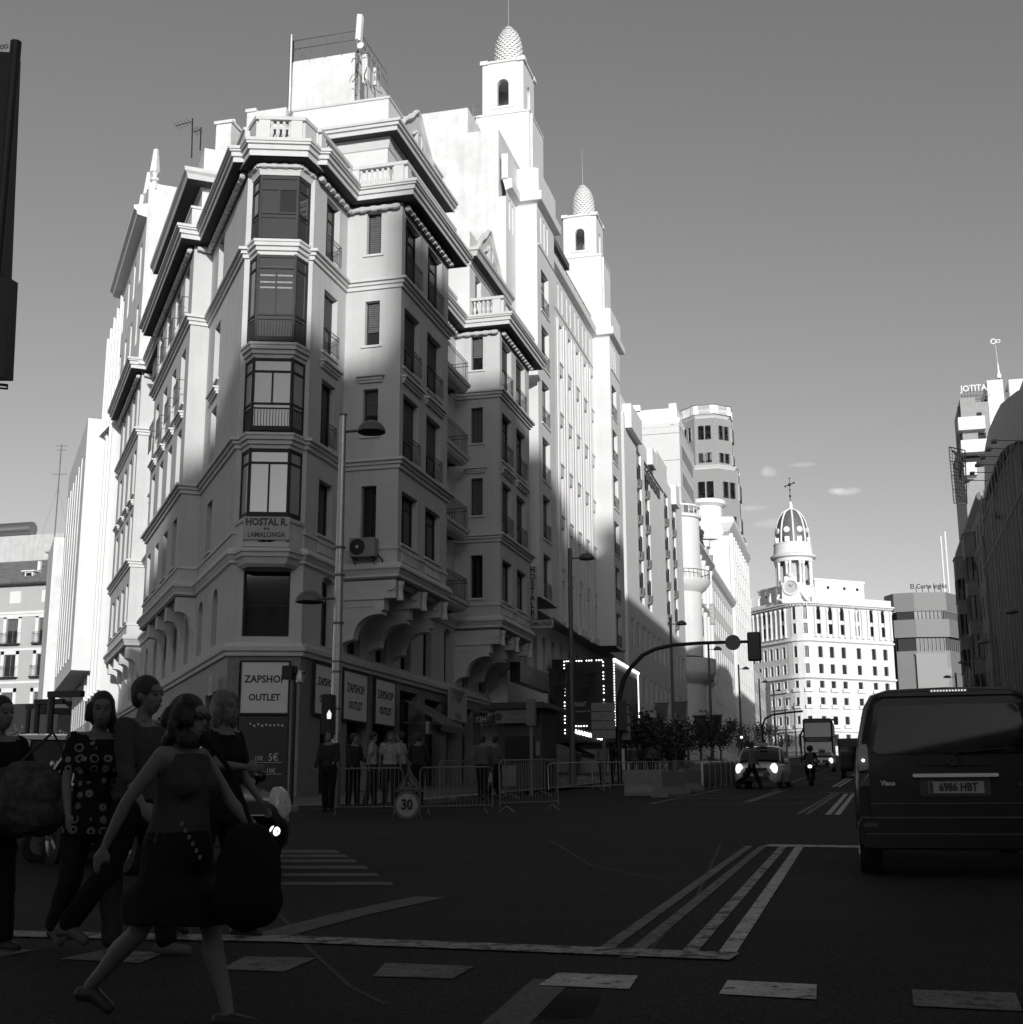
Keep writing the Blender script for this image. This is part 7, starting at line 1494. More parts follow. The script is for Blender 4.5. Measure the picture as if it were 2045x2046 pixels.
def plate(t, txt, x, y, z, rz, m=PLT, w=.52, h=.115, side=-1, tilt=0):
    mb = MB(); mb.box(x - w / 2, x + w / 2, min(y, y + side * .012), max(y, y + side * .012), z - h / 2, z + h / 2); o = mb.build('number_plate', m, t); mb = MB(); mb.box(x - w / 2 + .005, x - w / 2 + .045, min(y + side * .012, y + side * .014), max(y + side * .012, y + side * .014), z - h / 2 + .005, z + h / 2 - .005); mb.build('plate_band', mat('blue_plate_band', .05, .5, var=0), o)
    lt = lettering(txt, .108, None, (0, 0, 0), 0, M.black, .002, sx=.93, bold=.003); lt.parent = o; lt.location = (x + .02, y + side * .016, z - .0); 
    if side > 0: lt.rotation_euler = (0, 0, pi)
    return o
# ---- black people carrier ahead, seen from behind
van = thingL('black_van', 'black people carrier seen from behind, filling the right edge', 'van', (.84, 14.05, gz(14.1)), None, .0)
zg = 0
def vsec(k, zt, w): # half section: from sill to roof centre
    return [(w * .93, .32), (w, .5), (w * 1.0, .95), (w * .985, 1.12), (w * .93, 1.42), (w * .86, zt - .2), (w * .78, zt - .07), (w * .6, zt - .015), (0, zt)]
mb = MB(); secs = []
for y, zt, w in ((0.0, 1.86, .90), (.04, 1.89, .93), (.25, 1.91, .95), (1.5, 1.93, .96), (3.0, 1.90, .96), (3.5, 1.78, .95)): secs.append((y, vsec(0, zt, w)))
for y, zt, w in ((4.1, 1.25, .93), (4.7, 1.05, .86), (4.85, .8, .8)): secs.append((y, [(w * .93, .32), (w, .5), (w, .62), (w, .7), (w * .98, .75), (w * .9, zt - .08), (w * .8, zt - .03), (w * .6, zt - .01), (0, zt)]))
skin(mb, secs); rear = vsec(0, 1.86, .90); V = [(x, 0.0, z) for x, z in rear]; mb.poly([(x, -.0, z) for x, z in rear] + [(-x, -.0, z) for x, z in rear[:-1][::-1]]); mb.build('body', PB, van)
def lean(z): return -.10 + max(0, (z - 1.0)) * .12 # rear face leans forward towards the roof
def rpanel(mb, pts, y0, th):
    n = len(pts); a = [(x, y0 + lean(z), z) for x, z in pts]; b = [(x, y0 + lean(z) + th, z) for x, z in pts]; mb.mesh(a + b, [tuple(range(n)), tuple(range(2 * n - 1, n - 1, -1))] + [(i, n + i, n + (i + 1) % n, (i + 1) % n) for i in range(n)])
def rrect(x0, x1, z0, z1, r=.05, k=4):
    P = []
    for cx, cz, a0 in ((x1 - r, z1 - r, 0), (x0 + r, z1 - r, pi / 2), (x0 + r, z0 + r, pi), (x1 - r, z0 + r, 1.5 * pi)): P += [(cx + r * cos(a0 + pi / 2 * i / k), cz + r * sin(a0 + pi / 2 * i / k)) for i in range(k + 1)]
    return P[::-1]
mb = MB(); rpanel(mb, [(-.80, .52), (.80, .52), (.84, 1.05), (.72, 1.74), (.62, 1.80), (-.62, 1.80), (-.72, 1.74), (-.84, 1.05)], -.02, .12); o = mb.build('tailgate', PB, van); bevel(o, .018, 3)
mb = MB(); rpanel(mb, [(-.70, 1.22), (.70, 1.22), (.745, 1.26), (.66, 1.68), (.62, 1.71), (-.62, 1.71), (-.66, 1.68), (-.745, 1.26)], -.035, .02); mb.build('rear_window', mat('rear_glass', .006, .03, var=0, spec=.35), van)
mb = MB(); rpanel(mb, rrect(-.33, .37, 1.10, 1.19, .04), -.03, .02); mb.build('gloss_strip', TINT, van)
mb = MB(); zc = 1.145; mb.lathe((.0, -.04 + lean(zc), zc), [(.01, .0), (.048, 0), (.055, .01), (.048, .012), (.01, .012)], 18, az=(0, -1, 0), ax=(1, 0, 0)); mb.build('round_badge', PD, van)
mb = MB(); rpanel(mb, rrect(-.38, .42, .985, 1.02, .015), -.075, .06); o = mb.build('handle_trim', mat('bright_trim', .75, .3, var=0), van)
mb = MB(); rpanel(mb, rrect(-.32, .34, .80, .985, .03), -.026, .02); mb.build('plate_recess', mat('recess_plastic', .07, .6, var=.2, scale=8), van)
plate(van, '6986 HBT', .02, -.035 + lean(.9), .885, 0)
o = lettering('Viano', .07, None, (0, 0, 0), 0, M.silver, .004, bold=.003, name='model_lettering'); o.parent = van; o.location = (-.62, -.03 + lean(.93), .93)
o = lettering('BlueEF', .05, None, (0, 0, 0), 0, mat('dim_letters', .12), .004, name='trim_lettering'); o.parent = van; o.location = (.66, -.03 + lean(.91), .91)
for s in (-1, 1):
    mb = MB(); rpanel(mb, [(s * .80, 1.06), (s * .905, 1.04), (s * .915, 1.1), (s * .90, 1.28), (s * .875, 1.33), (s * .80, 1.33), (s * .785, 1.28), (s * .785, 1.1)], -.02, .2); o = mb.build('tail_light', TL, van); bevel(o, .012); mb = MB(); mb.ball((s * .845, -.03 + lean(1.16), 1.16), .014, 8, 6); mb.build('lamp_bulb', M.bulb, o)
    mb = MB(); rpanel(mb, rrect(s * .845 - .05, s * .845 + .05, .9, 1.03, .01), -.015, .1); mb.build('reverse_light', mat('dark_lens', .05, .15, var=0), van)
    mb = MB(); mb.box(s * .93, s * 1.13, 2.55, 2.68, 1.12, 1.36); o = mb.build('wing_mirror', PD, van); bevel(o, .05, 3)
    for y in (.72, 3.9): wheel(van, s * .82, y, .33, .22)
mb = MB(); rpanel(mb, rrect(-.93, .93, .28, .60, .08), -.08, .3); o = mb.build('rear_bumper', PB, van); bevel(o, .02)
mb = MB(); rpanel(mb, rrect(-.9, .9, .585, .60, .005), -.10, .05); rpanel(mb, rrect(-.86, .86, .43, .44, .004), -.09, .02); rpanel(mb, rrect(-.80, .80, .725, .735, .004), -.026, .02); mb.build('trim_lines', mat('trim_line', .08, .4, var=0), van)
mb = MB(); rpanel(mb, rrect(-.87, -.74, .50, .54, .02), -.09, .03); mb.build('reflector', mat('dark_lens', .05), van)
mb = MB(); rpanel(mb, [(-.66, 1.79), (.66, 1.79), (.60, 1.86), (-.60, 1.86)], -.02, .25); o = mb.build('roof_spoiler', PB, van); bevel(o, .015)
mb = MB(); rpanel(mb, rrect(-.16, .20, 1.835, 1.865, .008), -.035, .03); o = mb.build('brake_light_strip', mat('pale_lens', .3, .3, var=0), van); mb = MB()
for k in range(12): mb.ball((-.14 + k * .029, -.04 + lean(1.85), 1.85), .009, 6, 4)
mb.build('brake_leds', mat('dim_led', .7, emit=.8, var=0), o, kind='stuff')
mb = MB(); mb.tube([(.02, -.06 + lean(1.2), 1.2), (.05, -.07 + lean(1.22), 1.225), (.5, -.065 + lean(1.26), 1.26)], .011, 5); mb.build('rear_wiper', PD, van)
van.scale = (1.0, 1, .985)
# ---- generic car
def car(name, label, cat, loc, rz, paint, L=4.3, W=1.78, H=1.55, lit=True, group=None, roofsign=False, hood=.98, ptxt=None, suv=False, pm=None):
    """front towards -y"""
    t = thingL(name, label, cat, loc, group, rz); w = W / 2; mb = MB(); belt = hood + .02
    def low(y, zb, zt, ww): return (y, [(ww * .86, zb), (ww * .98, zb + .08), (ww, (zb + zt) / 2), (ww * .97, zt - .1), (ww * .86, zt - .015), (ww * .5, zt + .025), (0, zt + .035)])
    S = [low(0, .42, .68, w * .58), low(.06, .28, .74, w * .78), low(.2, .24, .80, w * .92), low(.45, .22, .87, w * .98), low(1.0, .22, hood, w), low(1.3, .22, belt, w), low(L - .9, .24, belt + .03, w), low(L - .3, .28, belt, w * .95), low(L - .05, .35, belt - .1, w * .8), low(L, .45, .8, w * .65)]
    skin(mb, S); mb.build('body', paint, t)
    mb = MB(); cw = w * .93
    def cab(y, z, ww, zt=None): return (y, [(cw, belt - .03), (cw * .97, belt + .06), (ww, z - .1), (ww * .93, z - .02), (ww * .6, z + .012), (0, z + .018)])
    C = [cab(1.05, belt + .08, cw * .95), cab(1.45, belt + (H - belt) * .55, cw * .88), cab(1.85, H - .06, cw * .82), cab(2.4, H, cw * .82), cab(L - 1.1, H - .03, cw * .80), cab(L - .5, H - .15, cw * .78), cab(L - .18, belt + .1, cw * .85)]
    skin(mb, C); mb.build('windows', TINT, t)
    mb = MB(); R = [(y, [(pr[2][0] * 1.012, pr[2][1] + .03), (pr[3][0] * 1.012, pr[3][1] + .012), (pr[4][0], pr[4][1] + .012), (0, pr[5][1] + .012)]) for y, pr in C[2:6]]; skin(mb, R); mb.build('roof', paint, t)
    mb = MB()
    for s in (-1, 1):
        P = [(s * cw * .965, C[0][0] - .02, belt + .05), (s * cw * .9, 1.45, belt + (H - belt) * .55 - .02), (s * cw * .83, 1.85, H - .08)]; mb.tube(P, .035, 6); mb.tube([(s * cw * .99, 2.75, belt), (s * cw * .835, 2.7, H - .1)], .035, 6); mb.tube([(s * cw * .97, L - .35, belt), (s * cw * .80, L - .75, H - .12)], .06, 6)
    mb.build('pillars', paint, t)
    for s in (-1, 1):
        for y in (.82, L - .85): wheel(t, s * (w - .1), y, .32 if not suv else .35, .2)
        mb = MB(); mb.lathe((s * w * .74, .13, hood - .24), [(.01, .07), (.1, .06), (.13, .02), (.14, -.05)], 16, az=(s * .35, -1, .25), ax=(1, 0, 0), sy=1.5); o = mb.build('headlight', LIT if lit else HL, t)
        if suv: mb = MB(); mb.lathe((s * w * .62, .03, .46), [(.01, .03), (.045, .025), (.055, 0), (.06, -.04)], 14, az=(s * .2, -1, 0), ax=(1, 0, 0)); mb.build('fog_light', LIT if s > 0 else HL, t)
        mb = MB(); mb.ball((s * (w + .1), 1.35, belt + .08), .1, 10, 8, 1, .6, .8); o = mb.build('wing_mirror', paint, t)
    mb = MB(); mb.box(-w * .45, w * .45, -.015, .1, hood - .36, hood - .22); mb.box(-w * .5, w * .5, -.01, .1, .3, .44); mb.build('grille', PD, t)
    mb = MB(); mb.tube([(-w * .46, -.03, hood - .37), (w * .46, -.03, hood - .37)], .012, 5); mb.lathe((0, -.04, hood - .29), [(.04, 0), (.055, 0), (.055, .012), (.04, .012)], 14, az=(0, -1, 0), ax=(1, 0, 0)); mb.build('chrome_trim', M.chrome, t)
    plate(t, ptxt or '', 0, -.03, .53, 0, PLT if pm is None else pm)
    if roofsign: mb = MB(); mb.box(-.22, .22, 1.95, 2.15, H + .0, H + .14); o = mb.build('roof_sign', mat('taxi_sign', .3, .5), t); bevel(o, .02)
    return t
# black compact suv, front towards the viewpoint, behind the walkers
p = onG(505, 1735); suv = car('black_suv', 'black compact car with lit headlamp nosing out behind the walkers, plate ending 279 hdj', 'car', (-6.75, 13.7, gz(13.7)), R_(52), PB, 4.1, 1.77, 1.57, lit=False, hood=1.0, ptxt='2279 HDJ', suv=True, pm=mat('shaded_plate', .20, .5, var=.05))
# white taxi behind at the left
wt = car('white_taxi', 'white taxi side-on at the left edge behind the walkers, small v on its side', 'car', (-14.3, 18.2, gz(18.2)), R_(-98), PW, 4.5, 1.8, 1.62, lit=False, hood=1.05)
lt = lettering('V', .16, None, (0, 0, 0), 0, M.black, .002); lt.parent = wt; lt.location = (-.9, 2.2, .9)
# oncoming taxi
p = onG(1513, 1577); car('oncoming_taxi', 'pale oncoming taxi with lit headlamps and roof sign waiting at the far crossing', 'taxi', (p.x, p.y, gz(p.y)), R_(-3), PW, 4.5, 1.78, 1.66, roofsign=True, hood=1.0)
p = onG(1643, 1543); car('distant_car', 'small distant pale car with one bright lamp in front of the bus', 'car', (p.x, p.y, gz(p.y)), R_(0), mat('grey_car_paint', .3, .3, var=0, coat=.5), 4.2, 1.7, 1.45, roofsign=True)
# double decker bus
p = onG(1632, 1535); b = thingL('double_decker_bus', 'dark double decker bus coming down the street behind the motor scooter', 'bus', (p.x, p.y + 8, gz(p.y + 8))); mb = MB(); mb.box(-1.25, 1.25, 0, 10, .35, 4.15); o = mb.build('body', mat('dark_bus_paint', .04, .4, var=.1), b); bevel(o, .22, 4); mb = MB(); mb.box(-1.1, 1.1, -.03, .02, 2.55, 3.75); mb.box(-1.12, 1.12, -.03, .02, 1.0, 2.1); mb.build('windscreen', TINT, b); mb = MB(); mb.box(-.8, .8, -.04, 0, 2.15, 2.45); mb.build('route_display', M.lamp, b)
for s in (-1, 1):
    for y in (1.5, 8): wheel(b, s * 1.1, y, .48, .28)
    mb = MB(); mb.ball((s * .95, -.02, .75), .1, 8, 6); mb.build('headlight', LIT, b); mb = MB(); mb.tube([(s * 1.2, 0, 2.6), (s * 1.5, -.25, 2.5), (s * 1.5, -.25, 2.0)], .05, 5); mb.build('wing_mirror', PD, b)
# dark lorry just left of the van
p = onG(1708, 1520); b = thingL('dark_truck', 'dark truck far ahead, partly hidden by the black van', 'truck', (onY(1712, 1500, 70).x, 70, gz(70))); mb = MB(); mb.box(-.9, 1.2, 0, 6, .5, onY(1712, 1475, 70).z - gz(70)); o = mb.build('body', mat('dark_bus_paint', .04), b); bevel(o, .08); mb = MB(); mb.box(-.8, 1.1, -.03, 0, .9, 1.6); mb.build('tail_panel', TINT, b)
for s in (-.7, 1.0): wheel(b, s, .9, .42, .25)
# ---- scooter with rider
def scooter(t, lit=True):
    for y, nm in ((0, 'front_wheel'), (1.3, 'rear_wheel')):
        mb = MB(); mb.lathe((-.06, y, .24), [(.15, 0), (.23, 0), (.25, .03), (.25, .09), (.23, .12), (.15, .12)], 18, az=(1, 0, 0), ax=(0, 1, 0)); w_ = mb.build(nm, M.rubber, t); mb = MB(); mb.lathe((-.03, y, .24), [(.02, 0), (.14, 0), (.15, .03), (.14, .06), (.02, .06)], 14, az=(1, 0, 0), ax=(0, 1, 0)); mb.build('rim', M.galv, w_)
    mb = MB(); skin(mb, [(-.02, [(.05, .42), (.1, .5), (.08, .62), (0, .64)]), (.12, [(.1, .3), (.2, .5), (.22, .8), (0, .98)]), (.25, [(.1, .28), (.2, .5), (.18, .85), (0, 1.0)]), (.32, [(.05, .28), (.12, .5), (.1, .8), (0, .9)])]); mb.build('front_fairing', PB, t)
    mb = MB(); skin(mb, [(.3, [(.12, .22), (.16, .26), (.14, .3), (0, .3)]), (.7, [(.14, .22), (.18, .28), (.16, .34), (0, .34)]), (.85, [(.1, .25), (.18, .45), (.15, .68), (0, .72)]), (1.5, [(.08, .4), (.15, .55), (.13, .72), (0, .76)]), (1.6, [(.03, .5), (.06, .58), (.05, .66), (0, .68)])]); mb.build('rear_body', PB, t)
    mb = MB(); mb.box(-.13, .13, .82, 1.5, .72, .8); o = mb.build('seat', PD, t); bevel(o, .03, 3); mb = MB(); mb.tube([(-.3, .3, 1.02), (0, .25, 1.0), (.3, .3, 1.02)], .018, 6); mb.tube([(0, .25, 1.0), (0, .02, .3)], .03, 6)
    for s in (-1, 1): mb.tube([(s * .24, .28, 1.02), (s * .32, .22, 1.2)], .008, 4); mb.ball((s * .33, .22, 1.24), .06, 8, 6, 1.2, .3, .8)
    mb.build('handlebar', M.galv, t); mb = MB(); mb.poly([(-.17, .06, .95), (.17, .06, .95), (.13, .2, 1.28), (-.13, .2, 1.28)]); mb.build('windshield', TINT, t)
    mb = MB(); mb.ball((0, .0, .78), .09, 12, 8, 1, .6, .8); mb.build('headlight', LIT if lit else HL, t)
p = onG(1621, 1571); sc = thingL('motor_scooter', 'dark scooter with bright headlamp, ridden towards the viewpoint', 'scooter', (p.x, p.y, gz(p.y))); scooter(sc)
sp = onG(62, 1728); sc2 = thingL('parked_scooter', 'black scooter with bright chrome front between the walkers at lower left', 'scooter', (sp.x - .1, sp.y + .3, gz(sp.y)), None, R_(-35)); scooter(sc2, False)
# ================================================================ people
SK = mat('skin', .15, .6, var=.08, scale=6, spec=.3); HD = mat('dark_hair', .018, .6, var=.3, scale=30, bump=.6, bscale=90); HB = mat('fair_hair', .12, .55, var=.4, scale=30, bump=.6, bscale=90)
def fabric(name, v, **k): return mat(name, v, .92, var=k.get('var', .15), scale=k.get('scale', 6), bump=.5, bscale=70, spec=.15)
def circles_mat():
    if 'circle_print' in MATS: return MATS['circle_print']
    m = fabric('circle_print', .02); t = m.node_tree; N, L = t.nodes, t.links; b = N['Principled BSDF']
    tc = N.new('ShaderNodeTexCoord'); mp = N.new('ShaderNodeMapping'); mp.inputs['Scale'].default_value = (13, 13, 13); L.new(tc.outputs['Object'], mp.inputs[0])
    v = N.new('ShaderNodeTexVoronoi'); v.inputs['Scale'].default_value = 1; v.inputs['Randomness'].default_value = .25; L.new(mp.outputs[0], v.inputs['Vector'])
    r = N.new('ShaderNodeValToRGB'); e = r.color_ramp; e.interpolation = 'CONSTANT'; e.elements[0].color = (.012,) * 3 + (1,); e.elements[1].position = .24; e.elements[1].color = (.22,) * 3 + (1,); q = e.elements.new(.40); q.color = (.015,) * 3 + (1,)
    L.new(v.outputs['Distance'], r.inputs[0]); L.new(r.outputs[0], b.inputs['Base Color']); return m
def loft(mb, rings, n=16):
    """rings: (centre, rx (left-right), ry (front-back), [tilt axis x dir]) in body space x=forward y=left z=up"""
    vs = []
    for c, rx, ry in rings: vs += [(c[0] + ry * cos(2 * pi * k / n), c[1] + rx * sin(2 * pi * k / n), c[2]) for k in range(n)]
    m = len(rings); fs = [(i * n + k, i * n + (k + 1) % n, (i + 1) * n + (k + 1) % n, (i + 1) * n + k) for i in range(m - 1) for k in range(n)]; fs += [tuple(range(n - 1, -1, -1)), tuple(range((m - 1) * n, m * n))]
    mb.mesh(vs, fs, True)
def caps(mb, pts, rs, n=12):
    mb.tube(pts, rs, n); 
    for p, r in zip(pts, rs): mb.ball(p, r, n, 8)
def rmesh(name, mb, m, parent, vox, sm=6, kind=None, disp=0):
    me = mb.data(name); tmp = bpy.data.objects.new('tmp', me); COL.objects.link(tmp)
    r = tmp.modifiers.new('r', 'REMESH'); r.mode = 'VOXEL'; r.voxel_size = vox; r.use_smooth_shade = True
    s = tmp.modifiers.new('s', 'SMOOTH'); s.factor = .5; s.iterations = sm
    if disp:
        tx = bpy.data.textures.get('folds') or bpy.data.textures.new('folds', 'CLOUDS'); tx.noise_scale = .11
        d = tmp.modifiers.new('d', 'DISPLACE'); d.texture = tx; d.strength = disp; d.mid_level = .5; d.texture_coords = 'LOCAL'
    dg = bpy.context.evaluated_depsgraph_get(); m2 = bpy.data.meshes.new_from_object(tmp.evaluated_get(dg)); bpy.data.objects.remove(tmp); m2.name = name; m2.materials.clear(); m2.materials.append(m)
    for p in m2.polygons: p.use_smooth = True
    o = bpy.data.objects.new(name, m2); COL.objects.link(o); o.parent = parent; return o
V3 = Vector
def rotY(v, a): return V3((v.x * cos(a) + v.z * sin(a), v.y, -v.x * sin(a) + v.z * cos(a)))
def person(label, loc, rz, H=1.72, hips=(20, -18), knees=(8, 30), arms=(-15, 20), elbows=(15, 25), spread=(8, 8), head_yaw=0, head_pitch=0, female=False, belly=1., hair='short', hairm=None, top=('shirt', None, 'long'), bottom=('trousers', None), shoe=None, vox=.012, sunglasses=False, hands=True, detail=True, armfix=None, skinm=None, group=None):
    """x forward, y left.  arms: swing angle of shoulder, + = forward (degrees)"""
    t = thingL('person', label, 'person', loc, group, rz); k = H / 1.75; s_ = .92 if female else 1.0; S = skinm or SK
    pel = V3((0, 0, .93 * k)); chest = V3((.01, 0, 1.30 * k)); neck = V3((.0, 0, 1.47 * k)); hd = V3((.035, 0, 1.615 * k))
    J = {}
    for i, sd_ in enumerate((1, -1)):
        a = R_(hips[i]); kn = R_(knees[i]); hp = V3((0, sd_ * .095 * k, .90 * k)); kd = V3((sin(a), 0, -cos(a))); knee = hp + kd * .43 * k; sd2 = V3((sin(a - kn), 0, -cos(a - kn))); ank = knee + sd2 * .42 * k; J['hip', i], J['knee', i], J['ank', i], J['sh_dir', i] = hp, knee, ank, a - kn
        b = R_(arms[i]); sh = V3((0, sd_ * .185 * k * s_, 1.415 * k)); sp = R_(spread[i]); ud = V3((sin(b) * cos(sp), sd_ * sin(sp), -cos(b) * cos(sp))); el = sh + ud * .29 * k; c = b + R_(elbows[i]); fd = V3((sin(c) * cos(sp * .4), sd_ * sin(sp * .3), -cos(c) * cos(sp * .4))); wr = el + fd * .25 * k
        if armfix and armfix.get(i): el, wr = V3(armfix[i][0]) * k, V3(armfix[i][1]) * k; fd = (wr - el).normalized()
        J['sh', i], J['el', i], J['wr', i], J['fd', i] = sh, el, wr, fd
    low = min(J['ank', 0].z, J['ank', 1].z) - .075 * k; dz = -low
    for q in list(J):
        if isinstance(J[q], Vector) and q[0] != 'fd': J[q] = J[q] + V3((0, 0, dz))
    up = V3((0, 0, dz)); pel, chest, neck, hd = pel + up, chest + up, neck + up, hd + up
    f = 1.0
    def torso(mb, e, z0=None, z1=None, sh=True):
        R_t = [(pel + V3((0, 0, -.10)) * k, .15, .10), (pel + V3((0, 0, .0)), .170 * (1.06 if female else 1), .125 * belly), (pel + V3((0, 0, .10)) * 1, .155 * (.95 if female else 1), .115 * belly), (pel + V3((.01, 0, .2)) * 1, .145 * s_, .108 * belly), (chest + V3((.01, 0, -.05)), .160 * s_, .118 * (1.1 if female else 1)), (chest + V3((.005, 0, .05)), .172 * s_, .115), (chest + V3((0, 0, .12)), .15 * s_, .09), (neck + V3((0, 0, -.02)), .065, .06)]
        loft(mb, [(c, (rx * k + e), (ry * k + e)) for c, rx, ry in R_t], 18)
        if sh: caps(mb, [J['sh', 0] + V3((0, -.02, 0)), neck + V3((0, .05, -.05)) * 1, neck + V3((0, -.05, -.05)), J['sh', 1] + V3((0, .02, 0))], [.058 * k + e, .06 * k + e, .06 * k + e, .058 * k + e], 10)
        if female and detail:
            for sd_ in (1, -1): mb.ball(chest + V3((.085, sd_ * .075, -.03)), .07 * k + e, 12, 8)
    body = MB(); torso(body, 0)
    caps(body, [neck + V3((-.005, 0, -.03)), neck + V3((.01, 0, .06))], [.056 * k, .05 * k])
    for i, sd_ in enumerate((1, -1)):
        caps(body, [J['hip', i], J['hip', i].lerp(J['knee', i], .5), J['knee', i]], [.092 * k, .075 * k, .055 * k]); kn, an = J['knee', i], J['ank', i]; caps(body, [kn, kn.lerp(an, .3) + V3((-.015, 0, 0)), kn.lerp(an, .7), an], [.053 * k, .057 * k, .042 * k, .034 * k])
        caps(body, [J['sh', i], J['sh', i].lerp(J['el', i], .5), J['el', i]], [.05 * k * s_, .045 * k * s_, .037 * k * s_]); caps(body, [J['el', i], J['el', i].lerp(J['wr', i], .35), J['wr', i]], [.037 * k * s_, .038 * k * s_, .026 * k * s_])
        ad = J['sh_dir', i]; fwd = V3((cos(ad * .5), 0, sin(ad * .5) * 1)); toe = an + V3((cos(ad * .6) * .14, 0, min(0, sin(ad * .6) * .1) - .04)) * k; caps(body, [an, an + V3((-.04, 0, -.04)) * k, toe], [.034 * k, .03 * k, .026 * k])
        if hands:
            w, fd = J['wr', i], J['fd', i].normalized(); side = V3((0, 1, 0)); n_ = fd.cross(side).normalized(); pl = w + fd * .05 * k; body.mesh([], [])
            for q in range(5): u = (q - 2) * .015; caps(body, [w + fd * .01, pl + n_ * u * .8 + fd * .03 * k], [.02 * k, .016 * k], 8)
            for q in range(4):
                u = n_ * (.026 - q * .0175) * k; L = (.07, .078, .074, .058)[q] * k; a = pl + u + fd * .035 * k; curl = side * (-sd_) * (.35 + .12 * q); m1 = a + (fd + curl * .35).normalized() * L * .5; m2 = m1 + (fd + curl * 1.1).normalized() * L * .5; caps(body, [a, m1, m2], [.0105 * k, .0095 * k, .0085 * k], 8)
            a = w + fd * .025 * k + n_ * .02 * k; caps(body, [a, a + (fd * .6 + n_ * .8 - side * sd_ * .3).normalized() * .04 * k, a + (fd * .9 + n_ * .55 - side * sd_ * .3).normalized() * .07 * k], [.014 * k, .012 * k, .0095 * k], 8)
        else: body.ball(J['wr', i] + J['fd', i].normalized() * .06, .04 * k, 8, 6)
    hr = Matrix.Rotation(R_(head_yaw), 3, 'Z') @ Matrix.Rotation(R_(head_pitch), 3, 'Y'); H_ = lambda x, y, z: hd + hr @ (V3((x, y, z)) * k)
    def hball(mb, x, y, z, r, sx=1, sy=1, sz=1, n=14, m=10):
        vs = [H_(x + r * sx * cos(2 * pi * a / n) * sin(pi * b / m), y + r * sy * sin(2 * pi * a / n) * sin(pi * b / m), z + r * sz * cos(pi * b / m)) for b in range(m + 1) for a in range(n)]
        mb.mesh(vs, [(b * n + a, (b + 1) * n + a, (b + 1) * n + (a + 1) % n, b * n + (a + 1) % n) for b in range(m) for a in range(n)], True)
    hball(body, -.012, 0, .03, .095, 1.02, .80, 1.0); hball(body, .02, 0, -.04, .068, 1.0, .86, 1.15); hball(body, .05, 0, -.088, .026, 1, 1.0, .8); hball(body, .055, 0, .055, .045, .75, 1.2, .6)
    if detail:
        caps(body, [H_(.084, 0, .02), H_(.105, 0, -.018), H_(.096, 0, -.03)], [.009 * k, .013 * k, .012 * k], 8); hball(body, .083, 0, -.055, .02, .7, 1.15, .55)
        for sd_ in (1, -1): hball(body, .06, sd_ * .04, -.02, .024, .8, .8, .9); hball(body, -.01, sd_ * .078, -.005, .028, .7, .3, 1.1)
        caps(body, [H_(.085, .045, .04), H_(.092, 0, .036), H_(.085, -.045, .04)], [.008 * k] * 3, 6)
    bo_ = rmesh('body', body, S, t, vox if detail else vox * 1.3, 4)
    if detail:
        eb = MB()
        for sd_ in (1, -1): hball(eb, .083, sd_ * .031, .016, .0125, 1, 1, .8, 10, 6)
        eb.build('eyes', mat('eye', .10, .2, var=0), t)
        mb = MB(); hball(mb, .098, 0, -.058, .016, .35, 1.3, .32, 10, 6); mb.build('lips', mat('lips', .11, .5, var=0), t)
    # hair
    hm = hairm or HD; mb = MB(); hball(mb, -.026, 0, .048, .104, 1.02, .84, .95)
    if hair == 'short': hball(mb, -.05, 0, .0, .088, .85, .9, 1.0)
    if hair in ('bob', 'long'):
        hball(mb, -.045, 0, -.02, .10, .85, 1.0, 1.2); 
        for sd_ in (1, -1): caps(mb, [H_(.0, sd_ * .075, .04), H_(-.005, sd_ * .088, -.04), H_(-.01, sd_ * .085, -.12)], [.034 * k, .036 * k, .028 * k], 8)
        caps(mb, [H_(.05, .0, .095), H_(.08, .03, .07)], [.03 * k, .02 * k], 8)
    if hair == 'long': caps(mb, [H_(-.06, 0, -.02), H_(-.075, .0, -.14), H_(-.07, 0, -.22)], [.08 * k, .075 * k, .05 * k])
    if hair == 'wavy':
        rs = random.Random(4)
        for q in range(46):
            a = rs.uniform(.35, 2 * pi - .35); z = rs.uniform(-.13, .1); r = .085 + .02 * rs.random() - .04 * max(0, z) * 2; hball(mb, -.02 + r * cos(a) * 1.0 - .01, r * sin(a) * .95, z, .03 + .012 * rs.random(), 1, 1, 1.2, 8, 6)
    if hair == 'scarf': hball(mb, -.04, 0, -.01, .098, .95, .95, 1.15); caps(mb, [H_(-.05, .07, -.06), H_(-.06, .09, -.16), H_(-.04, .11, -.24)], [.04 * k, .035 * k, .015 * k], 8); caps(mb, [H_(.0, -.085, .03), H_(.0, -.09, -.05)], [.03 * k, .025 * k], 8)
    rmesh('hair', mb, hm, t, vox * .9 if detail else vox * 1.3, 2, disp=.012)
    if sunglasses:
        mb = MB()
        for sd_ in (1, -1): hball(mb, .098, sd_ * .033, .016, .029, .25, 1, .78, 14, 8); mb.tube([H_(.09, sd_ * .058, .022), H_(.0, sd_ * .085, .018)], .004, 5)
        mb.tube([H_(.104, .01, .02), H_(.104, -.01, .02)], .004, 5); mb.build('sunglasses', M.signd, t)
    # clothing
    typ, tm, sl = top; mb = MB(); e = .014; R0 = [(pel + V3((0, 0, .02 if typ != 'tunic' else -.1)), .185 * (1.05 if female else 1), .142 * belly), (pel + V3((0, 0, .10)), .168, .13 * belly), (pel + V3((.01, 0, .2)), .158 * s_, .122 * belly), (chest + V3((.01, 0, -.05)), .176 * s_, .134 * (1.06 if female else 1)), (chest + V3((.005, 0, .05)), .186 * s_, .128), (chest + V3((0, 0, .12)), .16 * s_, .104), (neck + V3((-.004, 0, -.045)), .085, .074)]
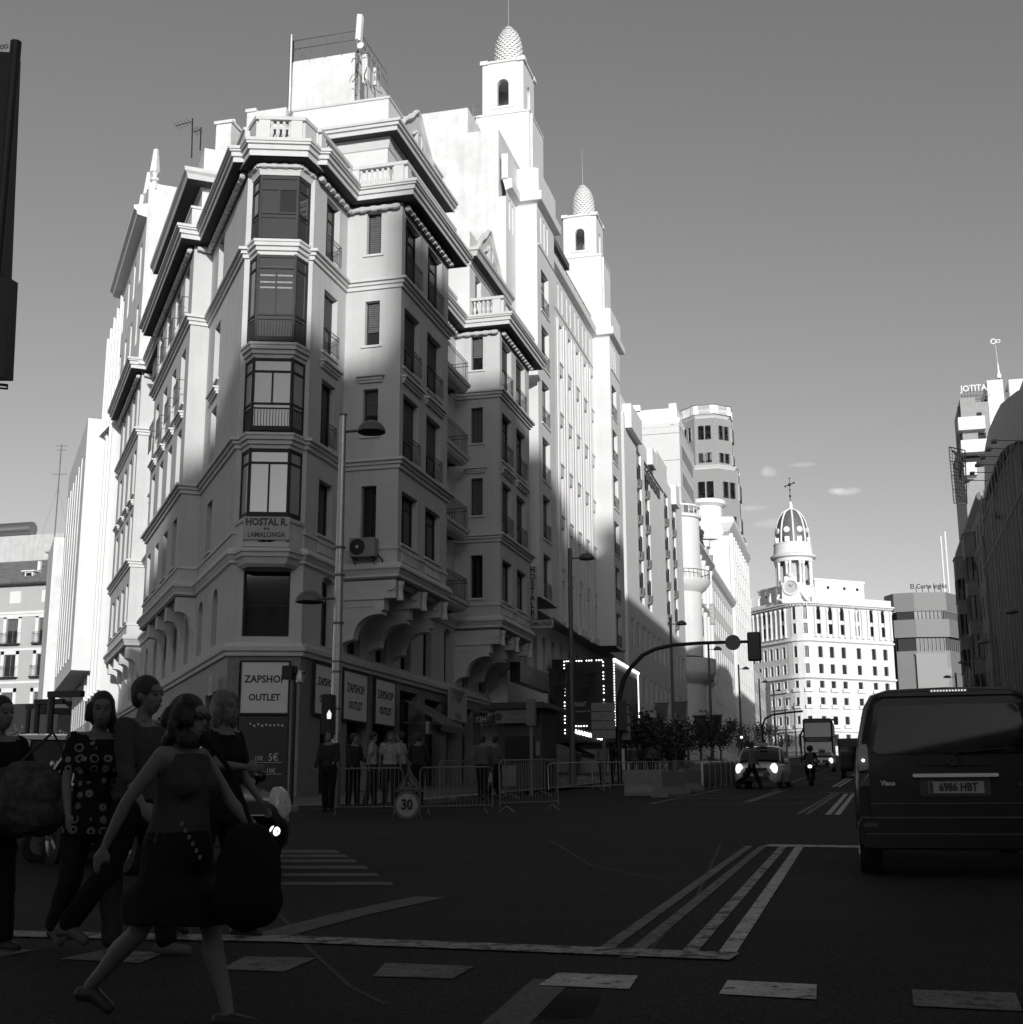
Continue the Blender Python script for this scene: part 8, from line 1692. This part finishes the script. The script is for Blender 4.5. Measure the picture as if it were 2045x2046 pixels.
    if typ == 'tunic': R0[0] = (pel + V3((0, 0, -.14)), .215, .17)
    loft(mb, [(c, rx * k, ry * k) for c, rx, ry in R0], 20); shr = .066 * k if sl != 'none' else .05 * k
    caps(mb, [J['sh', 0] + V3((0, -.035 if sl == 'none' else -.01, -.01)), neck + V3((0, .06, -.065)), neck + V3((0, -.06, -.065)), J['sh', 1] + V3((0, .035 if sl == 'none' else .01, -.01))], [shr, .068 * k, .068 * k, shr], 10)
    if female:
        for sd_ in (1, -1): mb.ball(chest + V3((.09, sd_ * .078, -.035)), .078 * k, 12, 8)
    if sl != 'none':
        for i in (0, 1):
            a, b, c = J['sh', i], J['el', i], J['wr', i]; end = {'short': a.lerp(b, .62), 'long': b.lerp(c, .86), 'three': b.lerp(c, .3)}[sl]
            pts = [a, a.lerp(b, .5)] + ([b, end] if sl != 'short' else [end]); rr = [.066, .064] + ([.056, .05] if sl != 'short' else [.064]); caps(mb, pts, [r * k * s_ for r in rr], 12)
    rmesh('top', mb, tm, t, vox, 3, disp=.02 if detail else 0)
    if detail and typ == 'shirt':
        mb = MB(); 
        for sd_ in (1, -1): mb.poly([neck + V3((.045, sd_ * .075, -.02)), neck + V3((.085, sd_ * .01, -.075)), neck + V3((.105, sd_ * .055, -.11)), neck + V3((.075, sd_ * .1, -.05))])
        o = mb.build('collar', tm, t)
    if detail and typ == 'tunic': mb = MB(); mb.mesh([neck + V3((.02, .09, .0)), neck + V3((.07, .12, -.03)), neck + V3((.06, .15, -.1)), neck + V3((.01, .13, -.07))], [(0, 1, 2, 3)]); mb.build('collar', mat('pale_collar', .16, .9), t)
    bt, bm_ = bottom; mb = MB()
    if bt == 'trousers':
        loft(mb, [(pel + V3((0, 0, -.14)), .165 * k, .13 * k), (pel + V3((0, 0, -.02)), .188 * k * (1.04 if female else 1), .142 * belly * k), (pel + V3((0, 0, .06)), .172 * k, .134 * belly * k)], 18)
        for i in (0, 1): caps(mb, [J['hip', i], J['hip', i].lerp(J['knee', i], .5), J['knee', i], J['knee', i].lerp(J['ank', i], .5), J['knee', i].lerp(J['ank', i], .93)], [x * k for x in (.112, .096, .08, .074, .07)])
    else:
        kz = (J['knee', 0].z + J['knee', 1].z) / 2; cx = (J['knee', 0].x + J['knee', 1].x) / 2; hw = abs(J['knee', 0].x - J['knee', 1].x) / 2
        loft(mb, [(V3((cx, 0, kz + .04)), .235 * k, .17 * k + hw), (V3((cx * .7, 0, kz + .18)), .245 * k, .17 * k + hw * .8), (V3((cx * .3, 0, pel.z - .12)), .228 * k, .168 * k), (pel + V3((0, 0, .0)), .2 * k, .152 * belly * k), (pel + V3((0, 0, .09)), .172 * k, .136 * belly * k)], 22)
    rmesh(bt, mb, bm_, t, vox, 3, disp=.02 if detail else 0)
    mb = MB(); sm_ = shoe or PD
    for i in (0, 1):
        an = J['ank', i]; ad = J['sh_dir', i]; fx, fz = cos(ad * .6), sin(ad * .6); toe = an + V3((fx * .16, 0, min(0, fz * .12) - .045)) * k; caps(mb, [an + V3((-.055, 0, -.042)) * k, an + V3((.04, 0, -.04)) * k, toe], [.042 * k, .042 * k, .034 * k], 10)
        if bt == 'trousers': caps(mb, [an + V3((-.02, 0, .0)) * k], [.045 * k], 10)
    rmesh('shoes', mb, sm_, t, vox, 2)
    return t, J, dict(pel=pel, chest=chest, neck=neck, hd=hd, k=k)
def bagmesh(t, c, rx, ry, rz_, m, name='bag', strap=None, disp=.03, vox=.015):
    mb = MB(); mb.ball(c, 1, 16, 12, rx, ry, rz_); mb.ball((c[0], c[1], c[2] - rz_ * .35), 1, 16, 12, rx * 1.06, ry * 1.1, rz_ * .62); o = rmesh(name, mb, m, t, vox, 3, disp=disp)
    if strap: mb = MB(); mb.tube(strap, .012, 6); mb.build('strap', m, o)
    return o
def gp(px, py, Yoff=0): p = onG(px, py); return (p.x, p.y, gz(p.y))
HEAD = lambda deg: R_(deg)   # body x axis (walking direction) in street frame
BK = fabric('black_cloth', .012); DGc = fabric('charcoal_cloth', .03); GRc = fabric('grey_shirt', .055)
W4 = onG(338, 2052)
w4, J, B_ = person('woman in front with sunglasses, sleeveless dark top and black skirt walking right', (W4.x, W4.y, gz(W4.y)), R_(-12), 1.56, hips=(24, -22), knees=(6, 26), arms=(34, -32), elbows=(14, 6), spread=(12, 16), head_yaw=4, female=True, belly=1.22, hair='wavy', top=('blouse', fabric('dark_sleeveless_top', .05), 'none'), bottom=('skirt', BK), vox=.011, sunglasses=True)
sh = B_['neck']; bg_ = thingL('shoulder_bag', 'large black shoulder bag swinging behind the front woman at her hip', 'bag', (W4.x, W4.y, gz(W4.y)), None, R_(-12)); bagmesh(bg_, (.44, -.02, .68), .17, .12, .25, fabric('black_bag', .01), strap=[(.0, .16, 1.33), (.22, .12, 1.15), (.42, .02, .9)])
mb = MB(); [mb.lathe((.16 + .02 * q, -.17 + .004 * q, .92 - .03 * q), [(.005, -.003), (.011, -.003), (.011, .003), (.005, .003)], 8, az=(.3, 1, 0)) for q in range(6)]; o = mb.build('chain', M.frameg, bg_, kind='stuff')
m3, J, B_ = person('man in dark grey long sleeved shirt and dark trousers, second row of the walkers', (-4.62, 8.0, gz(8.0)), R_(-8), 1.78, hips=(16, -20), knees=(4, 22), arms=(-8, 14), elbows=(8, 22), spread=(10, 10), head_yaw=-4, hair='short', top=('shirt', GRc, 'three'), bottom=('trousers', BK), shoe=mat('pale_trainers', .10, .8), vox=.012, belly=1.15)
W2 = onG(170, 1905)
w2, J, B_ = person('woman in black blouse printed with pale circles, carrying a large patterned bag', (W2.x, W2.y, gz(W2.y)), R_(-40), 1.70, hips=(20, -16), knees=(6, 24), arms=(4, 12), elbows=(22, 18), spread=(14, 10), head_yaw=-20, female=True, hair='scarf', top=('tunic', circles_mat(), 'short'), bottom=('trousers', DGc), shoe=mat('pale_trainers', .10), vox=.012)
bg2 = thingL('patterned_bag', 'large crumpled patterned cloth bag carried by the woman in the circle blouse', 'bag', (W2.x - .42, W2.y - .15, gz(W2.y))); bagmesh(bg2, (0, 0, .98), .30, .17, .25, fabric('patterned_bag_cloth', .07, var=.7, scale=9), strap=[(-.2, 0, 1.1), (.1, .1, 1.42), (.3, .15, 1.1)], disp=.06)
w5, J, B_ = person('woman with fair bobbed hair gesturing with her arm, behind the front woman', (-4.5, 8.9, gz(8.9)), R_(-14), 1.72, hips=(14, -14), knees=(4, 18), arms=(10, 40), elbows=(30, 45), spread=(8, 10), head_yaw=-6, female=True, hair='bob', hairm=HB, top=('blouse', BK, 'short'), bottom=('trousers', BK), vox=.012)
p1, J, B_ = person('person in dark short sleeved top cut by the left edge', (onG(-40, 1900).x, onG(-40, 1900).y, gz(8)), R_(-20), 1.66, hips=(10, -12), knees=(4, 14), arms=(22, -10), elbows=(12, 10), spread=(14, 10), hair='short', top=('shirt', BK, 'short'), bottom=('trousers', BK), vox=.013)
# small leaflet in the man's hand
# small figures: a few built once, then copied
def small(label, px, py, rz, H=1.72, **k):
    off = k.pop('off', 0); q = onG(px, py, off); k.setdefault('vox', .02); return person(label, (q.x, q.y, gz(q.y) + off), rz, H, detail=False, hands=False, group='passers-by on the pavement', **k)[0]
a = small('person in dark jacket standing at the nearest lamp post', 655, 1622, R_(-90), 1.72, hips=(3, -3), knees=(0, 4), arms=(8, 14), elbows=(60, 20), hair='short', top=('shirt', DGc, 'long'), bottom=('trousers', BK), off=KH)
b_ = small('person in white printed t-shirt in front of the zapshop windows', 778, 1612, R_(-60), 1.75, hips=(6, -6), knees=(2, 8), arms=(10, -12), elbows=(15, 10), hair='short', top=('shirt', fabric('white_tee', .30, var=.35, scale=14), 'short'), bottom=('trousers', DGc), off=KH)
c_ = small('person with backpack walking away by the kiosk', 965, 1600, R_(95), 1.74, hips=(18, -16), knees=(4, 20), arms=(-10, 14), elbows=(10, 14), hair='short', top=('shirt', fabric('grey_jacket', .09), 'long'), bottom=('trousers', BK), off=KH)
d_ = small('road worker in pale shirt crossing in front of the oncoming taxi', 1505, 1579, R_(-5), 1.75, hips=(22, -28), knees=(2, 30), arms=(10, -6), elbows=(30, 20), hair='short', top=('shirt', fabric('pale_shirt', .16), 'long'), bottom=('trousers', BK))
r_, J, B_ = person('helmeted rider sitting on the dark motor scooter', (sc.location.x, sc.location.y + .95, sc.location.z + .0), R_(-90), 1.72, hips=(80, 80), knees=(70, 70), arms=(45, 45), elbows=(20, 20), spread=(12, 12), hair='short', detail=False, hands=False, top=('shirt', BK, 'long'), bottom=('trousers', BK), vox=.02); r_.location.z += .25
mb = MB(); mb.ball((B_['hd'].x, B_['hd'].y, B_['hd'].z + .03), .135, 14, 10); mb.build('helmet', PB, r_)
cp = [(a, 705, 1612, -30, 'person in dark top walking left of the white t-shirt person'), (b_, 742, 1612, 20, 'person in pale top half hidden by the barrier'), (b_, 800, 1610, 180, 'second person in white top right beside the printed t-shirt'), (a, 835, 1608, 90, 'person in dark clothes right of the works sign'), (c_, 990, 1597, 60, 'person in grey by the kiosk counter'), (c_, 1265, 1560, 80, 'walker beyond the marquee, nearest of the crowd'), (a, 1280, 1556, -100, 'dark walker in the crowd beyond the marquee'), (b_, 1298, 1553, 90, 'pale topped walker in the crowd beyond the marquee'), (c_, 1312, 1550, -80, 'grey walker in the crowd beyond the marquee'), (a, 1340, 1546, 70, 'dark walker under the grey banners'), (b_, 1205, 1566, -90, 'pale walker below the direction boards'), (a, 1225, 1566, 40, 'dark walker beside the gantry mast'), (a, 1362, 1545, 100, 'dark walker right of the grey banners'), (a, 1702, 1524, 90, 'distant dark walker crossing by the domed building'), (c_, 1690, 1524, -40, 'distant grey walker crossing by the domed building')]
for src, px, py, rz, lb_ in cp:
    q = onG(px, py, KH); o = copy_tree(src); o.location = (q.x, q.y, gz(q.y) + KH); o.rotation_euler = (0, 0, R_(rz)); o['label'] = lb_
